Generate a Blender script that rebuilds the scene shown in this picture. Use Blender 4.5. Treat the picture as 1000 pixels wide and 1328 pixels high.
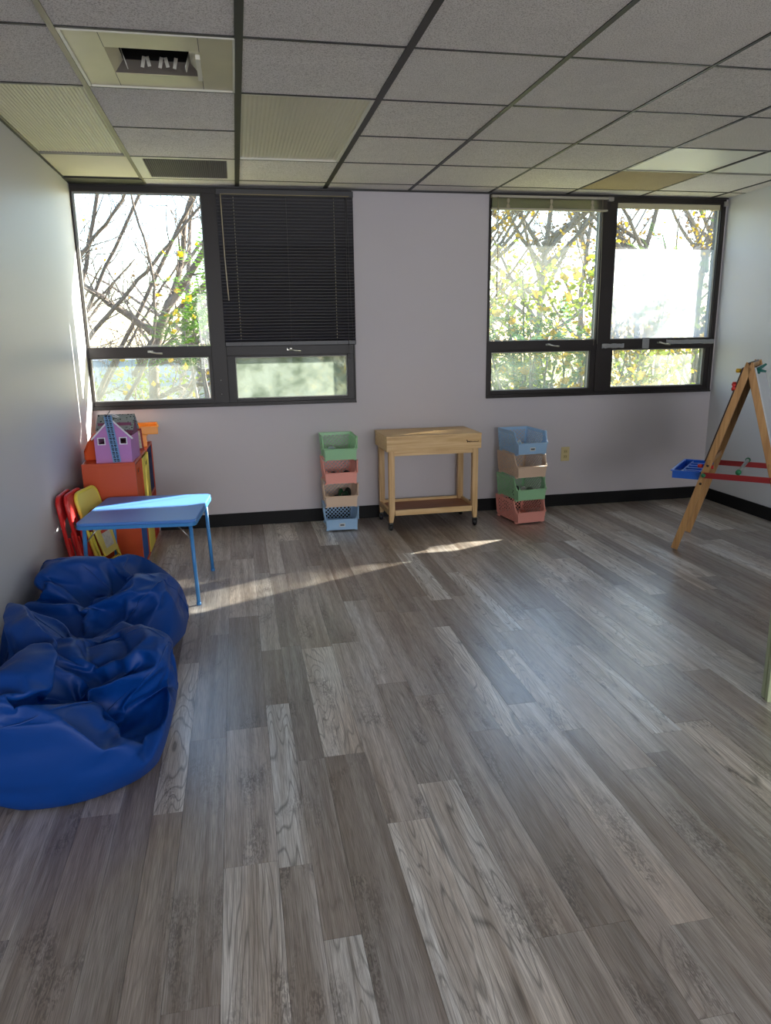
import bpy, bmesh, math, random
import numpy as np
from mathutils import Vector, Matrix, noise, Euler
PI = math.pi
S = bpy.context.scene
for o in list(bpy.data.objects): bpy.data.objects.remove(o)
COL = S.collection

# ------------------------------------------------------------------ camera
CX, CY, CZ = 1.02422, -5.53238, 1.41249
YAW, PITCH, ROLL, FPX = 0.194036, -0.239493, -0.014233, 946.83
F_ = Vector((math.sin(YAW)*math.cos(PITCH), math.cos(YAW)*math.cos(PITCH), math.sin(PITCH)))
R_ = Vector((math.cos(YAW), -math.sin(YAW), 0)); U_ = R_.cross(F_)
R2 = R_*math.cos(ROLL)+U_*math.sin(ROLL); U2 = -R_*math.sin(ROLL)+U_*math.cos(ROLL)
cd = bpy.data.cameras.new('camera'); cam = bpy.data.objects.new('camera', cd); COL.objects.link(cam)
M = Matrix((R2, U2, -F_)).transposed().to_4x4(); M.translation = (CX, CY, CZ)
cam.matrix_world = M
cd.sensor_fit = 'VERTICAL'; cd.sensor_height = 36.0; cd.sensor_width = 27.1
cd.lens = FPX/1328*36.0; cd.clip_end = 300; cd.clip_start = 0.05
S.camera = cam

# ------------------------------------------------------------------ sky, sun, lamps, exposure
SUNV = Vector((1.0, 0.46, 0.52)).normalized()          # towards the sun
W = bpy.data.worlds.new('world'); S.world = W; W.use_nodes = True
wn = W.node_tree; wn.nodes.clear()
wo = wn.nodes.new('ShaderNodeOutputWorld'); wb = wn.nodes.new('ShaderNodeBackground'); sk = wn.nodes.new('ShaderNodeTexSky')
sk.sky_type = 'NISHITA'; sk.sun_disc = False; sk.sun_elevation = math.asin(SUNV.z)
sk.sun_rotation = math.atan2(SUNV.x, SUNV.y); sk.air_density = 1.0; sk.dust_density = 0.5; sk.ozone_density = 1.0
wb.inputs['Strength'].default_value = 0.54
wn.links.new(sk.outputs[0], wb.inputs[0]); wn.links.new(wb.outputs[0], wo.inputs[0])

def lamp(name, typ, loc, direction, energy, color, **kw):
    l = bpy.data.lights.new(name, typ); l.energy = energy; l.color = color
    for k, v in kw.items(): setattr(l, k, v)
    o = bpy.data.objects.new(name, l); COL.objects.link(o); o.location = loc
    o.rotation_euler = Vector(direction).to_track_quat('-Z', 'Y').to_euler()
    return o
lamp('sun', 'SUN', (8, 4, 6), -SUNV, 26.0, (1.0, .93, .80), angle=math.radians(.6))
# added fill behind the camera to lift the interior; no windows there
lamp('rear_fill_light', 'AREA', (2.4, -10.3, 1.50), (0, 1, -.03), 118, (.93, .96, 1.0), shape='RECTANGLE', size=4.2, size_y=1.5)
lamp('right_side_fill_light', 'AREA', (4.75, -5.3, 1.35), (-1, .15, 0), 3, (1, .97, .92), shape='RECTANGLE', size=1.6, size_y=2.0)  # added fill from the right wall, with no doorway behind it
for nm, xc, wd in (('left_window_portal', .95, 1.9), ('right_window_portal', 3.9, 1.95)):
    p = lamp(nm, 'AREA', (xc, .14, 1.65), (0, -1, 0), 1, (1, 1, 1), shape='RECTANGLE', size=wd, size_y=1.5)
    p.data.cycles.is_portal = True
S.view_settings.view_transform = 'Standard'; S.view_settings.look = 'None'
S.view_settings.exposure = 0.78; S.view_settings.gamma = 1.0; S.view_settings.use_curve_mapping = False

# ------------------------------------------------------------------ materials
MATS = {}
def lin(h):
    r, g, b = h
    f = lambda c: c/12.92 if c <= .04045 else ((c+.055)/1.055)**2.4
    return (f(r/255), f(g/255), f(b/255), 1)
def mat(name, col, rough=.5, metal=0, spec=.5, bump=0, bscale=200, var=0, vscale=3, coat=0, stretch=None):
    """Procedural surface: colour from srgb 0-255, with soft noise variation and fine relief."""
    if name in MATS: return MATS[name]
    m = bpy.data.materials.new(name); m.use_nodes = True; nt = m.node_tree
    b = nt.nodes['Principled BSDF']; c = lin(col)
    b.inputs['Base Color'].default_value = c; b.inputs['Roughness'].default_value = rough
    b.inputs['Metallic'].default_value = metal; b.inputs['Specular IOR Level'].default_value = spec
    b.inputs['Coat Weight'].default_value = coat; b.inputs['Coat Roughness'].default_value = .26
    tc = nt.nodes.new('ShaderNodeTexCoord'); mp = nt.nodes.new('ShaderNodeMapping')
    nt.links.new(tc.outputs['Object'], mp.inputs[0])
    if stretch: mp.inputs['Scale'].default_value = stretch
    nz = nt.nodes.new('ShaderNodeTexNoise'); nz.inputs['Scale'].default_value = vscale; nz.inputs['Detail'].default_value = 5
    nt.links.new(mp.outputs[0], nz.inputs[0])
    v = var if var else .05
    mx = nt.nodes.new('ShaderNodeMix'); mx.data_type = 'RGBA'
    mx.inputs[6].default_value = tuple(x*(1-v) for x in c[:3])+(1,); mx.inputs[7].default_value = tuple(min(1, x*(1+v)) for x in c[:3])+(1,)
    nt.links.new(nz.outputs[0], mx.inputs[0]); nt.links.new(mx.outputs[2], b.inputs['Base Color'])
    if bump:
        n2 = nt.nodes.new('ShaderNodeTexNoise'); n2.inputs['Scale'].default_value = bscale; n2.inputs['Detail'].default_value = 3
        nt.links.new(mp.outputs[0], n2.inputs[0])
        bp = nt.nodes.new('ShaderNodeBump'); bp.inputs['Strength'].default_value = bump; bp.inputs['Distance'].default_value = .002
        nt.links.new(n2.outputs[0], bp.inputs['Height']); nt.links.new(bp.outputs[0], b.inputs['Normal'])
    MATS[name] = m; return m

def wood(name, c1, c2, rough=.45, axis='X', scale=1):
    if name in MATS: return MATS[name]
    m = mat(name, c1, rough); nt = m.node_tree; b = nt.nodes['Principled BSDF']
    tc = nt.nodes.new('ShaderNodeTexCoord'); mp = nt.nodes.new('ShaderNodeMapping')
    sc = {'X': (1.2, 22, 22), 'Y': (22, 1.2, 22), 'Z': (22, 22, 1.2)}[axis]
    mp.inputs['Scale'].default_value = tuple(s*scale for s in sc)
    nz = nt.nodes.new('ShaderNodeTexNoise'); nz.inputs['Scale'].default_value = 2.4; nz.inputs['Detail'].default_value = 6; nz.inputs['Distortion'].default_value = .8
    rp = nt.nodes.new('ShaderNodeValToRGB'); rp.color_ramp.elements[0].position = .35; rp.color_ramp.elements[1].position = .68
    rp.color_ramp.elements[0].color = lin(c2); rp.color_ramp.elements[1].color = lin(c1)
    nt.links.new(tc.outputs['Object'], mp.inputs[0]); nt.links.new(mp.outputs[0], nz.inputs[0])
    nt.links.new(nz.outputs[0], rp.inputs[0]); nt.links.new(rp.outputs[0], b.inputs['Base Color'])
    return m

def wall_mat():
    m = mat('wall_paint', (196, 190, 194), .5, bump=.12, bscale=90, var=.03, vscale=1.5)
    return m
WALL = wall_mat()
WALL_SIDE = mat('wall_paint_satin', (198, 199, 204), .46, bump=.10, bscale=25, var=.02, vscale=1.2, stretch=(1, 1, .35))
BLACKBASE = mat('rubber_baseboard', (10, 10, 12), .6, spec=.3, var=.1)
FRAME = mat('bronze_anodised_frame', (36, 30, 29), .42, spec=.35, var=.08)
SILL_DK = mat('dark_trim', (42, 36, 36), .5, var=.08)
GRID = mat('dark_grid_metal', (36, 33, 33), .45, var=.1)
CAULK = mat('pale_glazing_strip', (176, 176, 170), .5)

def tile_mat(name, base, dark):
    m = mat(name, base, .95, spec=.1); nt = m.node_tree; b = nt.nodes['Principled BSDF']
    tc = nt.nodes.new('ShaderNodeTexCoord'); oi = nt.nodes.new('ShaderNodeObjectInfo')
    va = nt.nodes.new('ShaderNodeVectorMath'); va.operation = 'ADD'
    sc = nt.nodes.new('ShaderNodeVectorMath'); sc.operation = 'SCALE'; sc.inputs['Scale'].default_value = 37
    cb = nt.nodes.new('ShaderNodeCombineXYZ')
    for k in range(3): nt.links.new(oi.outputs['Random'], cb.inputs[k])
    nt.links.new(cb.outputs[0], sc.inputs[0]); nt.links.new(tc.outputs['Object'], va.inputs[0]); nt.links.new(sc.outputs[0], va.inputs[1])
    n1 = nt.nodes.new('ShaderNodeTexNoise'); n1.inputs['Scale'].default_value = 125; n1.inputs['Detail'].default_value = 3
    n2 = nt.nodes.new('ShaderNodeTexNoise'); n2.inputs['Scale'].default_value = 5; n2.inputs['Detail'].default_value = 3
    nt.links.new(va.outputs[0], n1.inputs[0]); nt.links.new(va.outputs[0], n2.inputs[0])
    rp = nt.nodes.new('ShaderNodeValToRGB'); rp.color_ramp.elements[0].position = .36; rp.color_ramp.elements[1].position = .52
    rp.color_ramp.elements[0].color = lin(dark); rp.color_ramp.elements[1].color = lin(base)
    nt.links.new(n1.outputs[0], rp.inputs[0])
    mx = nt.nodes.new('ShaderNodeMix'); mx.data_type = 'RGBA'; mx.blend_type = 'MULTIPLY'; mx.inputs[0].default_value = .14
    nt.links.new(rp.outputs[0], mx.inputs[6]); nt.links.new(n2.outputs[0], mx.inputs[7]); nt.links.new(mx.outputs[2], b.inputs['Base Color'])
    bp = nt.nodes.new('ShaderNodeBump'); bp.inputs['Strength'].default_value = .8; bp.inputs['Distance'].default_value = .004
    nt.links.new(n1.outputs[0], bp.inputs['Height']); nt.links.new(bp.outputs[0], b.inputs['Normal'])
    return m
TILE = tile_mat('ceiling_fibre', (240, 235, 230), (192, 185, 178))
TILE_ST = tile_mat('ceiling_fibre_stained', (196, 180, 148), (150, 132, 104))
TILE_CR = mat('ceiling_cream_panel', (226, 220, 200), .7, var=.05)

def floor_mat():
    m = mat('vinyl_plank', (150, 142, 138), .36, spec=.9, coat=.55); nt = m.node_tree; b = nt.nodes['Principled BSDF']; L = nt.links.new
    g = nt.nodes.new('ShaderNodeNewGeometry'); oi = nt.nodes.new('ShaderNodeObjectInfo')
    cb = nt.nodes.new('ShaderNodeCombineXYZ'); L(oi.outputs['Random'], cb.inputs[0]); L(oi.outputs['Random'], cb.inputs[2])
    sc = nt.nodes.new('ShaderNodeVectorMath'); sc.operation = 'SCALE'; sc.inputs['Scale'].default_value = 61
    L(cb.outputs[0], sc.inputs[0])
    va = nt.nodes.new('ShaderNodeVectorMath'); va.operation = 'ADD'; L(g.outputs['Position'], va.inputs[0]); L(sc.outputs[0], va.inputs[1])
    def nz(scale, s, detail, dist=0):
        mp = nt.nodes.new('ShaderNodeMapping'); mp.inputs['Scale'].default_value = s; L(va.outputs[0], mp.inputs[0])
        n = nt.nodes.new('ShaderNodeTexNoise'); n.inputs['Scale'].default_value = scale; n.inputs['Detail'].default_value = detail; n.inputs['Distortion'].default_value = dist
        L(mp.outputs[0], n.inputs[0]); return n
    fine = nz(9, (60, 1.3, 1), 6, .15); broad = nz(1.6, (17, .55, 1), 5, .5); rough = nz(2.2, (4.5, 1.3, 1), 3, .5); crk = nz(9, (16, 5, 1), 5, 1.2)
    tone = nz(.9, (5, .9, 1), 2, 0)
    # cathedral grain: thin contour lines of a stretched noise
    cat = nz(1.3, (6.0, .62, 1), 2.2, .35)
    ml = nt.nodes.new('ShaderNodeMath'); ml.operation = 'MULTIPLY'; ml.inputs[1].default_value = 46; L(cat.outputs[0], ml.inputs[0])
    fr = nt.nodes.new('ShaderNodeMath'); fr.operation = 'PINGPONG'; fr.inputs[1].default_value = 1; L(ml.outputs[0], fr.inputs[0])
    def ramp(sock, lo, hi, dark, light):
        node = nt.nodes.new('ShaderNodeValToRGB'); node.color_ramp.elements[0].position = lo; node.color_ramp.elements[1].position = hi
        node.color_ramp.elements[0].color = tuple(dark)+(1,); node.color_ramp.elements[1].color = tuple(light)+(1,); L(sock, node.inputs[0]); return node
    r1 = ramp(fr.outputs[0], .02, .30, (.42, .41, .40), (1, 1, 1))
    r2 = ramp(fine.outputs[0], .36, .62, (.66, .64, .625), (1.14, 1.14, 1.14))
    r3 = ramp(broad.outputs[0], .36, .62, (.70, .645, .60), (1.16, 1.17, 1.18))
    # charcoal weathering: patches broken by a crackle
    pa = ramp(rough.outputs[0], .54, .66, (0, 0, 0), (1, 1, 1)); pb = ramp(crk.outputs[0], .44, .56, (0, 0, 0), (1, 1, 1))
    pm_ = nt.nodes.new('ShaderNodeMath'); pm_.operation = 'MULTIPLY'; L(pa.outputs[0], pm_.inputs[0]); L(pb.outputs[0], pm_.inputs[1])
    r4 = ramp(pm_.outputs[0], 0, 1, (1, 1, 1), (.50, .48, .48))
    r5 = ramp(tone.outputs[0], .35, .65, (.94, .86, .79), (1.04, 1.05, 1.06))
    def mul(a, bb, f=1.0):
        x = nt.nodes.new('ShaderNodeMix'); x.data_type = 'RGBA'; x.blend_type = 'MULTIPLY'; x.inputs[0].default_value = f
        L(a, x.inputs[6]); L(bb, x.inputs[7]); return x
    a = mul(oi.outputs['Color'], r2.outputs[0]); a = mul(a.outputs[2], r3.outputs[0]); a = mul(a.outputs[2], r4.outputs[0], .9); a = mul(a.outputs[2], r5.outputs[0])
    a2 = mul(a.outputs[2], r1.outputs[0]); L(oi.outputs['Alpha'], a2.inputs[0])      # alpha: how strong the cathedral figure is
    L(a2.outputs[2], b.inputs['Base Color'])
    bp = nt.nodes.new('ShaderNodeBump'); bp.inputs['Strength'].default_value = .25; bp.inputs['Distance'].default_value = .0012
    L(fine.outputs[0], bp.inputs['Height']); L(bp.outputs[0], b.inputs['Normal'])
    return m
FLOOR = floor_mat()

def glass_mat(name, haze=0.0, hcol=(1, 1, 1), zlo=None, zhi=None, tint=(.96, .98, .97), streak=True):
    """Clear pane: transparent with fresnel gloss; haze adds a real translucent film (scattering dirt), optionally between two heights."""
    m = bpy.data.materials.new(name); m.use_nodes = True; nt = m.node_tree; nt.nodes.clear(); L = nt.links.new
    out = nt.nodes.new('ShaderNodeOutputMaterial'); tr = nt.nodes.new('ShaderNodeBsdfTransparent'); tr.inputs[0].default_value = tint+(1,)
    gl = nt.nodes.new('ShaderNodeBsdfGlossy'); gl.inputs['Roughness'].default_value = .02
    lw = nt.nodes.new('ShaderNodeLayerWeight'); lw.inputs[0].default_value = .5
    pw = nt.nodes.new('ShaderNodeMath'); pw.operation = 'POWER'; pw.inputs[1].default_value = 5; L(lw.outputs['Facing'], pw.inputs[0])
    fz = nt.nodes.new('ShaderNodeMath'); fz.operation = 'MULTIPLY_ADD'; fz.inputs[1].default_value = .9; fz.inputs[2].default_value = .03; L(pw.outputs[0], fz.inputs[0])
    mx = nt.nodes.new('ShaderNodeMixShader'); L(fz.outputs[0], mx.inputs[0]); L(tr.outputs[0], mx.inputs[1]); L(gl.outputs[0], mx.inputs[2])
    cur = mx
    if haze:
        tl = nt.nodes.new('ShaderNodeBsdfTranslucent'); tl.inputs[0].default_value = tuple(hcol)+(1,)
        m2 = nt.nodes.new('ShaderNodeMixShader'); L(mx.outputs[0], m2.inputs[1]); L(tl.outputs[0], m2.inputs[2])
        tc = nt.nodes.new('ShaderNodeTexCoord'); mp = nt.nodes.new('ShaderNodeMapping'); mp.inputs['Scale'].default_value = (45, 45, 2.2) if streak else (9, 9, 9); L(tc.outputs['Object'], mp.inputs[0])
        nz = nt.nodes.new('ShaderNodeTexNoise'); nz.inputs['Scale'].default_value = 1.0; nz.inputs['Detail'].default_value = 4; L(mp.outputs[0], nz.inputs[0])
        mr = nt.nodes.new('ShaderNodeMapRange'); mr.inputs[1].default_value = .3; mr.inputs[2].default_value = .7
        mr.inputs[3].default_value = haze*.72; mr.inputs[4].default_value = min(1, haze*1.2); L(nz.outputs[0], mr.inputs[0])
        fac = mr.outputs[0]
        if zlo is not None:
            g = nt.nodes.new('ShaderNodeNewGeometry'); sp = nt.nodes.new('ShaderNodeSeparateXYZ'); L(g.outputs['Position'], sp.inputs[0])
            a = nt.nodes.new('ShaderNodeMath'); a.operation = 'LESS_THAN'; a.inputs[1].default_value = zhi; L(sp.outputs[2], a.inputs[0])
            bmn = nt.nodes.new('ShaderNodeMapRange'); bmn.inputs[3].default_value = .12; bmn.inputs[4].default_value = 1; L(a.outputs[0], bmn.inputs[0])
            mu = nt.nodes.new('ShaderNodeMath'); mu.operation = 'MULTIPLY'; L(fac, mu.inputs[0]); L(bmn.outputs[0], mu.inputs[1]); fac = mu.outputs[0]
        L(fac, m2.inputs[0]); cur = m2
    L(cur.outputs[0], out.inputs[0]); return m

# ------------------------------------------------------------------ mesh helpers
class MB:
    def __init__(s): s.v = []; s.f = []; s.sm = []
    def add(s, v, f, sm=False):
        n = len(s.v); s.v += [tuple(p) for p in v]; s.f += [tuple(i+n for i in q) for q in f]; s.sm += [sm]*len(f)
    def box(s, x0, x1, y0, y1, z0, z1, T=None):
        v = [(x, y, z) for z in (z0, z1) for y in (y0, y1) for x in (x0, x1)]
        if T: v = [T @ Vector(p) for p in v]
        s.add(v, [(0, 2, 3, 1), (4, 5, 7, 6), (0, 1, 5, 4), (2, 6, 7, 3), (0, 4, 6, 2), (1, 3, 7, 5)])
        return s
    def tube(s, pts, r, n=8, closed=False, flat=None):
        pts = [Vector(p) for p in pts]; N = len(pts); rs = r if hasattr(r, '__len__') else [r]*N
        up = Vector((0, 0, 1)); rings = []; prev = None
        for i, p in enumerate(pts):
            a = pts[(i-1) % N] if (i or closed) else p; b = pts[(i+1) % N] if (i < N-1 or closed) else p
            t = (b-a); t = t.normalized() if t.length else Vector((0, 0, 1))
            if prev is None: u = t.cross(up if abs(t.z) < .95 else Vector((1, 0, 0))).normalized()
            else:
                u = prev-t*prev.dot(t); u = u.normalized() if u.length > 1e-6 else prev
            prev = u; w = t.cross(u)
            rings.append([p+(u*math.cos(2*PI*k/n)+w*math.sin(2*PI*k/n)*(flat or 1))*rs[i] for k in range(n)])
        v = [q for R in rings for q in R]; f = []
        for i in range(N if closed else N-1):
            j = (i+1) % N
            for k in range(n): f.append((i*n+k, i*n+(k+1) % n, j*n+(k+1) % n, j*n+k))
        if not closed: f += [tuple(range(n))[::-1], tuple((N-1)*n+k for k in range(n))]
        s.add(v, f, True); return s
    def bar(s, a, b, w, h, up=(0, 0, 1)):
        a = Vector(a); b = Vector(b); t = (b-a).normalized(); u = t.cross(Vector(up)).normalized(); k = u.cross(t)
        v = []
        for p in (a, b):
            for sx, sy in ((-1, -1), (1, -1), (1, 1), (-1, 1)): v.append(p+u*sx*w/2+k*sy*h/2)
        s.add(v, [(3, 2, 1, 0), (4, 5, 6, 7), (0, 1, 5, 4), (1, 2, 6, 5), (2, 3, 7, 6), (3, 0, 4, 7)]); return s
    def prism(s, poly, a, b, axis='y', T=None):
        n = len(poly); v = []
        for d in (a, b):
            for p in poly:
                q = {'y': (p[0], d, p[1]), 'x': (d, p[0], p[1]), 'z': (p[0], p[1], d)}[axis]; v.append(T @ Vector(q) if T else q)
        f = [tuple(range(n))[::-1], tuple(range(n, 2*n))]+[(i, (i+1) % n, n+(i+1) % n, n+i) for i in range(n)]
        s.add(v, f); return s
    def lathe(s, prof, n=16, T=None, cap=True):
        v = []
        for r, z in prof:
            for k in range(n):
                p = Vector((r*math.cos(2*PI*k/n), r*math.sin(2*PI*k/n), z)); v.append(T @ p if T else p)
        f = [(i*n+k, i*n+(k+1) % n, (i+1)*n+(k+1) % n, (i+1)*n+k) for i in range(len(prof)-1) for k in range(n)]
        if cap: f += [tuple(range(n))[::-1], tuple((len(prof)-1)*n+k for k in range(n))]
        s.add(v, f, True); return s
    def build(s, name, m=None, parent=None, bevel=0, kind=None, fix=True):
        me = bpy.data.meshes.new(name); me.from_pydata(s.v, [], s.f); me.update()
        if fix:
            bm = bmesh.new(); bm.from_mesh(me); bmesh.ops.recalc_face_normals(bm, faces=bm.faces); bm.to_mesh(me); bm.free()
        if any(s.sm):
            me.polygons.foreach_set('use_smooth', s.sm)
        if m: me.materials.append(m)
        o = bpy.data.objects.new(name, me); COL.objects.link(o)
        if parent: o.parent = parent
        if bevel:
            md = o.modifiers.new('bevel', 'BEVEL'); md.width = bevel; md.segments = 2; md.limit_method = 'ANGLE'
        if kind: o['kind'] = kind
        return o
def bx(name, m, b, parent=None, bevel=0, kind=None, T=None):
    return MB().box(*b, T=T).build(name, m, parent, bevel, kind)
def inst(name, me, parent=None, loc=(0, 0, 0), rot=(0, 0, 0), scale=(1, 1, 1)):
    o = bpy.data.objects.new(name, me); COL.objects.link(o); o.parent = parent
    o.location = loc; o.rotation_euler = rot; o.scale = scale; return o
def thing(name, label, cat, loc=(0, 0, 0), rz=0, group=None):
    o = bpy.data.objects.new(name, None); COL.objects.link(o); o.empty_display_size = .05
    o.location = loc; o.rotation_euler = (0, 0, rz); o['label'] = label; o['category'] = cat
    if group: o['group'] = group
    return o
def tag(o, label, cat, group=None):
    o['label'] = label; o['category'] = cat
    if group: o['group'] = group
    return o
def struct(o, label=None, cat=None):
    o['kind'] = 'structure'
    if label: o['label'] = label; o['category'] = cat
    return o
rnd = random.Random(7)

# ------------------------------------------------------------------ room shell
WX, H, REAR = 4.9025, 2.4138, -10.5
BH = .0985
struct(bx('floor', mat('subfloor_dark', (52, 48, 46), .8), (-.1, WX+.1, REAR-.1, .1, -.12, -.004)), 'grey weathered-wood vinyl plank floor across the whole room', 'floor')
fl = bpy.data.objects['floor']
rows_x = [0, .13, .27, .40, .477, .59, .69, .78, .906, 1.055, 1.145, 1.238, 1.38, 1.514, 1.642, 1.77, 1.895, 1.98, 2.10, 2.19, 2.32, 2.41, 2.53, 2.66, 2.80, 2.93,
          3.06, 3.17, 3.275, 3.40, 3.50, 3.59, 3.72, 3.85, 3.98, 4.11, 4.24, 4.37, 4.50, 4.63, 4.77, WX]
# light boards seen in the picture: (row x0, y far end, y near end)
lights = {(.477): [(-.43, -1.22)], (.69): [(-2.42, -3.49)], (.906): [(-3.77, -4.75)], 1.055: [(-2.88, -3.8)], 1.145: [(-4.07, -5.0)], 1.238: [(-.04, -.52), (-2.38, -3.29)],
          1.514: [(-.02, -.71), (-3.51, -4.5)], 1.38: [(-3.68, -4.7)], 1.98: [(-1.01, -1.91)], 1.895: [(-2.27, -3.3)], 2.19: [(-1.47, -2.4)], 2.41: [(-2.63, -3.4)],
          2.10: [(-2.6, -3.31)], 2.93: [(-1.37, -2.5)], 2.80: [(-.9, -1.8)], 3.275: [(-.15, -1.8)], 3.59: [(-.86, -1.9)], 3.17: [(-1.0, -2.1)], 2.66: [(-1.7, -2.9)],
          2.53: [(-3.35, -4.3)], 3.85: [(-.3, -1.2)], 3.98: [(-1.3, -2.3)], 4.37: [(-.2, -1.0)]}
palette = [(.30, .265, .24), (.35, .32, .30), (.42, .39, .365), (.46, .43, .41), (.38, .355, .335), (.50, .475, .455), (.32, .29, .275)]
pm = MB().box(0, 1, 0, 1, -.004, 0); pme = None
for i in range(len(rows_x)-1):
    x0, x1 = rows_x[i], rows_x[i+1]
    segs = []; L_ = sorted(lights.get(x0, []), key=lambda a: -a[0]); y = 0.0 if not L_ or L_[0][0] > -.1 else 0.0
    marks = L_+[(-5.05, None)]
    for a, b in marks:
        a_ = max(a, -5.05)
        while y - a_ > 1e-3:
            ln = rnd.uniform(.8, 1.25)
            if y - ln < a_ + .35: ln = y - a_
            segs.append((y, y-ln, False)); y -= ln
        if b is not None: segs.append((y, b, True)); y = b
    for ya, yb, li in segs:
        if pme is None: o = pm.build('plank', FLOOR, fl); pme = o.data
        else: o = inst('plank', pme, fl)
        g = .0004
        o.location = (x0+g, yb+g, -rnd.uniform(0, .0004)); o.scale = (x1-x0-2*g, ya-yb-2*g, 1)
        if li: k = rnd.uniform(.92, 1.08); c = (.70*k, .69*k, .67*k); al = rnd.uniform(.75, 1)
        else:
            c = palette[rnd.randrange(len(palette))]; k = rnd.uniform(.98, 1.2); c = tuple(q*k for q in c); al = rnd.choice([0, .12, .3, .55, .2])
        o.color = (*c, al)
# the floor behind the camera: one sheet of the same vinyl
o = bx('vinyl_sheet', FLOOR, (0, WX, REAR, -5.055, -.004, 0), fl); o.color = (.3, .28, .26, .2)

# walls
G1 = (0.0, 1.897, .909, 2.402); G2 = (2.927, 4.886, .907, 2.402)     # openings x0 x1 z0 z1
w = MB()
w.box(-.15, WX+.15, 0, .11, -.12, .908)
w.box(-.15, WX+.15, 0, .11, 2.402, 2.62)
w.box(-.15, 0.0, 0, .11, .908, 2.402); w.box(1.897, 2.927, 0, .11, .908, 2.402); w.box(4.886, WX+.15, 0, .11, .908, 2.402)
struct(w.build('wall_back', WALL), 'pale lavender-grey window wall at the far end', 'wall')
struct(bx('wall_left', WALL_SIDE, (-.15, 0, REAR-.1, 0, -.12, 2.62)), 'pale satin-painted wall on the left with raking sunlight', 'wall')
struct(bx('wall_right', WALL_SIDE, (WX, WX+.15, REAR-.1, 0, -.12, 2.62)), 'white wall on the right behind the easel', 'wall')
struct(bx('wall_rear', WALL, (0, WX, REAR-.1, REAR, -.12, 2.62)), 'wall behind the camera', 'wall')
struct(bx('roof_eave', SILL_DK, (-.5, WX+.5, .11, .37, 2.425, 2.56)), 'shallow eave outside above the windows', 'eave')
bb = MB().box(0.39, WX, -.012, 0, 0, BH); struct(bb.build('baseboard_back', BLACKBASE, bevel=.002), 'black rubber baseboard under the window wall', 'baseboard')
bb = MB().box(WX-.012, WX, REAR, -.012, 0, BH); struct(bb.build('baseboard_right', BLACKBASE, bevel=.002), 'black rubber baseboard along the right wall', 'baseboard')
bb = MB().box(0, .012, REAR, -.96, 0, BH); struct(bb.build('baseboard_left', BLACKBASE, bevel=.002), 'black rubber baseboard along the left wall', 'baseboard')

# ceiling
ce = struct(bx('ceiling', mat('plenum_dark', (60, 56, 54), .9), (-.1, WX+.1, REAR-.1, .1, 2.50, 2.60)), 'suspended ceiling of speckled square tiles in dark grid', 'ceiling')
gx = [0]+[.4863+.61*k for k in range(8)]+[WX]; gy = [0]+[-.2093-.61*k for k in range(12)]+[REAR]
tm = MB().box(0, 1, 0, 1, 0, .02); tme = {}
TW = .0095
for i in range(len(gx)-1):
    for j in range(len(gy)-1):
        x0, x1, y1, y0 = gx[i], gx[i+1], gy[j], gy[j+1]
        if (i, j) in ((0, 2), (0, 3), (2, 2), (2, 3), (1, 4), (1, 1), (6, 2), (7, 2)): continue      # lights and vents sit here
        if i == 0 and j == 0: continue
        mt = TILE
        if (i, j) == (6, 1): mt = TILE_ST
        if (i, j) == (0, 1): mt = TILE_CR
        if mt.name not in tme: o = MB().box(0, 1, 0, 1, 0, .018).build('ceiling_tile', mt, ce); tme[mt.name] = o.data
        else: o = inst('ceiling_tile', tme[mt.name], ce)
        o.location = (x0+.0035, y0+.0035, H+.002+rnd.uniform(0, .002)); o.scale = (x1-x0-.007, y1-y0-.007, 1)
        if mt is TILE_ST: o['label'] = 'brown water-stained ceiling tile'
        if mt is TILE_CR: o['label'] = 'plain cream ceiling panel'
for i in range(1, len(gx)-1):
    w_ = .030 if i in (2, 3) else (.022 if i in (1, 4) else .016)
    bx('grid_runner', GRID if i != 1 else mat('bare_grid_metal', (120, 112, 98), .4, .3), (gx[i]-w_/2, gx[i]+w_/2, REAR, 0, H-.001, H+.03), ce)
for j in range(1, len(gy)-1):
    for i in range(len(gx)-1):
        if j == 3 and i in (0, 2): continue
        w_ = .012
        if (i, j) in ((0, 2), (0, 4), (2, 4), (1, 4), (6, 2), (7, 2), (6, 3)): w_ = .012
        bx('grid_tee', GRID, (gx[i]+.002, gx[i+1]-.002, gy[j]-w_/2, gy[j]+w_/2, H, H+.028), ce)
bx('wall_angle', GRID, (0, gx[1], -.2, 0, H-.006, H+.02), ce)
bx('wall_angle', GRID, (0, .012, REAR, -.2, H-.003, H+.01), ce)
bx('wall_angle', GRID, (0, WX, -.012, 0, H-.010, H+.001), ce)

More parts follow.
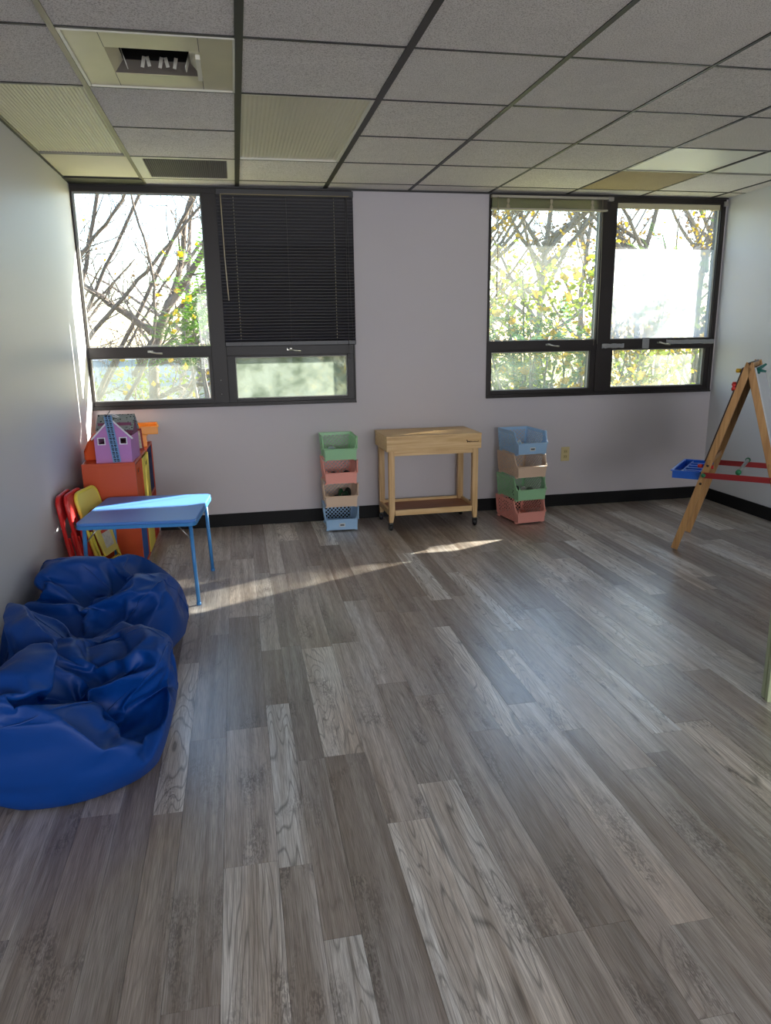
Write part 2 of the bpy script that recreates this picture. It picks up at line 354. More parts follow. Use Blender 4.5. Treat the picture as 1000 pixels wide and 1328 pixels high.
# troffer lights (off) and vents
def ribbed(name, col):
    m = mat(name, col, .35, var=.06); nt = m.node_tree; b = nt.nodes['Principled BSDF']
    return m
LENS = ribbed('prismatic_lens', (214, 208, 186)); LENS2 = mat('opal_lens', (236, 236, 222), .4, var=.02)
WHT = mat('white_enamel', (225, 222, 210), .35); CREAM = mat('cream_metal', (206, 198, 168), .3, var=.12, vscale=6); ALU = mat('dull_aluminium', (150, 146, 138), .35, .6)
def troffer(label, x0, x1, y0, y1, lens, side_white=False):
    t = thing('ceiling_light', label, 'ceiling light', ((x0+x1)/2, (y0+y1)/2, H), group='ceiling lights')
    hx, hy = (x1-x0)/2, (y1-y0)/2
    f = MB(); b = .012
    f.box(-hx+.006, hx-.006, -hy+.004, -hy+.004+b, 0, .03).box(-hx+.006, hx-.006, hy-.004-b, hy-.004, 0, .03)
    f.box(-hx+.006, -hx+.006+b, -hy+.004+b, hy-.004-b, 0, .03).box(hx-.006-b*(2 if side_white else 1), hx-.006, -hy+.004+b, hy-.004-b, 0, .03)
    f.build('frame', ALU if not side_white else WHT, t)
    mb = MB()
    if lens is LENS:   # prismatic ribs running along the fitting
        n = 56; xs = [-hx+.02+(2*hx-.045)*k/n for k in range(n+1)]; v = []; fc = []
        for k, x in enumerate(xs):
            z = .008+(.003 if k % 2 else 0)
            v += [(x, -hy+.018, z), (x, hy-.018, z)]
        for k in range(n): fc.append((2*k, 2*k+1, 2*k+3, 2*k+2))
        mb.add(v, fc)
        mb.box(-hx+.02, hx-.025, -hy+.018, hy-.018, .014, .02)
    else: mb.box(-hx+.02, hx-.02, -hy+.018, hy-.018, .006, .012)
    mb.build('diffuser', lens, t)
    bx('housing', ALU, (-hx+.008, hx-.008, -hy+.006, hy-.006, .03, .08), t)
    return t
troffer('cream ribbed ceiling light panel beside the left wall', gx[0], gx[1], gy[4], gy[2], LENS)
troffer('cream ribbed ceiling light panel with white rim above the dark blind side', gx[2], gx[3], gy[4], gy[2], LENS, True)
troffer('smooth white ceiling light panel beside the right wall', gx[6], gx[8], gy[3], gy[2], LENS2)

t = thing('air_diffuser', 'cream metal ceiling air diffuser with open rectangular throat and bent fins', 'air vent', ((gx[1]+gx[2])/2, (gy[4]+gy[5])/2, H))
hx = .292; hy = .294
f = MB(); ox0, ox1, oy0, oy1 = -.165, .165, -.135, .135
f.box(-hx, ox0, -hy, hy, .004, .010).box(ox1, hx, -hy, hy, .004, .010).box(ox0, ox1, -hy, oy0, .004, .010).box(ox0, ox1, oy1, hy, .004, .010)
f.build('face_plate', CREAM, t)
r = MB(); r.box(-hx, -hx+.012, -hy, hy, -.003, .004).box(hx-.008, hx, -hy, hy, -.003, .004).box(-hx+.012, hx-.008, hy-.008, hy, -.003, .004).box(-hx+.012, hx-.008, -hy, -hy+.008, -.003, .004)
r.build('rim', WHT, t, bevel=.001)
# shallow sloped throat, then a dark duct box above it
a = [(ox0, oy0), (ox1, oy0), (ox1, oy1), (ox0, oy1)]; c = [(-.125, -.125), (.125, -.125), (.125, .07), (-.125, .07)]
for k in range(4):
    k2 = (k+1) % 4; m_ = MB()
    P = [Vector((*a[k], .006)), Vector((*a[k2], .006)), Vector((*c[k2], .032)), Vector((*c[k], .032))]
    n_ = (P[1]-P[0]).cross(P[3]-P[0]).normalized()*.002
    m_.add([p for p in P]+[p+n_ for p in P], [(0, 1, 2, 3), (7, 6, 5, 4), (0, 4, 5, 1), (1, 5, 6, 2), (2, 6, 7, 3), (3, 7, 4, 0)])
    m_.build('throat_side', mat('throat_grey', (120, 112, 102), .7) if k == 2 else CREAM, t)
BLK = mat('duct_black', (14, 12, 12), .9)
q = MB().box(-.127, .127, -.127, .072, .18, .184).box(-.129, -.126, -.127, .072, .034, .18).box(.126, .129, -.127, .072, .034, .18).box(-.126, .126, .071, .074, .034, .18).box(-.126, .126, -.130, -.127, .034, .18)
q.build('duct', BLK, t)
for k, x in enumerate((-.055, -.028, .010, .040, .064)):
    m_ = MB().bar((x, .055, .004+.004*(k % 2)), (x+.008*(-1)**k, .066, .045), .013, .002, up=(0, 1, .1)); m_.build('fin', WHT, t)
for x, dx in ((-.128, .02), (.128, -.02)):
    m_ = MB().bar((x+dx, .03, -.004), (x, .045, .06), .034, .003, up=(1, 0, .2)); m_.build('damper_tab', WHT, t)
bx('side_flap', WHT, (.150, .166, -.11, .13, -.012, .004), t)
for x in (ox0+.0, ox1): bx('seam', GRID, (x-.0012, x+.0012, -hy+.01, oy0, .0035, .0045), t); bx('seam', GRID, (x-.0012, x+.0012, oy1, hy-.01, .0035, .0045), t)

t = thing('return_air_grille', 'grey eggcrate return air grille in cream frame above left window', 'air vent', ((gx[1]+gx[2])/2, (gy[1]+gy[2])/2, H))
f = MB(); f.box(-.295, -.235, -.295, .295, .0, .010).box(.245, .295, -.295, .295, 0, .010).box(-.235, .245, -.295, -.26, 0, .010).box(-.235, .245, .265, .295, 0, .010); f.build('frame', WHT, t, bevel=.001)
g = MB()
for k in range(40): x = -.232+k*.0121; g.box(x, x+.003, -.26, .265, .002, .012)
for k in range(22): y = -.25+k*.0236; g.box(-.235, .245, y, y+.0025, .003, .012)
g.build('eggcrate_core', mat('grille_grey', (112, 108, 106), .5), t, kind='stuff')
bx('back_pan', mat('grille_shadow', (50, 48, 48), .8), (-.235, .245, -.26, .265, .0125, .016), t)

# ------------------------------------------------------------------ windows
GLASS = glass_mat('clear_glass'); GLASS_D = glass_mat('dusty_glass', .06, (.6, .66, .6), streak=False); 
FILM = glass_mat('clouded_glass', .52, (.46, .49, .54), 1.0, 2.03)
FROST = glass_mat('frosted_film_glass', .90, (.22, .25, .22), streak=False)
GLASS_L = glass_mat('lower_dusty_glass', .22, (.34, .38, .33), streak=False)
STEEL = mat('worn_steel', (170, 168, 160), .3, .9); TAPE = mat('silver_foil_tape', (150, 150, 150), .25, .8, bump=1, bscale=60)
def window(name, G, ml, mr, panes, label):
    x0, x1, z0, z1 = G; t = thing(name, label, 'window', ((x0+x1)/2, 0, z0)); t['kind'] = 'structure'; del t['category']
    ox, oz = (x0+x1)/2, z0
    def B(nm, m, b, bev=.0015):
        b = (b[0]-ox, b[1]-ox, b[2], b[3], b[4]-oz, b[5]-oz); return bx(nm, m, b, t, bev)
    B('head_rail', FRAME, (x0, x1, -.012, .09, 2.366, z1)); B('sill_rail', FRAME, (x0, x1, -.014, .09, z0, .935))
    B('jamb', FRAME, (x0, x0+.012, -.012, .09, .935, 2.366)); B('jamb', FRAME, (x1-(.012 if x1 < 2 else .03), x1, -.012, .09, .935, 2.366))
    B('mullion', FRAME, (ml, mr, -.016, .09, .935, 2.366))
    B('sill_lip', FRAME, (x0, x1, -.022, -.0141, z0, z0+.012), .0)
    for (a0, a1, s0, s1, gm_u, gm_l, g) in panes:
        # g: upper glass x0 x1 z0 z1 ; lower glass x0 x1 z0 z1
        (ux0, ux1, uz0, uz1), (lx0, lx1, lz0, lz1) = g
        B('transom', FRAME, (a0, a1, -.010, .09, 1.272, 1.345))
        m = MB()
        for q in ((a0, lx0, .935, 1.272), (lx1, a1, .935, 1.272)): 
            if q[1]-q[0] > .002: m.box(q[0]-ox, q[1]-ox, -.006, .075, q[2]-oz, q[3]-oz)
        m.box(lx0-ox, lx1-ox, -.006, .075, .935-oz, lz0-oz).box(lx0-ox, lx1-ox, -.006, .075, lz1-oz, 1.272-oz)
        m.build('sash', FRAME, t, .0015)
        m = MB(); e = .006
        for (p0, p1, q0, q1) in ((ux0, ux1, uz0, uz1), (lx0, lx1, lz0, lz1)):
            m.box(p0-ox, p1-ox, .015, .03, q0-oz, q0+e-oz).box(p0-ox, p1-ox, .015, .03, q1-e-oz, q1-oz).box(p0-ox, p0+e-ox, .015, .03, q0+e-oz, q1-e-oz).box(p1-e-ox, p1-ox, .015, .03, q0+e-oz, q1-e-oz)
        m.build('glazing_bead', CAULK, t)
        m = MB()
        for s_ in ((a0, ux0), (ux1, a1)):
            if s_[1]-s_[0] > .003: m.box(s_[0]-ox, s_[1]-ox, -.006, .075, 1.345-oz, 2.366-oz)
        m.box(ux0-ox, ux1-ox, -.006, .075, uz1-oz, 2.366-oz+.001) if uz1 < 2.365 else None
        if m.v: m.build('fixed_frame', FRAME, t, .0015)
        B('pane', gm_u, (ux0, ux1, .032, .036, uz0, uz1), 0); B('pane', gm_l, (lx0, lx1, .032, .036, lz0, lz1), 0)
    return t, ox, oz
def handle(t, ox, oz, x, z=1.305):
    m = MB(); m.box(x-.03-ox, x+.005-ox, -.022, -.009, z-oz, z+.014-oz); m.tube([(x-.02-ox, -.024, z+.010-oz), (x-.005-ox, -.04, z+.004-oz), (x+.03-ox, -.044, z-.004-oz), (x+.072-ox, -.040, z-.007-oz)], [.007, .006, .005, .006], 8)
    m.build('handle', STEEL, t)['label'] = 'steel latch handle'
t1, ox, oz = window('window_1', G1, .85, .955, [
    (.012, .85, 0, 0, GLASS, GLASS_D, ((.014, .845, 1.35, 2.364), (.016, .828, .967, 1.268))),
    (.955, 1.885, 0, 0, GLASS, FROST, ((.97, 1.875, 1.35, 2.364), (1.013, 1.836, .960, 1.260)))], 'dark-framed left window pair, one half behind a black blind')
handle(t1, ox, oz, .44)
handle(t1, ox, oz, 1.42)
for z in (1.10, 1.0): MB().lathe([(.004, 0), (.003, .002)], 8, Matrix.Translation((.903-ox, -.016, z-oz)) @ Matrix.Rotation(PI/2, 4, 'X')).build('screw', STEEL, t1)
bx('shade_roll', mat('grey_shade', (150, 150, 148), .6), (.012-ox, .85-ox, .012, .03, 2.352-oz, 2.3665-oz), t1)
t2, ox, oz = window('window_2', G2, 3.84, 3.955, [
    (2.939, 3.84, 0, 0, GLASS_D, GLASS_L, ((2.947, 3.832, 1.347, 2.364), (2.968, 3.792, .964, 1.258))),
    (3.955, 4.856, 0, 0, FILM, GLASS_L, ((3.962, 4.848, 1.344, 2.364), (3.988, 4.812, .964, 1.262)))], 'dark-framed right window pair, its right upper pane clouded white')
handle(t2, ox, oz, 3.44); handle(t2, ox, oz, 4.40)
for a, b, z in ((3.885, 4.08, 1.292), (4.45, 4.886, 1.315)):
    m = MB(); n = 14
    v = []; fc = []
    for k in range(n+1):
        x = a+(b-a)*k/n; dy = rnd.uniform(0, .0015); v += [(x-ox, -.0185-dy if x < 3.96 else -.0125-dy, z-.016+rnd.uniform(-.003, .003)-oz), (x-ox, -.0185 if x < 3.96 else -.0125, z+.018+rnd.uniform(-.003, .003)-oz)]
    for k in range(n): fc.append((2*k, 2*k+1, 2*k+3, 2*k+2))
    m.add(v, fc); o = m.build('tape', TAPE, t2, fix=False); o['label'] = 'crinkled silver tape'
    sm = o.modifiers.new('s', 'SOLIDIFY'); sm.thickness = .0008
bx('tape', TAPE, (4.24-ox, 4.30-ox, -.0125, -.0105, 1.268-oz, 1.352-oz), t2)
bx('pale_liner', mat('pale_liner', (190, 182, 150), .6), (3.962-ox, 4.848-ox, .010, .0315, 2.325-oz, 2.364-oz), t2)
for x in (4.875,): bx('bracket', mat('clear_bracket', (150, 146, 140), .3), (x-.012-ox, x+.018-ox, -.03, -.012, 2.35-oz, 2.385-oz), t2)

# black mini blind on the left window
SLAT = mat('black_slat', (40, 38, 43), .38, var=.05); CORD = mat('blind_cord', (70, 68, 66), .6); WAND = mat('clear_wand', (170, 160, 140), .25)
t = thing('window_blind', 'closed black mini blind covering the left window\'s right half', 'blind', (1.425, -.03, 1.335))
bz = 1.335; HW = .475
bx('headrail', SLAT, (-HW, HW, -.02, .014, 2.352-bz, 2.392-bz), t, .002)
bx('valance_strip', mat('brass_strip', (128, 112, 76), .3, .4), (-HW+.03, HW-.03, -.0215, -.0195, 2.356-bz, 2.360-bz), t)
def slat_mb(half, tilt, wd=.0255, n=5):
    m = MB(); v = []; fc = []
    for x in (-half, half):
        for th in (0, .0006):
            for k in range(n):
                s_ = -wd/2+wd*k/(n-1); cr = .0018*(1-(2*s_/wd)**2)+th
                v.append((x, s_*math.cos(tilt)-cr*math.sin(tilt), s_*math.sin(tilt)+cr*math.cos(tilt)))
    for a in range(n-1):
        fc += [(a, a+1, 2*n+a+1, 2*n+a), (n+a, 3*n+a, 3*n+a+1, n+a+1)]
    fc += [(0, 2*n, 3*n, n), (n-1, 2*n-1, 4*n-1, 3*n-1)]
    m.add(v, fc, True); return m
sme = None; NS = 46
for k in range(NS):
    z = 2.343-k*.0215-bz
    if sme is None: o = slat_mb(HW, math.radians(-66)).build('slat', SLAT, t); sme = o.data
    else: o = inst('slat', sme, t)
    o.location = (0, 0, z)
    if k > 14: o.rotation_euler = (math.radians(5+rnd.uniform(-2, 2)), 0, 0)
bx('bottom_rail', SLAT, (-HW, HW, -.013, .013, .003, .036), t, .004)
for x in (-.36, .335):
    m = MB(); 
    for k in range(45): m.box(x-.0022, x+.0022, -.0148, -.0135, 2.335-k*.0215-bz, 2.342-k*.0215-bz)
    m.build('cord_hole_glints', mat('ladder_highlight', (170, 165, 130), .5), t, kind='stuff')  # pale dashes paint the sunlight glimpsed through the cord holes
    MB().tube([(x, -.013, .01), (x, -.0145, 1.01)], .0011, 6).build('cord', CORD, t)
MB().tube([(0, -.013, .01), (0, -.0145, 1.01)], .0011, 6).build('cord', CORD, t)
MB().tube([(-.445, -.024, 1.02), (-.44, -.03, .6), (-.43, -.026, .32)], .0042, 6).build('wand', WAND, t)['label'] = 'clear plastic tilt wand'
MB().tube([(.42, -.022, 1.02), (.415, -.024, .5), (.42, -.022, -.1)], .0016, 5).build('pull_cord', CORD, t)
MB().tube([(.425, -.022, 1.02), (.44, -.024, .3), (.455, -.022, .05)], .0014, 5).build('pull_cord', CORD, t)

# raised blind on the right window
t = thing('window_blind', 'raised grey mini blind bunched at the top of the right window', 'blind', (3.395, -.034, 2.29))
HW = .462
PB = mat('grey_headrail', (176, 170, 154), .35); PS = mat('taupe_slat', (118, 110, 104), .4, var=.1)
bx('headrail', PB, (-HW, HW, -.02, .014, .084, .102), t, .002); bx('bottom_rail', PB, (-HW, HW, -.018, .014, .0, .014), t, .003)
for k in range(22):
    o = slat_mb(HW-.004, 0, .026).build('slat', PS, t) if k == 0 else inst('slat', sm2, t)
    if k == 0: sm2 = o.data
    o.location = (0, -.002+rnd.uniform(-.0008, .0008), .016+k*.0031)
for x in (-.34, 0, .33):
    m = MB().box(x-.012, x+.012, -.024, -.0205, .012, .034).box(x-.010, x+.010, -.024, -.0205, .05, .078).box(x-.004, x+.004, -.023, -.0205, .034, .05); m.build('clip', WAND, t)
MB().tube([(-.42, -.026, .09), (-.415, -.03, -.25), (-.418, -.028, -.62)], .004, 6).build('wand', WAND, t)
MB().tube([(.41, -.024, .09), (.405, -.026, -.5), (.40, -.018, -.99)], .0013, 5).build('pull_cord', WAND, t)
MB().tube([(.415, -.024, .09), (.425, -.026, -.5), (.43, -.018, -.98)], .0013, 5).build('pull_cord', WAND, t)
bx('bracket', mat('clear_bracket', (150, 146, 140), .3), (HW-.0, HW+.045, -.02, .012, .075, .105), t, .002)

# outlet
t = thing('wall_outlet', 'beige duplex wall outlet on the window wall right of the baskets', 'outlet', (3.62, 0, .434))
BEI = mat('beige_plastic', (206, 190, 140), .4)
bx('cover_plate', BEI, (-.036, .036, -.006, 0, -.058, .058), t, .002)
for z in (.021, -.021):
    o = bx('socket', mat('ivory_plastic', (190, 172, 120), .4), (-.016, .016, -.009, -.006, z-.014, z+.014), t, .002)
    bx('slot', GRID, (-.008, -.0055, -.0095, -.009, z-.004, z+.006), o); bx('slot', GRID, (.0055, .008, -.0095, -.009, z-.004, z+.006), o)

# ------------------------------------------------------------------ cube cabinet with fabric bins
ORG = mat('orange_laminate', (208, 80, 38), .38, var=.05); ORE = mat('orange_edge', (214, 78, 44), .4)
X0, X1, Y0, Y1, ZT = .075, .382, -.955, -.02, .677
cab = thing('cube_cabinet', 'orange six-cube storage cabinet in the far left corner', 'cabinet', (0, 0, 0))
th = .016
bx('top', ORG, (X0, X1, Y0, Y1, ZT-th, ZT), cab, .001); bx('bottom', ORG, (X0, X1, Y0, Y1, 0, th), cab, .001)
bx('side', ORG, (X0, X1, Y0, Y0+th, th, ZT-th), cab, .001); bx('side', ORG, (X0, X1, Y1-th, Y1, th, ZT-th), cab, .001)
zm = ZT/2
bx('shelf', ORG, (X0+.006, X1, Y0+th, Y1-th, zm-th/2, zm+th/2), cab, .001)
cw = (Y1-Y0-2*th-2*th)/3
for k in (1, 2):
    y = Y0+th+k*cw+(k-1)*th
    bx('divider', ORG, (X0+.006, X1, y, y+th, th, zm-th/2), cab, .001); bx('divider', ORG, (X0+.006, X1, y, y+th, zm+th/2, ZT-th), cab, .001)
bx('back_panel', ORE, (X0, X0+.006, Y0+th, Y1-th, th, ZT-th), cab)
cloth = lambda n, c: mat(n, c, .85, bump=.4, bscale=600)
BC = {'orange': (226, 96, 44), 'yellow': (236, 214, 96), 'navy': (44, 58, 110), 'blue': (40, 92, 170), 'red': (196, 60, 44)}
for r_, cs in ((1, ('orange', 'yellow', 'navy')), (0, ('blue', 'yellow', 'red'))):
    for k, cn in enumerate(cs):
        y0 = Y0+th+k*(cw+th)+.006; y1 = y0+cw-.012; z0 = (zm+th/2) if r_ else th; z1 = z0+(ZT/2-1.5*th)-.012
        pl = ('nearest', 'middle', 'farthest')[k]+' cube of the '+('upper' if r_ else 'lower')+' cabinet row'
        b = thing('fabric_bin', f'{cn} fabric bin in the {pl}', 'storage bin', (X0+.01, y0, z0), group='fabric bins in the cube cabinet')
        m_ = cloth('felt_'+cn, BC[cn]); D = X1-X0-.016+(.012 if cn == 'yellow' else 0); Wb = y1-y0; hb = z1-z0
        q = MB().box(0, D, 0, Wb, 0, .004).box(0, D-.004, 0, .004, .004, hb).box(0, D-.004, Wb-.004, Wb, .004, hb).box(0, .004, .004, Wb-.004, .004, hb); q.build('body', m_, b)
        # front with a handle slot
        ys, ye, zs, ze = Wb/2-.045, Wb/2+.045, hb-.065, hb-.038
        q = MB().box(D-.004, D, 0, ys, .004, hb).box(D-.004, D, ye, Wb, .004, hb).box(D-.004, D, ys, ye, .004, zs).box(D-.004, D, ys, ye, ze, hb); q.build('front_panel', m_, b)
        bx('handle_slot', GRID, (D-.012, D-.0045, ys-.003, ye+.003, zs-.003, ze+.003), b)
        MB().tube([(D+.001, ys-.002, (zs+ze)/2), (D+.001, ys+.004, ze+.003), (D+.001, ye-.004, ze+.003), (D+.001, ye+.002, (zs+ze)/2), (D+.001, ye-.004, zs-.003), (D+.001, ys+.004, zs-.003)], .0025, 5, True).build('slot_rim', m_, b)

# doll house
PINK = mat('mauve_card', (196, 132, 186), .7); DPINK = mat('dark_mauve', (130, 70, 96), .7); WHC = mat('white_card', (232, 228, 226), .7)
LBL = mat('pale_blue_card', (120, 160, 200), .6)
def dots_mat():
    m = mat('grey_dotted_roof', (140, 146, 142), .8); nt = m.node_tree; b = nt.nodes['Principled BSDF']
    tc = nt.nodes.new('ShaderNodeTexCoord'); vo = nt.nodes.new('ShaderNodeTexVoronoi'); vo.inputs['Scale'].default_value = 60
    rp = nt.nodes.new('ShaderNodeValToRGB'); rp.color_ramp.interpolation = 'CONSTANT'; rp.color_ramp.elements[0].color = (.01, .01, .012, 1); rp.color_ramp.elements[1].position = .30; rp.color_ramp.elements[1].color = lin((150, 156, 152))
    nt.links.new(tc.outputs['Object'], vo.inputs[0]); nt.links.new(vo.outputs[0], rp.inputs[0]); nt.links.new(rp.outputs[0], b.inputs['Base Color']); return m
DOTS = dots_mat()
dh = thing('dollhouse', 'mauve toy house with dotted grey roof on the orange cabinet', 'dollhouse', (.262, -.93, ZT), math.radians(-3))
# front gable wall with two window holes
w2, ev, pk = .105, .155, .262
wz0, wz1, wa, wb_ = .115, .148, .046, .080
m = MB()
for sgn in (-1, 1):
    a_, b_, c_ = sgn*wa, sgn*wb_, sgn*w2
    def P(x0, x1, z0, z1): m.box(min(x0, x1), max(x0, x1), 0, .005, z0, z1)
    P(0, c_, 0, wz0); P(0, a_, wz0, wz1); P(b_, c_, wz0, wz1)
    m.prism([(0, wz1), (c_, wz1), (c_, ev), (0, pk)] if sgn > 0 else [(c_, wz1), (0, wz1), (0, pk), (c_, ev)], 0, .005)
m.build('front_wall', PINK, dh)
for sgn in (-1, 1):
    x0, x1 = sorted((sgn*wa, sgn*wb_)); f = MB(); e = .006
    f.box(x0-e, x1+e, -.003, .0, wz0-e, wz0).box(x0-e, x1+e, -.003, 0, wz1, wz1+e).box(x0-e, x0, -.003, 0, wz0, wz1).box(x1, x1+e, -.003, 0, wz0, wz1)
    f.build('window_frame', WHC, dh)
    f = MB().bar((0, -.003, pk+.004), (sgn*(w2+.014), -.003, ev-.012), .008, .008, up=(0, 1, 0)); f.build('gable_trim', WHC, dh)
    bx('side_wall', PINK, (min(sgn*w2, sgn*(w2-.005)), max(sgn*w2, sgn*(w2-.005)), .005, .26, 0, ev), dh)
bx('floor_board', WHC, (-.1, .1, .005, .26, 0, .004), dh); bx('middle_floor', DPINK, (-.1, .1, .01, .25, .10, .104), dh)
bx('rear_wall', DPINK, (-.1, .1, .255, .26, 0, ev), dh); bx('loft_wall', DPINK, (-.098, .098, .10, .104, ev, ev+.075), dh)
r1 = MB().prism([(.075, ev+.035), (.17, .275), (.175, .270), (.08, ev+.030)], -.108, .112, 'x'); r1.build('roof', DOTS, dh)
r1 = MB().prism([(.27, ev+.02), (.17, .275), (.165, .270), (.265, ev+.015)], -.108, .112, 'x'); r1.build('roof', DOTS, dh)
MB().prism([(.08, ev), (.26, ev), (.17, .262)], .100, .104, 'x').build('roof_gable', DPINK, dh); MB().prism([(.08, ev), (.26, ev), (.17, .262)], -.104, -.100, 'x').build('roof_gable', DPINK, dh)
# checked ladder strip leaning down the front
st = MB().bar((-.012, -.006, .285), (.018, -.008, .004), .046, .005, up=(0, 1, 0)); s_ = st.build('ladder_strip', LBL, dh)
m = MB()
for k in range(26):
    tt = (k+.5)/26
    for sx in (-1, 1):
        c_ = Vector((-.012+.03*tt+sx*.009, -.0092-.002*tt, .285-.281*tt)); m.bar(c_+Vector((0, 0, .0038)), c_-Vector((0, 0, .0036-.002*(k % 2))), .014-.004*((k+sx) % 3 == 0), .002, up=(0, 1, 0))
m.build('check_marks', mat('dark_check', (22, 26, 40), .7), s_, kind='stuff')
MB().tube([(-.015, .0, .285), (-.008, .002, .298), (.004, .0, .312), (-.002, .0, .300)], .002, 5).build('bow_tie', GRID, dh)
MB().tube([(-.008, .004, .298), (.018, .02, .290), (.045, .03, .272), (.03, .03, .270), (-.005, .02, .288)], [.004, .010, .008, .009, .003], 6, flat=.4).build('ribbon', WHC, dh)
tag(MB().tube([(.33, -.61, ZT+.012), (.335, -.60, ZT+.06), (.352, -.585, ZT+.11), (.34, -.57, ZT+.14), (.325, -.56, ZT+.155)], [.012, .02, .026, .02, .006], 7, flat=.35).build('paper_scrap', mat('pale_paper', (216, 224, 232), .8)), 'crumpled pale paper standing beside the toy house', 'paper')
# little framed card
t = thing('picture_card', 'small red-framed picture card leaning behind the toy house', 'picture', (.335, -.48, ZT+.0022), math.radians(20))
T = Matrix.Rotation(math.radians(-14), 4, 'X')
f = MB(); f.box(-.05, .05, 0, .006, 0, .014, T).box(-.05, .05, 0, .006, .131, .145, T).box(-.05, -.038, 0, .006, .014, .131, T).box(.038, .05, 0, .006, .014, .131, T); f.build('frame', mat('red_frame', (150, 42, 38), .5), t)
bx('card', mat('printed_card', (206, 200, 180), .7, var=.5, vscale=60), (-.038, .038, .001, .004, .014, .131), t, T=T)
T2 = MB().bar((0, .005+.03, .10), (0, .065, .0022), .02, .003, up=(1, 0, 0)); T2.build('stand_foot', mat('red_frame', (150, 42, 38), .5), t)
# yellow-orange plastic trays, one on the other
YO = mat('amber_plastic', (250, 160, 24), .3); YO.node_tree.nodes['Principled BSDF'].inputs['Subsurface Weight'].default_value = .0
def tray(loc, rz, w_, d_, h_, label, tilt=0, m_=None):
    t = thing('plastic_tray', label, 'tray', loc, rz, 'amber trays on the cabinet'); t.rotation_euler.x = tilt
    q = MB(); e = .003
    q.box(-w_/2, w_/2, -d_/2, d_/2, 0, e)
    q.box(-w_/2, w_/2, -d_/2, -d_/2+e, e, h_).box(-w_/2, w_/2, d_/2-e, d_/2, e, h_).box(-w_/2, -w_/2+e, -d_/2+e, d_/2-e, e, h_).box(w_/2-e, w_/2, -d_/2+e, d_/2-e, e, h_)
    q.build('body', m_ or YO, t, .001)
    q = MB(); q.box(-w_/2-.008, w_/2+.008, -d_/2-.008, -d_/2, h_-.006, h_).box(-w_/2-.008, w_/2+.008, d_/2, d_/2+.008, h_-.006, h_).box(-w_/2-.008, -w_/2, -d_/2, d_/2, h_-.006, h_).box(w_/2, w_/2+.008, -d_/2, d_/2, h_-.006, h_)
    q.build('rim', m_ or YO, t, .001); return t
tray((.30, -.20, ZT), math.radians(10), .13, .24, .085, 'amber plastic tray standing on the cabinet top, under another')
tray((.345, -.18, ZT+.085), math.radians(8), .20, .26, .055, 'upper amber plastic tray jutting past the cabinet edge')
t = thing('fabric_bin', 'orange soft bin lying between the toy house and left wall', 'storage bin', (.105, -.66, ZT), math.radians(6))
q = MB(); pr_ = [(-.05, 0), (.05, 0), (.045, .075), (.01, .135), (-.015, .13), (-.05, .06)]
q.prism(pr_, -.16, .16); q.build('body', cloth('felt_orange_red', (232, 92, 40)), t, .012)
q = MB().tube([(-.045, -.163, .055), (-.015, -.163, .12), (.01, -.163, .125), (.04, -.163, .072)], .004, 6); q.build('hem', cloth('felt_orange_red', (232, 92, 40)), t)

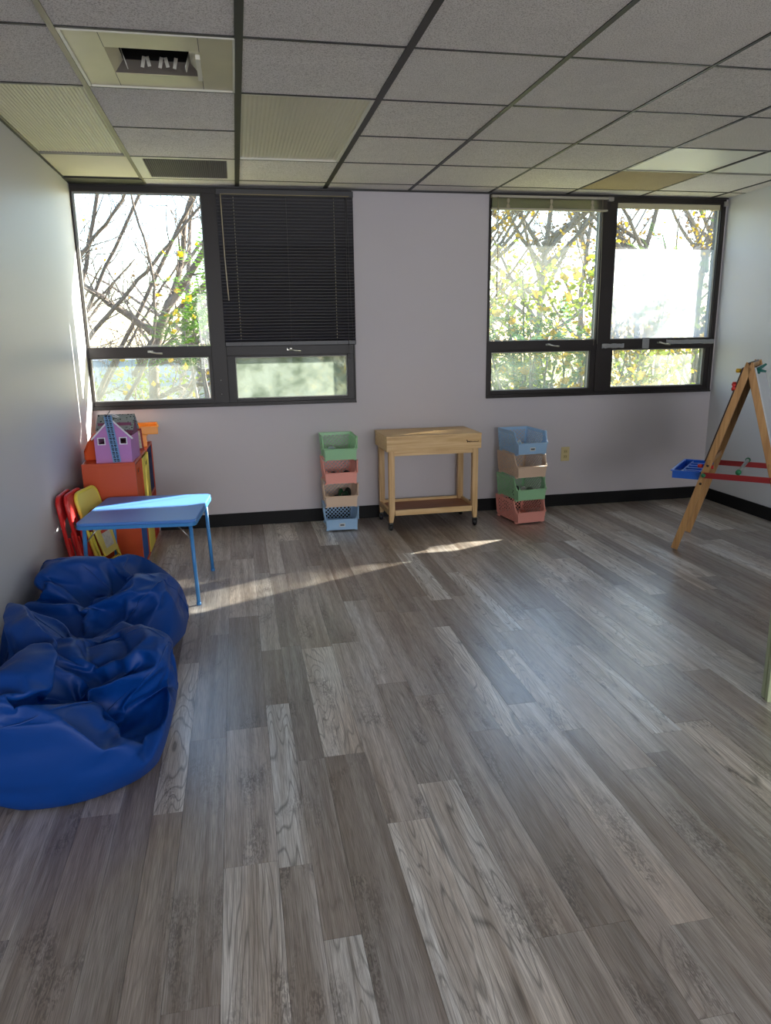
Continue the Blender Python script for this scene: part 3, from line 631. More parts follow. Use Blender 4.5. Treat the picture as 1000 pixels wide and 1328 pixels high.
# ------------------------------------------------------------------ folding chairs leaning on the left wall
def folding_chair(label, col_, loc, rz, lean, Hc=.60, Wc=.27, sticker=False):
    # local frame: x' across the chair, z' up the chair, y' thickness
    t = thing('folding_chair', label, 'chair', loc, rz, 'folded child chairs against the left wall')
    A = Matrix.Rotation(lean, 4, 'X'); mt = mat('enamel_'+col_, {'red': (206, 34, 32), 'yellow': (238, 218, 84)}[col_], .35); ms = mat('vinyl_'+col_, {'red': (190, 34, 38), 'yellow': (232, 214, 110)}[col_], .45)
    def tr(ps): return [A @ Vector(p) for p in ps]
    hw = Wc/2
    arc = [(-hw, 0, .02), (-hw, 0, Hc-.06)]+[(-hw+.05-.05*math.cos(a), 0, Hc-.06+.05*math.sin(a)) for a in np.linspace(.2, PI/2, 5)]+[(hw-.05+.05*math.sin(a), 0, Hc-.06+.05*math.cos(a)) for a in np.linspace(0, PI/2-.2, 5)]+[(hw, 0, Hc-.06), (hw, 0, .02)]
    MB().tube(tr(arc), .011, 8).build('back_frame', mt, t)
    # back panel with a scooped lower edge
    top = [(-hw+.008, Hc-.05), (-hw+.04, Hc-.008), (hw-.04, Hc-.008), (hw-.008, Hc-.05), (hw-.01, Hc-.16), (hw-.035, Hc-.145), (.03, Hc-.13), (-.03, Hc-.13), (-hw+.035, Hc-.145), (-hw+.01, Hc-.175)]
    MB().prism(top, -.008, .008, 'y', A).build('backrest', ms, t, .003)
    # rear leg pair (nested, slightly narrower), seat folded flat between
    h2 = hw-.022
    for sx in (-1, 1):
        MB().tube(tr([(sx*h2, -.010, .0), (sx*h2, -.008, Hc-.24)]), .009, 8).build('leg', mt, t)
        MB().tube(tr([(sx*hw, 0, .02), (sx*hw, 0, .0)]), .0125, 8).build('foot_cap', mat('dark_rubber', (30, 28, 28), .7) if col_ == 'red' else mt, t)
        MB().bar(*tr([(sx*(hw-.011), -.012, Hc-.27), (sx*(hw-.011), -.012, .22)]), .012, .004).build('hinge_link', mt, t)
    for z in (.07, .13): MB().tube(tr([(-h2, -.010, z), (h2, -.010, z)]), .007, 8).build('cross_bar', mt, t)
    MB().tube(tr([(-hw, 0, .17), (hw, 0, .17)]), .007, 8).build('cross_bar', mt, t)
    seat = [(-hw+.03, Hc-.235), (-hw+.045, Hc-.215), (hw-.045, Hc-.215), (hw-.03, Hc-.235), (hw-.045, .19), (hw-.065, .17), (-hw+.065, .17), (-hw+.045, .19)]
    s_ = MB().prism(seat, -.031, -.017, 'y', A).build('seat', ms, t, .004)
    if sticker:
        bx('warning_sticker', mat('sticker_paper', (214, 210, 196), .6, var=.35, vscale=50), (-.05, .055, -.0325, -.031, .21, .30), s_, T=A)
        bx('sticker_band', mat('sticker_red', (200, 70, 50), .6), (-.05, .055, -.0327, -.031, .30, .318), s_, T=A)
    return t
# rz turns local -y (front of folded chair) towards the room (+x): rotate +90deg
def lean_chair(label, col_, x, y, tw, top, **k):
    return folding_chair(label, col_, (x, y, .011), PI/2+tw, -math.asin(top/.575), Hc=.575, **k)
lean_chair('red folding child chair leaning flat against the left wall, closest to it', 'red', .100, -1.29, -.04, .072)
lean_chair('red folding child chair sandwiched between the other two folded chairs', 'red', .158, -1.25, -.10, .092)
lean_chair('yellow folding child chair leaning in front of the two red ones', 'yellow', .250, -1.17, -.24, .142, sticker=True)

# ------------------------------------------------------------------ blue card table
TB = mat('blue_vinyl', (84, 138, 218), .38, bump=.25, bscale=350); TE = mat('blue_enamel', (66, 140, 208), .35)
rt = math.radians(-5.5)
t = thing('folding_table', 'small square blue folding table with vinyl top, beside the beanbags', 'table', (.488, -1.355, 0), rt)
def rrect(hx, hy, r, n=5):
    P = []
    for cx, cy, a0 in ((hx-r, hy-r, 0), (-hx+r, hy-r, PI/2), (-hx+r, -hy+r, PI), (hx-r, -hy+r, 1.5*PI)):
        for k in range(n+1): a = a0+PI/2*k/n; P.append((cx+r*math.cos(a), cy+r*math.sin(a)))
    return P
MB().prism(rrect(.305, .325, .035), .466, .482, 'z').build('table_top', TB, t, .004)
rr = rrect(.307, .327, .037); m = MB(); n = len(rr); ri = rrect(.290, .310, .03)
v = [(x, y, .447) for x, y in rr]+[(x, y, .466) for x, y in rr]+[(x, y, .447) for x, y in ri]+[(x, y, .466) for x, y in ri]; fc = []
for k in range(n): k2 = (k+1) % n; fc += [(k, k2, n+k2, n+k), (2*n+k2, 2*n+k, 3*n+k, 3*n+k2), (k2, k, 2*n+k, 2*n+k2), (n+k, n+k2, 3*n+k2, 3*n+k)]
m.add(v, fc); m.build('apron', TE, t, .002)
for sx in (-1, 1):
    for sy in (-1, 1):
        l = MB().tube([(sx*.272, sy*.283, .45), (sx*.286, sy*.296, .012)], .0105, 10).build('leg', TE, t)
        MB().tube([(sx*.286, sy*.296, .014), (sx*.2865, sy*.2965, .0)], .0125, 10).build('foot_cap', TE, l)
        MB().tube([(sx*.275, sy*.283, .36), (sx*.20, sy*.283, .45)], .004, 6).build('brace', STEEL, t)
    
# ------------------------------------------------------------------ stacking baskets
def lattice(m, hw0, hw1, z0, z1, place, pitch=.029, bw=.0058, th=.0022, e=.012):
    """diagonal bars clipped to a trapezoid (half widths hw0 at z0, hw1 at z1); place(u,z,d) -> point"""
    def hw(z): return (hw0+(hw1-hw0)*(z-z0)/(z1-z0))-e*.5
    def clip(p, q):
        out = []; N = 60
        for k in range(N+1):
            u = p[0]+(q[0]-p[0])*k/N; z = p[1]+(q[1]-p[1])*k/N
            if z0 <= z <= z1 and abs(u) <= hw(z): out.append((u, z))
        return (out[0], out[-1]) if len(out) > 1 else None
    W_ = max(hw0, hw1); Hh = z1-z0
    c = -W_-Hh
    while c < W_:
        for s_ in (1, -1):
            p, q = ((c, z0), (c+Hh, z1)) if s_ > 0 else ((c+Hh, z0), (c, z1))
            r_ = clip(p, q)
            if r_:
                (a, b), (c2, d) = r_; L2 = math.hypot(c2-a, d-b)
                if L2 < .004: continue
                nx, nz = -(d-b)/L2*bw/2, (c2-a)/L2*bw/2
                off = .0002 if s_ > 0 else 0
                pts = [(a+nx, b+nz), (a-nx, b-nz), (c2-nx, d-nz), (c2+nx, d+nz)]
                m.add([place(u, z, off) for u, z in pts]+[place(u, z, th+off) for u, z in pts], [(0, 1, 2, 3), (7, 6, 5, 4), (0, 4, 5, 1), (1, 5, 6, 2), (2, 6, 7, 3), (3, 7, 4, 0)])
        c += pitch
BK = {'green': (156, 206, 160), 'coral': (244, 166, 152), 'tan': (224, 196, 170), 'blue': (158, 194, 228)}
def basket(cn, label, loc, rz, grp, tagl=False, D=.33):
    t = thing('stacking_basket', label, 'basket', loc, rz, grp); m_ = mat('plastic_'+cn, BK[cn], .38, spec=.4)
    Hh = .172; b0, b1 = .108, .124; th = .0025
    # floor pan with small feet
    q = MB().box(-b0, b0, -D*.5+.015, D*.5-.012, .010, .0135)
    for sx in (-1, 1):
        for y in (-D*.5+.03, D*.5-.045): q.box(sx*b0-.008, sx*b0+.008, y, y+.03, 0, .0105)
    q.build('base', m_, t)
    yb = D*.5
    # back panel
    q = MB(); pl = lambda u, z, d: (u, yb-.012*(1-z/Hh)-d, z)
    lattice(q, b0-.01, b1-.012, .022, Hh-.02, pl)
    def strip(u0, u1, z0, z1, P, q=q):
        q.add([P(u0, z0, -.0005), P(u1, z0, -.0005), P(u1, z1, -.0005), P(u0, z1, -.0005), P(u0, z0, th+.0008), P(u1, z0, th+.0008), P(u1, z1, th+.0008), P(u0, z1, th+.0008)], [(0, 1, 2, 3), (7, 6, 5, 4), (0, 4, 5, 1), (1, 5, 6, 2), (2, 6, 7, 3), (3, 7, 4, 0)])
    strip(-b0, b0, .010, .024, pl); strip(-b1, b1, Hh-.022, Hh, pl)
    for sx in (-1, 1):
        a, b = sx*b0, sx*b1
        q.add([pl(a, .01, 0), pl(a-sx*.016, .01, 0), pl(b-sx*.016, Hh, 0), pl(b, Hh, 0), pl(a, .01, th), pl(a-sx*.016, .01, th), pl(b-sx*.016, Hh, th), pl(b, Hh, th)], [(0, 1, 2, 3), (7, 6, 5, 4), (0, 4, 5, 1), (1, 5, 6, 2), (2, 6, 7, 3), (3, 7, 4, 0)])
    q.build('back_panel', m_, t)
    # side panels
    yf = -D*.5+.055
    for sx in (-1, 1):
        q = MB(); P = lambda u, z, d, sx=sx: (sx*(b0+(b1-b0)*z/Hh-d), (yf+yb)/2+u, z); hl = (yb-yf)/2
        lattice(q, hl-.012, hl-.010, .022, Hh-.02, P)
        strip(-hl-.03, hl-.012, .010, .024, P, q); strip(-hl+.004, hl, Hh-.022, Hh, P, q)
        for a, b in ((-hl, -hl+.02), (hl-.018, hl)): strip(a, b, .024, Hh-.022, P, q)
        # solid wing sweeping down to the front lip
        pts = [(-hl, .010), (-hl, Hh), (-hl-.004, Hh), (-hl-.012, Hh-.03), (-hl-.022, .118), (-hl-.036, .098), (-hl-.055, .088), (-hl-.050, .010)]
        q.add([P(u, z, -.0006) for u, z in pts]+[P(u, z, th) for u, z in pts], [tuple(range(8)), tuple(range(8, 16))[::-1]]+[(i, 8+i, 8+(i+1) % 8, (i+1) % 8) for i in range(8)])
        q.build('side_panel', m_, t)
        # flared flange along wing edge
        fl_ = [P(u, z, -.004) for u, z in [(-hl+.006, Hh), (-hl-.006, Hh-.002), (-hl-.014, Hh-.03), (-hl-.024, .118), (-hl-.038, .099), (-hl-.056, .089)]]
        MB().tube(fl_, [.0035, .0055, .0055, .0055, .005, .004], 6).build('wing_flange', m_, t)
    # front lip
    ft = -D*.5
    q = MB(); Pf = lambda u, z, d: (u, ft+.008*(1-z/.088)+d, z)
    strip(-b0-.004, b0+.004, .010, .088, Pf, q); q.build('front_lip', m_, t)
    MB().tube([(-b0-.008, ft, .089), (b0+.008, ft, .089)], .0045, 6).build('lip_rim', m_, t)
    # rounded inner corners of the opening
    q = MB()
    for sx in (-1, 1):
        c_ = [(sx*b0, .086), (sx*(b0-.03), .086), (sx*(b0-.014), .092), (sx*(b0-.003), .104), (sx*(b0+.004), .125)]
        q.add([Pf(u, z, 0) for u, z in c_]+[Pf(u, z, .003) for u, z in c_], [tuple(range(5)), tuple(range(5, 10))[::-1]]+[(i, 5+i, 5+(i+1) % 5, (i+1) % 5) for i in range(5)])
    q.build('corner_gusset', m_, t)
    if tagl:
        l_ = bx('label_holder', mat('label_white', (214, 216, 214), .5), (-.021, .021, ft+.0005, ft+.0035, .034, .06), t, .001)
        bx('label_print', mat('label_grey', (96, 102, 110), .6), (-.015, .015, ft-.0003, ft+.0006, .041, .054), l_)
    return t
tiers_l = [('blue', 'blue lattice basket with a small label, bottom of the left stack', True), ('tan', 'tan lattice basket, second from the floor in the left stack', False), ('coral', 'coral lattice basket, third from the floor in the left stack', False), ('green', 'green lattice basket on top of the left stack', False)]
tiers_r = [('coral', 'coral lattice basket, bottom of the right stack', False), ('green', 'green lattice basket, second from the floor in the right stack', False), ('tan', 'tan lattice basket, third from the floor in the right stack', False), ('blue', 'blue lattice basket with a small label on top of the right stack', True)]
PT = .174
for k, (c, l, tg) in enumerate(tiers_l): basket(c, l, (1.72, -.20, k*PT), math.radians(-2+.5*k), 'stacking baskets left of the cart', tg)
for k, (c, l, tg) in enumerate(tiers_r): basket(c, l, (3.115, -.325, k*PT), math.radians(7-1.0*k), 'stacking baskets right of the cart', tg, D=.36)
# toys in the baskets
def blob(name, label, cat, c, loc, sc, seed, grp=None, rough=.4):
    m = MB(); r_ = random.Random(seed); n = 10; prof = []
    v = []; fc = []
    for i in range(7):
        a = PI*i/6
        for k in range(n):
            b = 2*PI*k/n; rr_ = 1+.28*math.sin(2*b+seed)*math.sin(a)+.1*r_.uniform(-1, 1)
            v.append((sc[0]*rr_*math.sin(a)*math.cos(b), sc[1]*rr_*math.sin(a)*math.sin(b), sc[2]*(1-math.cos(a))))
    for i in range(6):
        for k in range(n): fc.append((i*n+k, i*n+(k+1) % n, (i+1)*n+(k+1) % n, (i+1)*n+k))
    m.add(v, fc, True); o = m.build(name, mat('toy_'+'_'.join(map(str, c)), c, rough)); o.location = loc; o.rotation_euler = (0, 0, r_.uniform(0, 3)); return tag(o, label, cat, grp)
zt = 3*PT+.0135
t = thing('toy_dish', 'round grey toy dish in the top green basket', 'toy', (1.665, -.25, zt+.045)); t.rotation_euler = (math.radians(55), 0, .3)
MB().lathe([(.006, 0), (.03, .004), (.036, .012), (.034, .012), (.028, .007)], 20).build('dish', mat('toy_grey', (170, 184, 190), .35), t); MB().lathe([(.008, .003), (.008, .012), (.003, .014)], 12).build('knob', mat('toy_white', (225, 228, 226), .35), t)
blob('toy_food', 'yellow toy lump in the top green basket', 'toy', (222, 178, 60), (1.73, -.24, zt), (.032, .026, .028), 3)
blob('toy_shell', 'white rounded toy in the top green basket', 'toy', (220, 224, 220), (1.775, -.27, zt), (.026, .022, .026), 5)
blob('toy_animal', 'brown toy lump behind the yellow one in the top green basket', 'toy', (120, 84, 50), (1.72, -.17, zt), (.04, .03, .024), 8)
for k, (x, y) in enumerate([(1.68, -.2), (1.74, -.24), (1.78, -.18)]):
    blob('toy_block', ('leftmost', 'middle and frontmost', 'rightmost')[k]+' small black toy in the coral basket of the left stack', 'toy', (30, 28, 30), (x, y, 2*PT+.0135), (.034, .03, .03), 20+k, None)
for k, (x, y, c, hh) in enumerate([(1.70, -.22, (30, 34, 32), .03), (1.76, -.24, (24, 60, 40), .045), (1.79, -.16, (28, 40, 34), .05), (1.74, -.14, (20, 92, 56), .045)]):
    blob('toy_dinosaur', ('bright green' if c[1] > 80 else 'dark green' if c[1] > 50 else 'near-black' if k == 0 else 'blackish green')+' lumpy toy in the tan basket of the left stack', 'toy', c, (x, y, PT+.0135), (.035, .028, hh), 30+k, 'toys in the left tan basket')
t = thing('toy_boat', 'white and teal toy piece lying in the top blue basket', 'toy', (3.09, -.33, zt), math.radians(20))
MB().prism([(-.06, .0), (.055, 0), (.075, .03), (.02, .045), (-.01, .07), (-.04, .04), (-.07, .03)], -.025, .025).build('hull', mat('toy_teal', (170, 204, 204), .4), t, .006)
MB().prism([(-.03, .04), (.03, .036), (.0, .085)], -.008, .008).build('fin', mat('toy_white', (225, 228, 226), .35), t, .002)
blob('toy_block', 'pale grey toy beside the teal piece in the top blue basket', 'toy', (190, 200, 205), (3.16, -.36, zt), (.04, .03, .025), 44)
blob('toy_animal', 'black toy animal in the green basket of the right stack', 'toy', (26, 26, 30), (3.06, -.36, PT+.0135), (.045, .034, .042), 45)
blob('toy_animal', 'white-patched toy animal in the green basket of the right stack', 'toy', (196, 196, 190), (3.12, -.36, PT+.0135), (.024, .022, .038), 46)
blob('toy_animal', 'grey-green toy animal in the green basket of the right stack', 'toy', (110, 130, 116), (3.175, -.36, PT+.0135), (.036, .028, .034), 47)

# ------------------------------------------------------------------ rolling wooden cart
PINE = wood('pine', (232, 200, 148), (206, 166, 112), .45, 'X'); PINEZ = wood('pine_upright', (226, 192, 142), (200, 160, 108), .45, 'Z'); SHELF = wood('hardboard', (168, 110, 74), (140, 88, 60), .55, 'X')
t = thing('rolling_cart', 'light pine sensory table on casters under the wall between the windows', 'table', (2.385, -.262, 0), math.radians(1))
bx('top_lid', PINE, (-.357, .357, -.208, .208, .686, .701), t, .002)
bo = MB().box(-.355, .355, -.206, -.188, .590, .6855).box(-.355, .355, .188, .206, .590, .6855).box(-.355, -.337, -.188, .188, .590, .6855).box(.337, .355, -.188, .188, .590, .6855).box(-.337, .337, -.188, .188, .592, .600); bo.build('tray_box', PINE, t, .0015)
lg = .021
for sx in (-1, 1):
    for sy in (-1, 1):
        x, y = sx*.316, sy*.172; m = MB()
        c0 = [(x-lg, y-lg), (x+lg, y-lg), (x+lg, y+lg), (x-lg, y+lg)]; xi = x-sx*0+sx*.004
        v = [(a, b, .5895) for a, b in c0]+[(a, b, .15) for a, b in c0]+[(x+sx*.006+(a-x)*.66, y+(b-y)*.7, .062) for a, b in c0]
        m.add(v, [(3, 2, 1, 0), (8, 9, 10, 11)]+[(i, (i+1) % 4, 4+(i+1) % 4, 4+i) for i in range(4)]+[(4+i, 4+(i+1) % 4, 8+(i+1) % 4, 8+i) for i in range(4)])
        l_ = m.build('leg', PINEZ, t, .0015)
        wx_ = x+sx*.008
        c_ = MB().box(wx_-.012, wx_+.012, y-.012, y+.012, .048, .062).box(wx_-.016, wx_-.012, y-.01, y+.014, .02, .055).box(wx_+.012, wx_+.016, y-.01, y+.014, .02, .055); c_.build('caster_fork', mat('black_plastic', (22, 22, 24), .4), t)
        T = Matrix.Translation((wx_, y+.004, .0255)) @ Matrix.Rotation(PI/2, 4, 'Y'); MB().lathe([(.006, -.0115), (.022, -.0115), (.0255, -.006), (.0255, .006), (.022, .0115), (.006, .0115)], 20, T).build('caster_wheel', mat('black_plastic', (22, 22, 24), .4), t)
bx('apron', PINE, (-.295, .295, -.187, -.170, .555, .5895), t, .001); bx('apron', PINE, (-.295, .295, .170, .187, .555, .5895), t, .001)
m = MB().box(-.294, .294, -.190, -.172, .115, .155); m.build('shelf_rail', PINE, t, .001); bx('shelf_rail', PINE, (-.294, .294, .172, .190, .115, .155), t, .001)
for sx in (-1, 1): bx('shelf_rail', PINE, (sx*.328-.009, sx*.328+.009, -.151, .151, .115, .155), t, .001)
bx('shelf_panel', SHELF, (-.319, .319, -.1715, .1715, .128, .136), t)
# small burnt-in maker's mark: running dog and a wavy word
INK = mat('burnt_mark', (34, 24, 18), .8); m = MB()
dog = [(0, .012), (.006, .016), (.012, .006), (.030, .004), (.034, .008), (.033, .0), (.030, -.006), (.027, -.001), (.014, -.001), (.011, -.007), (.008, -.001), (.004, .006)]
m.prism([(.238+a, .640+b) for a, b in dog], -.2072, -.2058)
for k in range(9): a = .274+k*.0068; m.box(a, a+.0052, -.2072, -.2058, .6385-.001*(k % 2), .6425+.002*(k in (0, 4, 8)))
m.build('maker_mark', INK, t)

# ------------------------------------------------------------------ easel
EW = wood('easel_wood', (206, 160, 104), (176, 130, 82), .45, 'Z'); RED = mat('red_bar', (150, 30, 34), .4); BLU = mat('blue_tray', (38, 104, 214), .3); GRN = mat('green_knob', (40, 130, 84), .4); YEL = mat('yellow_knob', (222, 176, 44), .4)
ang = math.radians(47); Fn = Vector((3.775, -1.366, 0)); AXv = Vector((math.cos(ang), math.sin(ang), 0)); Nv = Vector((AXv.y, -AXv.x, 0)); ss, hh = .3417, 1.207; WE = .52
ea = thing('art_easel', 'child wooden double-sided easel with red spreader bars at right', 'easel', tuple(Fn))
def E(a, s_, z): return AXv*a+Nv*s_+Vector((0, 0, z))
kx = ss/hh
def on(a, s_sign, z, off=0):       # point on the leg plane (left panel: -1, right panel: +1)
    s_ = z*kx if s_sign < 0 else 2*ss-z*kx
    return E(a, s_, z)
for sg in (-1, 1):
    for a in (.02, WE-.02):
        p0, p1 = on(a, sg, .0), on(a, sg, hh+.004); MB().bar(p0+(p1-p0).normalized()*.006, p1, .021, .042, up=tuple(AXv.cross(p1-p0).normalized())).build('leg', EW, ea, .002)
    # board held between the legs
    dn = Nv*(-1 if sg < 0 else 1)
    q = MB(); zs = (.42, 1.17)
    for z in zs: pass
    pl = []
    for a, z in ((.012, .60), (WE-.012, .60), (WE-.012, 1.185), (.012, 1.185)): pl.append(on(a, sg, z)+dn*.0232)
    q.add(pl+[p+dn*.007 for p in pl], [(0, 1, 2, 3), (7, 6, 5, 4), (0, 4, 5, 1), (1, 5, 6, 2), (2, 6, 7, 3), (3, 7, 4, 0)])
    q.build('chalkboard' if sg < 0 else 'whiteboard', mat('chalk_dark', (58, 44, 40), .7) if sg < 0 else mat('whiteboard', (214, 218, 222), .3), ea)
    for z in (.595, 1.195): MB().bar(on(.0, sg, z), on(WE, sg, z), .018, .03).build('panel_rail', EW, ea, .001)
for a in (-.004, WE+.004):
    MB().bar(on(a-(.007 if a < 0 else -.007), -1, .515), on(a-(.007 if a < 0 else -.007), 1, .515), .006, .036).build('spreader_bar', RED, ea, .001)
MB().tube([on(-.0, -1, hh), on(WE, -1, hh)], .009, 8).build('hinge_rod', mat('dark_metal', (60, 56, 54), .4, .6), ea)
# paper roll clamp bar between the spreaders
MB().tube([E(.02, ss+.0, .548), E(WE-.02, ss+.0, .548)], .011, 12).build('paper_rod', mat('grey_rod', (178, 184, 180), .4), ea)
for a in (-.004, WE+.002): MB().tube([E(a, ss, .548), E(a+.02*(1 if a < .1 else -1), ss, .548)], .017, 12).build('rod_cap', GRN, ea)
def knob(p, d, m_, r_=.014, l_=.02): MB().tube([p, p+d*l_*.4, p+d*l_], [r_*.8, r_, r_*.75], 12).build('knob', m_, ea)
knob(on(-.012, -1, .515), -AXv, GRN); knob(on(-.012, 1, .515), -AXv, YEL)
for z, sg in ((.575, -1), (.455, -1), (.60, 1)):
    p = on(.02, sg, z)-AXv*.0105; MB().tube([p, p-AXv*.004], .008, 12).build('bolt', mat('dark_metal', (60, 56, 54), .4, .6), ea)
knob(on(.02, -1, .565)-Nv*.03+AXv*.02, -Nv, mat('red_knob', (206, 50, 44), .4), .013, .03); knob(on(.02, -1, .565)+Nv*.022, Nv, mat('red_knob', (206, 50, 44), .4), .012, .014)
# clips at top
m = MB()
for k in range(5): a = 2*PI*k/5; c_ = on(.03, -1, 1.07)-Nv*.036; m.tube([c_, c_+Vector((0, 0, 1))*.026*math.sin(a)+AXv*.026*math.cos(a)], [.010, .013], 8)
m.build('flower_clip', mat('red_knob', (206, 50, 44), .4), ea)['label'] = 'red flower-shaped clip'
m = MB(); c_ = on(.04, -1, 1.165)-Nv*.03; m.tube([c_, c_-Nv*.03], .013, 8).tube([c_-Nv*.024-AXv*.014, c_-Nv*.024+AXv*.014], .009, 8); m.build('clip', YEL, ea)['label'] = 'yellow clip'
m = MB(); c_ = on(.05, 1, 1.17)+Nv*.03
for d in ((.02, .0, .01), (.045, 0, .035), (.05, 0, -.008), (.015, 0, -.02)): m.tube([c_, c_+Nv*d[0]+AXv*(d[2]*.5)+Vector((0, 0, d[2]))], [.012, .006], 8)
m.build('bug_clip', mat('teal_clip', (30, 104, 96), .4), ea)['label'] = 'dark teal animal-shaped clip'
# blue paint tray hung outside the left panel
def tray_on_easel():
    t = thing('paint_tray', 'bright blue plastic paint tray hooked on the left side of the easel', 'tray', (0, 0, 0))
    zt_ = .525; w0, w1 = .035, WE-.02; sI = zt_*kx-.034; sO = sI-.165
    o = Fn
    def Pn(a, s_, z): return o+E(a, s_, z)
    def bx8(a0, a1, s0, s1, z0, z1, q): q.add([Pn(a, s_, z) for z in (z0, z1) for s_ in (s0, s1) for a in (a0, a1)], [(0, 2, 3, 1), (4, 5, 7, 6), (0, 1, 5, 4), (2, 6, 7, 3), (0, 4, 6, 2), (1, 3, 7, 5)])
    q = MB(); e = .004; zb = zt_-.05
    bx8(w0, w1, sO, sI, zb, zb+e, q); bx8(w0, w1, sO, sO+e, zb+e, zt_, q); bx8(w0, w1, sI-e, sI, zb+e, zt_, q); bx8(w0, w0+e, sO+e, sI-e, zb+e, zt_, q); bx8(w1-e, w1, sO+e, sI-e, zb+e, zt_, q)
    q.build('body', BLU, t)
    q = MB(); r_ = .010
    bx8(w0-r_, w1+r_, sO-r_, sO, zt_-.004, zt_+.002, q); bx8(w0-r_, w1+r_, sI-.0, sI+.006, zt_-.004, zt_+.002, q); bx8(w0-r_, w0, sO, sI, zt_-.004, zt_+.002, q); bx8(w1, w1+r_, sO, sI, zt_-.004, zt_+.002, q)
    q.build('rim', BLU, t, .001)
    n = 5
    for k in range(1, n):
        a = w0+(w1-w0)*k/n; q = MB(); bx8(a-.014, a+.014, sO+.055, sI-e, zt_-.022, zt_-.006, q); q.build('divider', BLU, t, .002)
    q = MB(); bx8(w0+e, w1-e, sO+.048, sO+.055, zb+e, zt_-.006, q); q.build('divider', BLU, t, .001)
    for a in (w0+.03, w1-.03): q = MB(); bx8(a-.01, a+.01, sI, sI+.020, zt_-.016, zt_-.004, q); q.build('hook', BLU, t)
    return t
tray_on_easel()

# pale green folding panel at the right edge
PG = mat('pale_green_paint', (176, 186, 150), .5, var=.06)
t = thing('room_divider', 'pale green painted folding screen standing at the right edge', 'panel', (2.975, -3.24, 0))
T = Matrix.Rotation(math.radians(-14), 4, 'Z')
bx('leaf', PG, (0, .62, -.021, 0, .004, .98), t, .002, T=T); bx('leaf', PG, (.002, .62, -.050, -.026, .0, .98), t, .002, T=T)
bx('felt_strip', GRID, (.006, .62, -.026, -.021, .01, .97), t, T=T)  # dark strip stands in for the shade in the gap between leaves
bx('panel_rail', PG, (.03, .60, -.054, -.050, .30, .304), t, T=T)

# ------------------------------------------------------------------ beanbags
BB = mat('blue_nylon', (0, 62, 142), .50, spec=.32, bump=.12, bscale=900, var=.06, vscale=5)
SEAM = mat('blue_nylon_seam', (0, 62, 140), .5)
# the slumped shape of each bag: millimetre coordinates (x, y, z) of an icosphere's 2562 vertices after settling on the floor
_bm = bmesh.new(); bmesh.ops.create_icosphere(_bm, subdivisions=5, radius=1)
SPH = np.array([v.co[:] for v in _bm.verts]); SPF = [tuple(v.index for v in f.verts) for f in _bm.faces]; _bm.free()
def beanbag(label, mm, lo):
    P = np.array(mm, float).reshape(-1, 3)*.001+np.array(lo); hi = P.max(0)
    c = Vector(((lo[0]+hi[0])/2, (lo[1]+hi[1])/2, 0)); P = P-np.array(c)
    t = thing('beanbag', label, 'beanbag', c, group='blue beanbags by the left wall')
    me = bpy.data.meshes.new('shell'); me.from_pydata([tuple(p) for p in P], [], SPF); me.update()
    me.materials.append(BB); me.polygons.foreach_set('use_smooth', [True]*len(me.polygons))
    o = bpy.data.objects.new('shell', me); COL.objects.link(o); o.parent = t
    md = o.modifiers.new('smooth', 'SUBSURF'); md.levels = 2; md.render_levels = 2
    nr = np.array([v.normal[:] for v in me.vertices])
    for az in (0.3, 0.3+PI*2/3, 0.3+PI*4/3):
        pp = []; last = -1
        for th_ in np.linspace(.06, PI*.82, 90):
            d = np.array([math.sin(th_)*math.cos(az), math.sin(th_)*math.sin(az), math.cos(th_)]); i = int(np.argmax(SPH @ d))
            if i != last: pp.append(Vector(P[i]+nr[i]*.0005)); last = i
        sm_ = [pp[0]]+[(pp[i-1]+pp[i]*2+pp[i+1])/4 for i in range(1, len(pp)-1)]+[pp[-1]]
        for q in sm_: q.z = max(q.z, .004)
        MB().tube(sm_, .0028, 5).build('seam', SEAM, t)
    return t
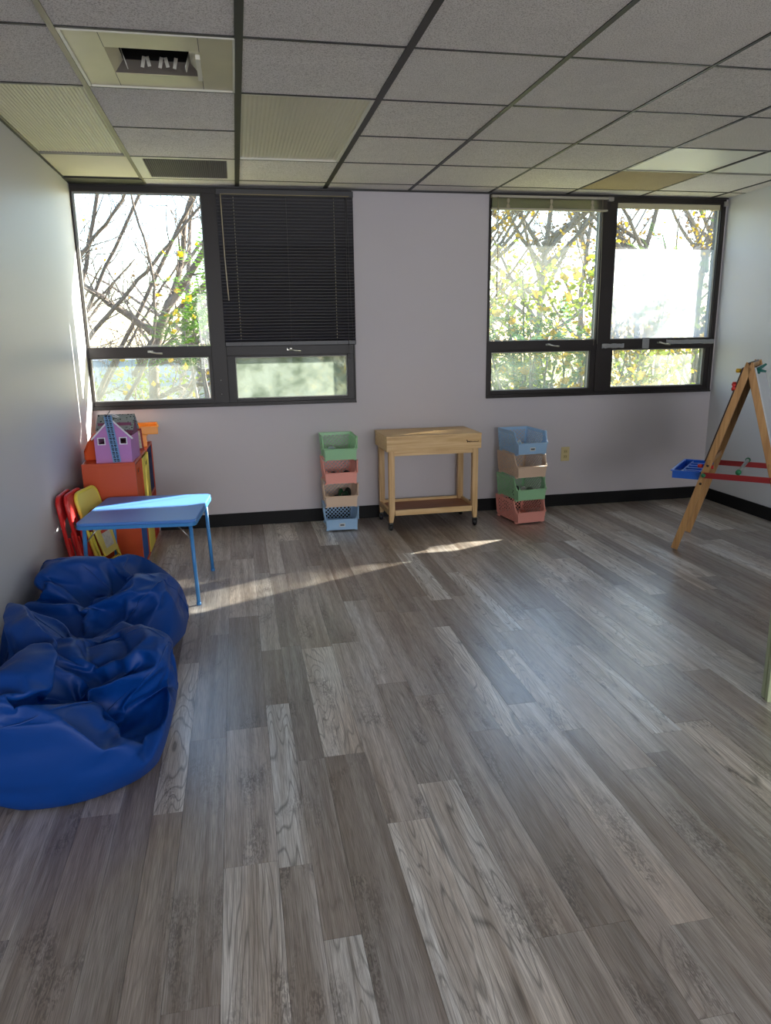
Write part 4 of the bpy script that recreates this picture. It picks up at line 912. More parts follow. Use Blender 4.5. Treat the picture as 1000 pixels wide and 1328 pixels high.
FRONT_BAG_MM = [
73, 287, 3, 380, 180, 1, 112, 4, 300, 60, 401, 315, 86, 758, 80, 363, 531, 41, 580, 158, 159, 332, 319, 332, 305, 683, 291, 552, 831, 140, 666, 435, 63, 705, 450, 358, 92, 6, 283, 75, 8, 264, 61, 13, 242, 49, 19, 220, 41, 28, 196, 37, 41, 171, 34, 58, 145, 32, 79, 119, 37, 112, 105, 35, 131, 80, 39, 159, 54, 42, 187, 32,
51, 215, 8, 54, 240, 14, 66, 265, 2, 84, 270, 3, 74, 249, 25, 80, 228, 38, 98, 211, 39, 128, 215, 8, 150, 205, 15, 181, 196, 1, 208, 183, 2, 224, 168, 21, 257, 169, 1, 249, 175, 34, 275, 163, 41, 302, 181, 19, 331, 187, 4, 356, 183, 2, 372, 159, 1, 361, 136, 11, 356, 117, 1, 345, 93, 10, 337, 76, 1, 323, 56, 10,
304, 39, 35, 282, 29, 67, 260, 27, 99, 236, 17, 124, 212, 11, 156, 188, 8, 188, 169, 10, 212, 149, 8, 243, 130, 6, 272, 356, 514, 60, 354, 494, 40, 361, 467, 47, 365, 442, 27, 372, 415, 9, 374, 384, 1, 375, 352, 16, 378, 325, 40, 388, 297, 25, 399, 273, 6, 383, 256, 38, 367, 234, 66, 364, 233, 36, 366, 225, 9, 375, 204, 2,
86, 298, 7, 100, 307, 13, 108, 310, 30, 111, 326, 49, 106, 351, 67, 112, 370, 87, 135, 388, 93, 164, 408, 91, 195, 428, 86, 226, 449, 74, 255, 470, 59, 266, 500, 43, 296, 488, 29, 321, 501, 32, 345, 514, 34, 39, 392, 312, 25, 380, 302, 16, 362, 288, 6, 363, 292, 3, 352, 271, 1, 342, 248, 0, 332, 222, 0, 322, 194, 1, 313, 164,
3, 305, 131, 6, 299, 96, 13, 295, 62, 23, 292, 31, 39, 292, 15, 55, 290, 8, 84, 5, 316, 58, 7, 332, 44, 13, 341, 31, 22, 351, 20, 35, 360, 31, 55, 333, 41, 84, 312, 52, 119, 293, 60, 159, 278, 65, 199, 266, 67, 239, 259, 65, 277, 265, 63, 311, 277, 63, 339, 294, 62, 370, 307, 79, 735, 67, 73, 710, 54, 68, 682, 41,
64, 652, 28, 62, 619, 16, 62, 585, 5, 63, 550, 1, 63, 515, 1, 64, 481, 1, 64, 447, 2, 63, 415, 6, 57, 385, 21, 61, 355, 16, 56, 328, 31, 60, 302, 24, 59, 421, 294, 71, 426, 262, 60, 458, 258, 51, 491, 253, 46, 522, 239, 43, 553, 222, 41, 583, 205, 41, 612, 185, 47, 637, 161, 31, 668, 178, 23, 698, 177, 19, 725, 169,
28, 740, 144, 46, 746, 121, 64, 754, 99, 105, 748, 53, 127, 734, 27, 151, 717, 3, 165, 704, 12, 174, 694, 28, 203, 677, 5, 221, 653, 3, 238, 635, 10, 256, 620, 19, 272, 615, 37, 291, 603, 49, 314, 585, 27, 330, 573, 1, 341, 559, 15, 348, 546, 34, 671, 418, 44, 659, 392, 35, 649, 363, 30, 656, 368, 3, 636, 345, 1, 615, 324, 5,
597, 296, 17, 568, 282, 5, 548, 266, 31, 521, 264, 9, 493, 249, 3, 468, 230, 15, 445, 218, 4, 422, 205, 1, 400, 191, 6, 382, 533, 56, 402, 535, 30, 418, 539, 0, 446, 538, 0, 464, 534, 28, 493, 523, 14, 524, 522, 20, 529, 500, 50, 558, 492, 31, 578, 487, 3, 594, 471, 33, 615, 463, 11, 610, 446, 41, 638, 442, 46, 657, 440, 34,
572, 132, 180, 585, 114, 209, 558, 94, 200, 531, 70, 206, 515, 46, 229, 499, 27, 255, 489, 14, 285, 451, 6, 300, 403, 4, 298, 356, 3, 296, 310, 2, 295, 265, 3, 297, 225, 2, 294, 183, 2, 298, 146, 3, 299, 399, 165, 0, 419, 149, 0, 441, 132, 0, 463, 113, 6, 488, 99, 1, 513, 82, 14, 537, 67, 41, 563, 55, 70, 591, 45, 99,
616, 41, 130, 637, 42, 161, 643, 56, 182, 637, 81, 191, 612, 102, 174, 595, 130, 166, 345, 305, 357, 376, 289, 373, 350, 263, 400, 363, 278, 430, 374, 284, 466, 328, 319, 458, 283, 331, 440, 261, 336, 405, 244, 343, 369, 245, 351, 327, 226, 360, 296, 197, 371, 275, 168, 382, 259, 127, 391, 275, 90, 399, 291, 121, 5, 321, 129, 5, 348, 167, 9, 335,
199, 16, 338, 213, 23, 361, 244, 32, 375, 258, 45, 400, 296, 62, 412, 351, 56, 398, 377, 89, 384, 398, 128, 367, 388, 173, 357, 359, 210, 354, 325, 241, 354, 325, 282, 343, 281, 713, 300, 258, 746, 315, 229, 779, 327, 199, 810, 341, 169, 838, 357, 145, 860, 379, 117, 860, 354, 98, 857, 323, 84, 853, 291, 74, 848, 258, 68, 841, 225, 66, 832, 192,
68, 817, 160, 73, 799, 131, 79, 779, 104, 78, 429, 313, 107, 452, 305, 146, 469, 294, 186, 482, 273, 190, 513, 305, 187, 550, 334, 180, 590, 362, 148, 618, 399, 113, 646, 437, 128, 683, 463, 172, 716, 451, 182, 698, 411, 205, 687, 372, 237, 684, 338, 271, 683, 311, 544, 828, 112, 531, 819, 83, 523, 815, 50, 510, 802, 18, 488, 782, 4, 469, 775, 31,
472, 746, 3, 457, 715, 3, 446, 682, 3, 428, 657, 15, 409, 659, 51, 402, 629, 28, 402, 596, 15, 388, 572, 29, 370, 558, 50, 106, 774, 76, 128, 788, 73, 154, 801, 71, 182, 812, 70, 212, 823, 70, 243, 833, 70, 276, 839, 75, 309, 846, 79, 343, 852, 82, 376, 858, 84, 409, 856, 93, 440, 854, 102, 472, 851, 112, 501, 846, 121, 528, 840, 131,
676, 416, 80, 687, 396, 96, 697, 375, 112, 707, 350, 119, 713, 325, 116, 719, 299, 130, 720, 272, 152, 717, 247, 171, 713, 223, 187, 700, 216, 179, 684, 209, 158, 664, 201, 145, 641, 193, 134, 623, 182, 148, 601, 169, 151, 560, 171, 164, 563, 192, 176, 552, 210, 190, 523, 216, 195, 506, 233, 212, 515, 255, 229, 484, 241, 225, 450, 248, 226, 415, 254, 228,
427, 276, 244, 406, 295, 251, 375, 280, 240, 379, 282, 267, 362, 294, 288, 345, 307, 310, 338, 348, 341, 353, 378, 347, 331, 377, 326, 315, 371, 302, 311, 408, 303, 314, 447, 308, 342, 459, 326, 352, 492, 320, 337, 497, 289, 335, 532, 304, 325, 563, 327, 330, 599, 320, 319, 628, 342, 319, 635, 313, 310, 654, 295, 325, 703, 280, 340, 716, 270, 320, 725, 295,
344, 739, 266, 358, 758, 275, 385, 774, 262, 411, 795, 257, 433, 816, 257, 438, 837, 278, 465, 847, 268, 491, 856, 260, 511, 855, 236, 525, 851, 211, 535, 845, 186, 545, 839, 163, 570, 820, 132, 588, 806, 124, 605, 789, 115, 621, 769, 105, 636, 747, 95, 648, 722, 85, 658, 695, 75, 665, 665, 65, 669, 634, 57, 671, 603, 52, 671, 572, 49, 670, 544, 56,
668, 516, 60, 667, 488, 63, 666, 461, 64, 707, 430, 352, 706, 415, 337, 706, 396, 324, 708, 373, 312, 699, 369, 289, 681, 381, 270, 663, 379, 242, 645, 371, 211, 614, 386, 188, 588, 386, 156, 587, 348, 141, 586, 309, 130, 583, 268, 134, 579, 229, 145, 577, 192, 143, 684, 447, 85, 702, 456, 90, 715, 468, 104, 722, 483, 135, 714, 494, 146, 704, 507, 160,
696, 509, 186, 690, 505, 216, 685, 500, 244, 698, 491, 270, 708, 482, 292, 712, 473, 314, 719, 466, 330, 716, 460, 343, 711, 454, 353, 700, 432, 363, 691, 415, 364, 678, 396, 365, 660, 380, 357, 646, 391, 336, 630, 402, 311, 603, 403, 288, 570, 399, 264, 529, 395, 248, 490, 390, 231, 451, 375, 214, 426, 369, 244, 426, 353, 277, 387, 369, 289, 353, 347, 308,
699, 458, 368, 687, 469, 374, 670, 480, 376, 650, 493, 385, 621, 508, 385, 595, 525, 369, 569, 545, 351, 543, 567, 329, 546, 598, 305, 501, 616, 304, 456, 634, 301, 416, 652, 287, 381, 668, 271, 371, 692, 305, 345, 671, 285, 707, 472, 362, 707, 496, 361, 705, 522, 355, 696, 535, 337, 686, 555, 320, 677, 587, 312, 670, 626, 313, 645, 639, 289, 632, 670, 269,
628, 709, 255, 624, 746, 240, 625, 783, 230, 617, 809, 212, 591, 816, 187, 572, 826, 163, 711, 478, 351, 716, 485, 342, 712, 504, 351, 718, 491, 326, 716, 511, 338, 709, 530, 343, 711, 501, 311, 718, 519, 321, 714, 539, 329, 703, 544, 324, 703, 509, 290, 713, 526, 300, 717, 549, 313, 708, 559, 311, 695, 572, 310, 692, 519, 265, 702, 540, 282, 713, 556, 289,
714, 582, 306, 705, 595, 309, 690, 610, 311, 698, 521, 239, 695, 547, 253, 702, 567, 271, 713, 590, 280, 701, 584, 283, 686, 599, 286, 667, 618, 288, 704, 522, 211, 700, 549, 224, 702, 571, 239, 713, 564, 257, 701, 585, 255, 687, 599, 258, 670, 622, 261, 651, 645, 265, 706, 531, 180, 711, 550, 205, 705, 577, 209, 715, 573, 230, 711, 600, 243, 701, 619, 246,
687, 641, 249, 669, 663, 251, 647, 684, 250, 716, 519, 164, 716, 548, 178, 708, 569, 177, 717, 582, 200, 714, 609, 213, 707, 634, 222, 697, 657, 228, 683, 680, 232, 663, 700, 232, 643, 723, 235, 722, 512, 143, 720, 542, 149, 713, 562, 147, 718, 588, 167, 715, 615, 180, 709, 641, 190, 702, 667, 199, 692, 692, 207, 678, 716, 213, 660, 739, 217, 639, 759, 219,
717, 498, 107, 718, 528, 113, 718, 560, 120, 717, 590, 131, 714, 618, 144, 709, 645, 155, 703, 672, 166, 695, 698, 176, 684, 724, 184, 671, 749, 192, 655, 771, 199, 637, 792, 206, 704, 484, 87, 706, 513, 87, 707, 543, 90, 707, 575, 96, 706, 606, 106, 702, 636, 117, 697, 664, 128, 689, 692, 138, 678, 718, 148, 665, 742, 157, 649, 765, 165, 631, 784, 173,
611, 801, 180, 686, 473, 80, 688, 500, 72, 690, 528, 69, 692, 558, 68, 692, 589, 73, 690, 621, 81, 686, 652, 90, 679, 681, 101, 670, 709, 111, 658, 734, 121, 644, 758, 130, 627, 779, 139, 610, 797, 148, 591, 813, 156, 697, 482, 364, 699, 508, 367, 685, 494, 369, 692, 531, 356, 686, 522, 373, 670, 507, 379, 679, 543, 337, 671, 536, 356, 667, 537, 376,
647, 523, 384, 665, 565, 320, 656, 555, 338, 647, 551, 358, 641, 555, 380, 616, 540, 386, 656, 602, 319, 639, 578, 320, 627, 571, 340, 618, 570, 362, 610, 575, 385, 585, 558, 371, 645, 642, 315, 628, 615, 310, 609, 598, 322, 607, 602, 347, 611, 608, 372, 578, 596, 371, 556, 580, 353, 621, 663, 291, 613, 657, 315, 593, 631, 305, 604, 637, 330, 609, 644, 356,
576, 635, 363, 546, 618, 352, 530, 603, 330, 623, 704, 279, 611, 699, 302, 589, 674, 293, 576, 669, 316, 594, 680, 340, 573, 652, 332, 542, 660, 347, 517, 642, 330, 532, 634, 304, 620, 744, 265, 609, 741, 289, 583, 718, 285, 557, 704, 298, 568, 714, 325, 545, 692, 337, 536, 675, 314, 506, 685, 331, 513, 668, 301, 486, 652, 301, 609, 778, 248, 607, 779, 275,
578, 763, 278, 551, 750, 290, 530, 741, 311, 524, 737, 339, 512, 714, 316, 494, 694, 297, 469, 667, 307, 475, 681, 281, 449, 659, 278, 607, 810, 235, 595, 810, 258, 577, 805, 279, 547, 792, 285, 531, 787, 309, 509, 780, 331, 482, 755, 323, 461, 727, 312, 441, 700, 299, 434, 671, 283, 430, 684, 256, 412, 666, 257, 588, 826, 212, 578, 828, 236, 564, 830, 260,
545, 829, 283, 520, 822, 300, 491, 812, 315, 486, 784, 297, 471, 755, 284, 449, 729, 273, 432, 710, 264, 405, 711, 289, 388, 701, 266, 399, 697, 290, 563, 832, 186, 558, 840, 211, 545, 843, 236, 528, 845, 260, 506, 844, 282, 478, 836, 297, 467, 814, 282, 452, 788, 270, 426, 768, 277, 402, 743, 278, 383, 721, 263, 365, 733, 293, 355, 705, 297, 366, 686, 270,
689, 442, 368, 677, 452, 379, 678, 424, 372, 657, 463, 384, 660, 439, 370, 661, 410, 362, 629, 476, 383, 636, 444, 380, 637, 424, 362, 637, 392, 359, 613, 496, 365, 624, 465, 361, 609, 436, 367, 610, 405, 359, 622, 405, 336, 587, 515, 347, 602, 484, 342, 604, 450, 342, 583, 424, 349, 590, 395, 336, 605, 387, 313, 556, 533, 328, 570, 500, 325, 587, 469, 318,
580, 436, 320, 556, 410, 328, 570, 392, 307, 583, 378, 286, 555, 563, 302, 561, 528, 299, 564, 492, 295, 560, 457, 296, 537, 442, 315, 555, 425, 295, 562, 405, 275, 544, 375, 269, 513, 584, 293, 525, 550, 283, 535, 517, 275, 532, 481, 274, 524, 481, 303, 533, 456, 281, 539, 431, 260, 519, 401, 261, 503, 374, 253, 466, 599, 297, 478, 564, 291, 488, 531, 278,
500, 507, 255, 488, 491, 280, 488, 455, 289, 496, 437, 263, 503, 421, 235, 478, 397, 242, 459, 372, 241, 427, 618, 283, 437, 584, 277, 441, 548, 280, 452, 526, 256, 470, 499, 245, 450, 468, 273, 473, 468, 252, 473, 451, 230, 462, 421, 218, 455, 397, 205, 445, 407, 236, 391, 636, 267, 399, 602, 263, 404, 566, 262, 405, 530, 265, 421, 506, 271, 450, 506, 282,
436, 491, 247, 434, 466, 241, 431, 431, 245, 418, 405, 228, 418, 383, 242, 443, 383, 269, 385, 663, 302, 389, 627, 300, 381, 592, 297, 401, 560, 299, 412, 523, 302, 418, 485, 307, 429, 468, 275, 396, 483, 264, 397, 449, 269, 385, 418, 254, 383, 382, 254, 402, 388, 279, 415, 376, 303, 339, 671, 313, 355, 651, 328, 367, 617, 332, 368, 579, 332, 369, 540, 326,
371, 507, 312, 387, 493, 282, 387, 462, 302, 355, 467, 287, 354, 429, 286, 345, 396, 274, 361, 373, 292, 375, 390, 313, 377, 357, 322, 699, 417, 349, 689, 398, 350, 699, 398, 336, 681, 373, 355, 694, 374, 342, 702, 374, 327, 662, 367, 338, 681, 351, 340, 689, 358, 322, 699, 355, 308, 651, 381, 315, 668, 358, 317, 678, 331, 321, 685, 338, 302, 682, 363, 289,
623, 380, 294, 639, 355, 301, 649, 330, 315, 662, 324, 296, 664, 344, 278, 660, 369, 264, 590, 376, 272, 602, 352, 288, 612, 332, 307, 628, 323, 289, 641, 324, 268, 635, 352, 256, 638, 369, 235, 550, 372, 256, 557, 357, 280, 570, 333, 298, 590, 331, 278, 609, 344, 261, 613, 329, 241, 608, 356, 226, 617, 359, 203, 509, 366, 238, 518, 350, 262, 527, 326, 282,
550, 344, 266, 570, 346, 246, 588, 360, 229, 578, 334, 217, 587, 346, 191, 584, 376, 180, 467, 363, 225, 474, 357, 257, 482, 327, 269, 508, 337, 249, 528, 357, 233, 548, 360, 212, 561, 362, 195, 552, 336, 183, 557, 369, 162, 566, 365, 143, 422, 362, 220, 438, 356, 252, 444, 329, 260, 464, 348, 241, 486, 356, 219, 507, 361, 197, 527, 362, 175, 536, 356, 158,
569, 339, 153, 546, 341, 134, 565, 326, 127, 422, 340, 252, 432, 325, 230, 443, 351, 218, 450, 318, 225, 450, 341, 202, 468, 347, 183, 493, 339, 165, 518, 327, 153, 544, 313, 162, 558, 302, 140, 540, 301, 119, 563, 285, 125, 393, 363, 262, 399, 353, 234, 406, 342, 206, 427, 328, 189, 454, 304, 188, 436, 324, 171, 462, 308, 166, 491, 295, 161, 520, 283, 158,
548, 269, 161, 522, 279, 145, 538, 260, 135, 560, 244, 131, 366, 335, 285, 382, 323, 261, 400, 315, 238, 404, 302, 214, 432, 313, 222, 419, 293, 207, 438, 280, 195, 471, 270, 192, 502, 260, 190, 534, 264, 195, 511, 256, 178, 537, 244, 169, 543, 223, 156, 555, 205, 143, 713, 435, 344, 713, 417, 330, 714, 444, 329, 713, 398, 315, 713, 426, 313, 717, 450, 314,
711, 380, 296, 714, 407, 297, 716, 435, 296, 709, 454, 299, 699, 391, 276, 711, 389, 275, 714, 418, 276, 706, 434, 281, 704, 462, 275, 686, 385, 249, 699, 402, 254, 712, 401, 253, 703, 415, 262, 698, 442, 256, 693, 471, 250, 668, 385, 219, 681, 408, 230, 700, 402, 230, 705, 428, 237, 689, 422, 234, 686, 452, 228, 679, 481, 222, 642, 393, 191, 665, 407, 198,
685, 423, 210, 703, 427, 211, 694, 446, 214, 674, 437, 204, 672, 463, 196, 686, 484, 193, 612, 403, 163, 636, 420, 171, 660, 429, 178, 680, 436, 185, 703, 452, 187, 690, 456, 175, 666, 446, 166, 680, 463, 164, 693, 486, 163, 609, 361, 156, 632, 376, 169, 655, 391, 181, 677, 405, 193, 697, 412, 201, 701, 412, 187, 682, 407, 181, 693, 430, 171, 703, 455, 168,
711, 477, 162, 609, 325, 138, 631, 341, 147, 654, 354, 160, 676, 368, 174, 693, 378, 196, 706, 382, 217, 700, 370, 188, 703, 395, 174, 711, 420, 171, 717, 444, 165, 720, 466, 153, 606, 282, 139, 629, 297, 149, 652, 312, 150, 674, 323, 166, 693, 336, 177, 704, 339, 205, 716, 355, 208, 712, 359, 178, 716, 384, 164, 721, 409, 163, 722, 431, 145, 721, 450, 122,
603, 241, 147, 628, 254, 148, 648, 271, 142, 671, 280, 157, 691, 293, 165, 704, 298, 190, 716, 309, 205, 722, 328, 195, 723, 352, 175, 724, 374, 155, 722, 396, 131, 717, 416, 111, 710, 436, 99, 599, 206, 138, 621, 220, 135, 645, 231, 136, 668, 241, 146, 688, 250, 158, 705, 259, 174, 715, 265, 197, 720, 286, 183, 722, 310, 165, 722, 335, 143, 718, 360, 122,
712, 383, 111, 705, 407, 108, 695, 428, 97, 655, 465, 33, 634, 470, 45, 652, 492, 32, 605, 475, 44, 630, 499, 44, 650, 521, 31, 613, 491, 15, 601, 506, 47, 626, 529, 43, 648, 550, 31, 592, 502, 38, 611, 522, 18, 597, 538, 49, 623, 561, 42, 646, 581, 33, 570, 516, 8, 588, 535, 41, 607, 554, 19, 592, 572, 50, 619, 593, 41, 645, 613, 35,
539, 513, 16, 558, 544, 18, 583, 569, 40, 604, 587, 20, 588, 607, 50, 617, 626, 42, 643, 645, 37, 540, 532, 55, 524, 542, 20, 546, 572, 37, 569, 591, 18, 594, 618, 13, 584, 642, 47, 611, 656, 34, 640, 677, 41, 509, 545, 40, 536, 567, 53, 512, 572, 21, 535, 601, 23, 564, 625, 34, 576, 642, 5, 579, 673, 39, 608, 687, 28, 634, 708, 49,
485, 554, 14, 505, 578, 34, 532, 602, 49, 499, 607, 31, 529, 630, 49, 545, 649, 23, 561, 670, 2, 575, 702, 28, 605, 718, 27, 624, 736, 60, 455, 564, 20, 476, 571, 46, 496, 602, 58, 517, 635, 59, 507, 635, 17, 518, 665, 50, 529, 678, 18, 548, 699, 4, 573, 723, 9, 595, 746, 36, 610, 761, 71, 429, 547, 29, 443, 569, 54, 461, 601, 61,
480, 634, 63, 499, 664, 51, 506, 667, 12, 506, 697, 48, 516, 706, 14, 538, 728, 3, 562, 751, 16, 582, 771, 47, 595, 782, 82, 406, 563, 21, 432, 578, 24, 427, 599, 58, 445, 632, 66, 464, 660, 54, 483, 688, 40, 500, 698, 8, 493, 727, 43, 504, 733, 9, 529, 755, 5, 552, 777, 26, 567, 792, 59, 579, 801, 92, 396, 560, 53, 406, 588, 44,
425, 609, 26, 412, 629, 59, 438, 642, 37, 456, 669, 23, 467, 703, 21, 488, 724, 5, 481, 753, 38, 495, 759, 6, 520, 780, 10, 539, 799, 37, 551, 809, 71, 562, 817, 103, 519, 847, 154, 490, 854, 145, 507, 853, 178, 459, 859, 136, 477, 860, 170, 494, 859, 204, 426, 862, 126, 443, 865, 162, 461, 866, 197, 478, 863, 230, 391, 864, 118, 408, 869, 153,
426, 871, 189, 442, 870, 224, 454, 863, 253, 355, 865, 110, 370, 870, 145, 387, 874, 181, 404, 875, 218, 414, 868, 244, 425, 857, 265, 319, 861, 105, 331, 870, 138, 346, 874, 175, 364, 878, 211, 374, 871, 230, 389, 859, 245, 414, 840, 248, 283, 856, 101, 292, 867, 133, 305, 875, 167, 323, 880, 202, 341, 871, 207, 358, 859, 218, 375, 842, 230, 390, 823, 250,
248, 850, 99, 255, 862, 131, 264, 871, 165, 278, 878, 200, 303, 879, 232, 313, 867, 228, 330, 850, 231, 348, 827, 237, 367, 801, 248, 214, 841, 98, 218, 856, 130, 225, 866, 164, 236, 874, 199, 254, 877, 233, 282, 877, 261, 288, 863, 254, 303, 842, 252, 321, 814, 253, 340, 783, 257, 182, 832, 98, 183, 848, 129, 188, 860, 162, 196, 868, 197, 210, 874, 232,
231, 876, 265, 261, 875, 290, 264, 859, 282, 279, 835, 278, 296, 803, 274, 317, 769, 270, 152, 820, 98, 151, 838, 129, 152, 852, 161, 157, 862, 196, 168, 868, 231, 184, 872, 265, 207, 874, 297, 239, 872, 319, 269, 857, 313, 289, 833, 307, 302, 801, 304, 310, 763, 301, 124, 808, 100, 121, 826, 129, 120, 842, 161, 122, 853, 195, 130, 861, 229, 142, 866, 263,
160, 870, 297, 184, 872, 327, 218, 865, 340, 239, 844, 313, 264, 817, 293, 288, 784, 279, 311, 748, 269, 100, 794, 101, 95, 814, 130, 91, 830, 161, 91, 843, 194, 96, 852, 227, 105, 858, 261, 119, 863, 294, 137, 866, 327, 162, 867, 355, 196, 852, 351, 216, 828, 324, 246, 798, 310, 274, 765, 298, 297, 729, 283, 272, 651, 314, 244, 654, 348, 295, 666, 330,
218, 659, 385, 274, 654, 363, 289, 630, 322, 215, 684, 422, 247, 639, 397, 255, 620, 354, 286, 591, 318, 186, 683, 463, 196, 644, 427, 219, 608, 389, 253, 578, 352, 285, 550, 316, 149, 642, 460, 207, 642, 466, 208, 601, 431, 232, 566, 393, 263, 536, 354, 292, 510, 317, 125, 603, 440, 178, 601, 449, 224, 597, 470, 224, 556, 436, 247, 523, 396, 275, 494, 357,
303, 476, 324, 165, 577, 402, 141, 558, 444, 198, 555, 450, 241, 551, 475, 241, 510, 440, 265, 479, 400, 280, 458, 367, 317, 494, 349, 146, 558, 370, 149, 531, 403, 165, 512, 437, 209, 507, 459, 258, 503, 480, 292, 489, 435, 318, 473, 391, 339, 449, 353, 298, 449, 342, 148, 527, 335, 179, 522, 358, 190, 499, 391, 199, 471, 426, 247, 467, 446, 287, 456, 474,
303, 439, 429, 350, 437, 393, 311, 425, 371, 295, 423, 335, 152, 496, 303, 189, 502, 318, 199, 479, 349, 214, 454, 381, 237, 432, 413, 274, 420, 442, 320, 413, 465, 329, 396, 423, 359, 392, 377, 322, 383, 355, 287, 377, 334, 170, 460, 313, 202, 476, 284, 219, 466, 307, 229, 440, 338, 252, 419, 369, 280, 401, 399, 311, 382, 430, 348, 369, 459, 378, 371, 409,
327, 360, 395, 291, 350, 373, 306, 343, 339, 136, 435, 314, 171, 443, 281, 216, 440, 275, 247, 430, 296, 269, 415, 328, 293, 399, 360, 328, 394, 390, 354, 356, 422, 372, 329, 449, 361, 318, 405, 298, 324, 410, 298, 314, 376, 326, 348, 362, 110, 412, 306, 151, 406, 288, 194, 410, 263, 224, 399, 282, 237, 392, 317, 255, 384, 351, 284, 368, 378, 300, 365, 417,
334, 327, 425, 386, 291, 433, 334, 298, 436, 320, 290, 408, 338, 299, 372, 363, 334, 359, 334, 269, 319, 326, 227, 330, 354, 254, 298, 360, 197, 330, 330, 217, 310, 352, 249, 271, 379, 154, 336, 360, 178, 306, 368, 224, 298, 388, 260, 271, 354, 129, 370, 340, 170, 344, 324, 194, 300, 354, 227, 271, 385, 259, 240, 342, 86, 369, 317, 125, 358, 342, 150, 318,
345, 181, 279, 381, 213, 251, 395, 249, 268, 323, 51, 379, 296, 82, 369, 313, 108, 331, 341, 132, 291, 380, 164, 267, 406, 203, 274, 432, 246, 264, 298, 36, 420, 276, 46, 384, 300, 67, 344, 341, 88, 312, 382, 119, 292, 418, 155, 276, 446, 198, 267, 470, 241, 262, 260, 24, 409, 315, 28, 393, 294, 34, 358, 341, 53, 340, 381, 81, 324, 418, 114, 308,
444, 158, 300, 478, 196, 286, 506, 229, 262, 236, 16, 388, 284, 13, 399, 331, 19, 369, 321, 37, 382, 365, 58, 365, 409, 84, 348, 451, 115, 329, 485, 146, 303, 512, 180, 277, 522, 209, 242, 228, 11, 359, 253, 6, 386, 277, 18, 365, 319, 32, 343, 361, 29, 366, 406, 47, 352, 446, 71, 331, 462, 104, 299, 488, 138, 272, 527, 160, 256, 515, 187, 223,
204, 6, 343, 218, 3, 374, 259, 9, 350, 306, 16, 334, 355, 22, 332, 401, 23, 350, 442, 38, 333, 457, 64, 301, 477, 94, 272, 499, 127, 246, 539, 145, 234, 548, 184, 219, 164, 2, 351, 204, 0, 353, 252, 1, 350, 293, 6, 328, 341, 10, 325, 390, 14, 323, 438, 18, 334, 455, 34, 303, 474, 57, 274, 493, 85, 246, 510, 117, 221, 536, 147, 205,
568, 169, 206, 158, 4, 320, 197, 3, 321, 235, 0, 324, 282, 0, 325, 327, 2, 325, 374, 5, 324, 423, 8, 322, 465, 15, 309, 477, 30, 278, 494, 51, 250, 512, 77, 225, 531, 106, 204, 560, 127, 212, 578, 153, 190, 618, 141, 162, 632, 112, 160, 635, 152, 146, 656, 87, 174, 651, 126, 173, 645, 170, 163, 639, 70, 155, 643, 106, 149, 655, 145, 147,
671, 171, 172, 647, 53, 137, 649, 84, 130, 665, 116, 137, 680, 141, 160, 694, 173, 178, 624, 54, 104, 656, 65, 111, 675, 87, 128, 689, 115, 145, 700, 148, 160, 708, 184, 174, 596, 64, 75, 628, 76, 82, 657, 91, 91, 679, 114, 107, 694, 142, 124, 706, 174, 141, 713, 209, 156, 568, 77, 46, 600, 88, 51, 631, 103, 59, 658, 121, 70, 680, 144, 86,
697, 172, 102, 708, 203, 120, 715, 237, 136, 542, 91, 18, 572, 103, 22, 603, 116, 28, 633, 133, 36, 659, 153, 48, 681, 176, 64, 697, 204, 81, 706, 235, 99, 713, 267, 115, 515, 109, 1, 544, 121, 1, 574, 134, 3, 605, 148, 7, 634, 165, 14, 660, 186, 27, 681, 210, 43, 687, 236, 69, 696, 264, 94, 705, 294, 114, 489, 126, 1, 516, 138, 1,
545, 152, 1, 574, 166, 1, 604, 182, 1, 633, 200, 1, 660, 220, 8, 679, 244, 28, 682, 270, 54, 688, 296, 80, 696, 322, 105, 464, 140, 9, 489, 155, 0, 517, 169, 1, 546, 184, 1, 576, 197, 7, 604, 215, 1, 631, 233, 1, 656, 255, 2, 676, 278, 14, 685, 302, 40, 691, 326, 66, 690, 351, 89, 443, 160, 0, 465, 169, 12, 490, 187, 0,
518, 202, 1, 546, 215, 7, 575, 233, 1, 607, 241, 17, 627, 265, 2, 650, 288, 3, 670, 311, 2, 682, 332, 27, 689, 355, 52, 691, 378, 75, 421, 176, 0, 444, 189, 1, 466, 199, 13, 491, 218, 1, 519, 234, 1, 548, 249, 5, 578, 253, 25, 597, 272, 2, 621, 296, 3, 645, 317, 7, 663, 340, 3, 665, 344, 31, 674, 375, 40, 682, 400, 59,
517, 834, 102, 504, 823, 71, 489, 839, 91, 497, 821, 38, 476, 828, 60, 457, 840, 83, 485, 807, 6, 469, 826, 27, 448, 835, 50, 425, 842, 74, 461, 796, 21, 455, 808, 2, 439, 827, 15, 418, 838, 39, 394, 845, 64, 455, 765, 2, 437, 785, 2, 423, 806, 4, 409, 825, 5, 387, 839, 28, 364, 849, 53, 442, 740, 13, 424, 756, 2, 406, 779, 2,
391, 804, 13, 377, 819, 1, 358, 827, 33, 332, 841, 50, 428, 707, 14, 410, 732, 21, 391, 757, 21, 372, 780, 20, 357, 800, 14, 343, 815, 2, 326, 816, 34, 301, 831, 46, 415, 674, 1, 396, 697, 13, 382, 720, 5, 366, 745, 2, 348, 768, 2, 328, 788, 1, 309, 809, 4, 294, 804, 34, 269, 821, 44, 395, 663, 29, 384, 662, 2, 367, 687, 1,
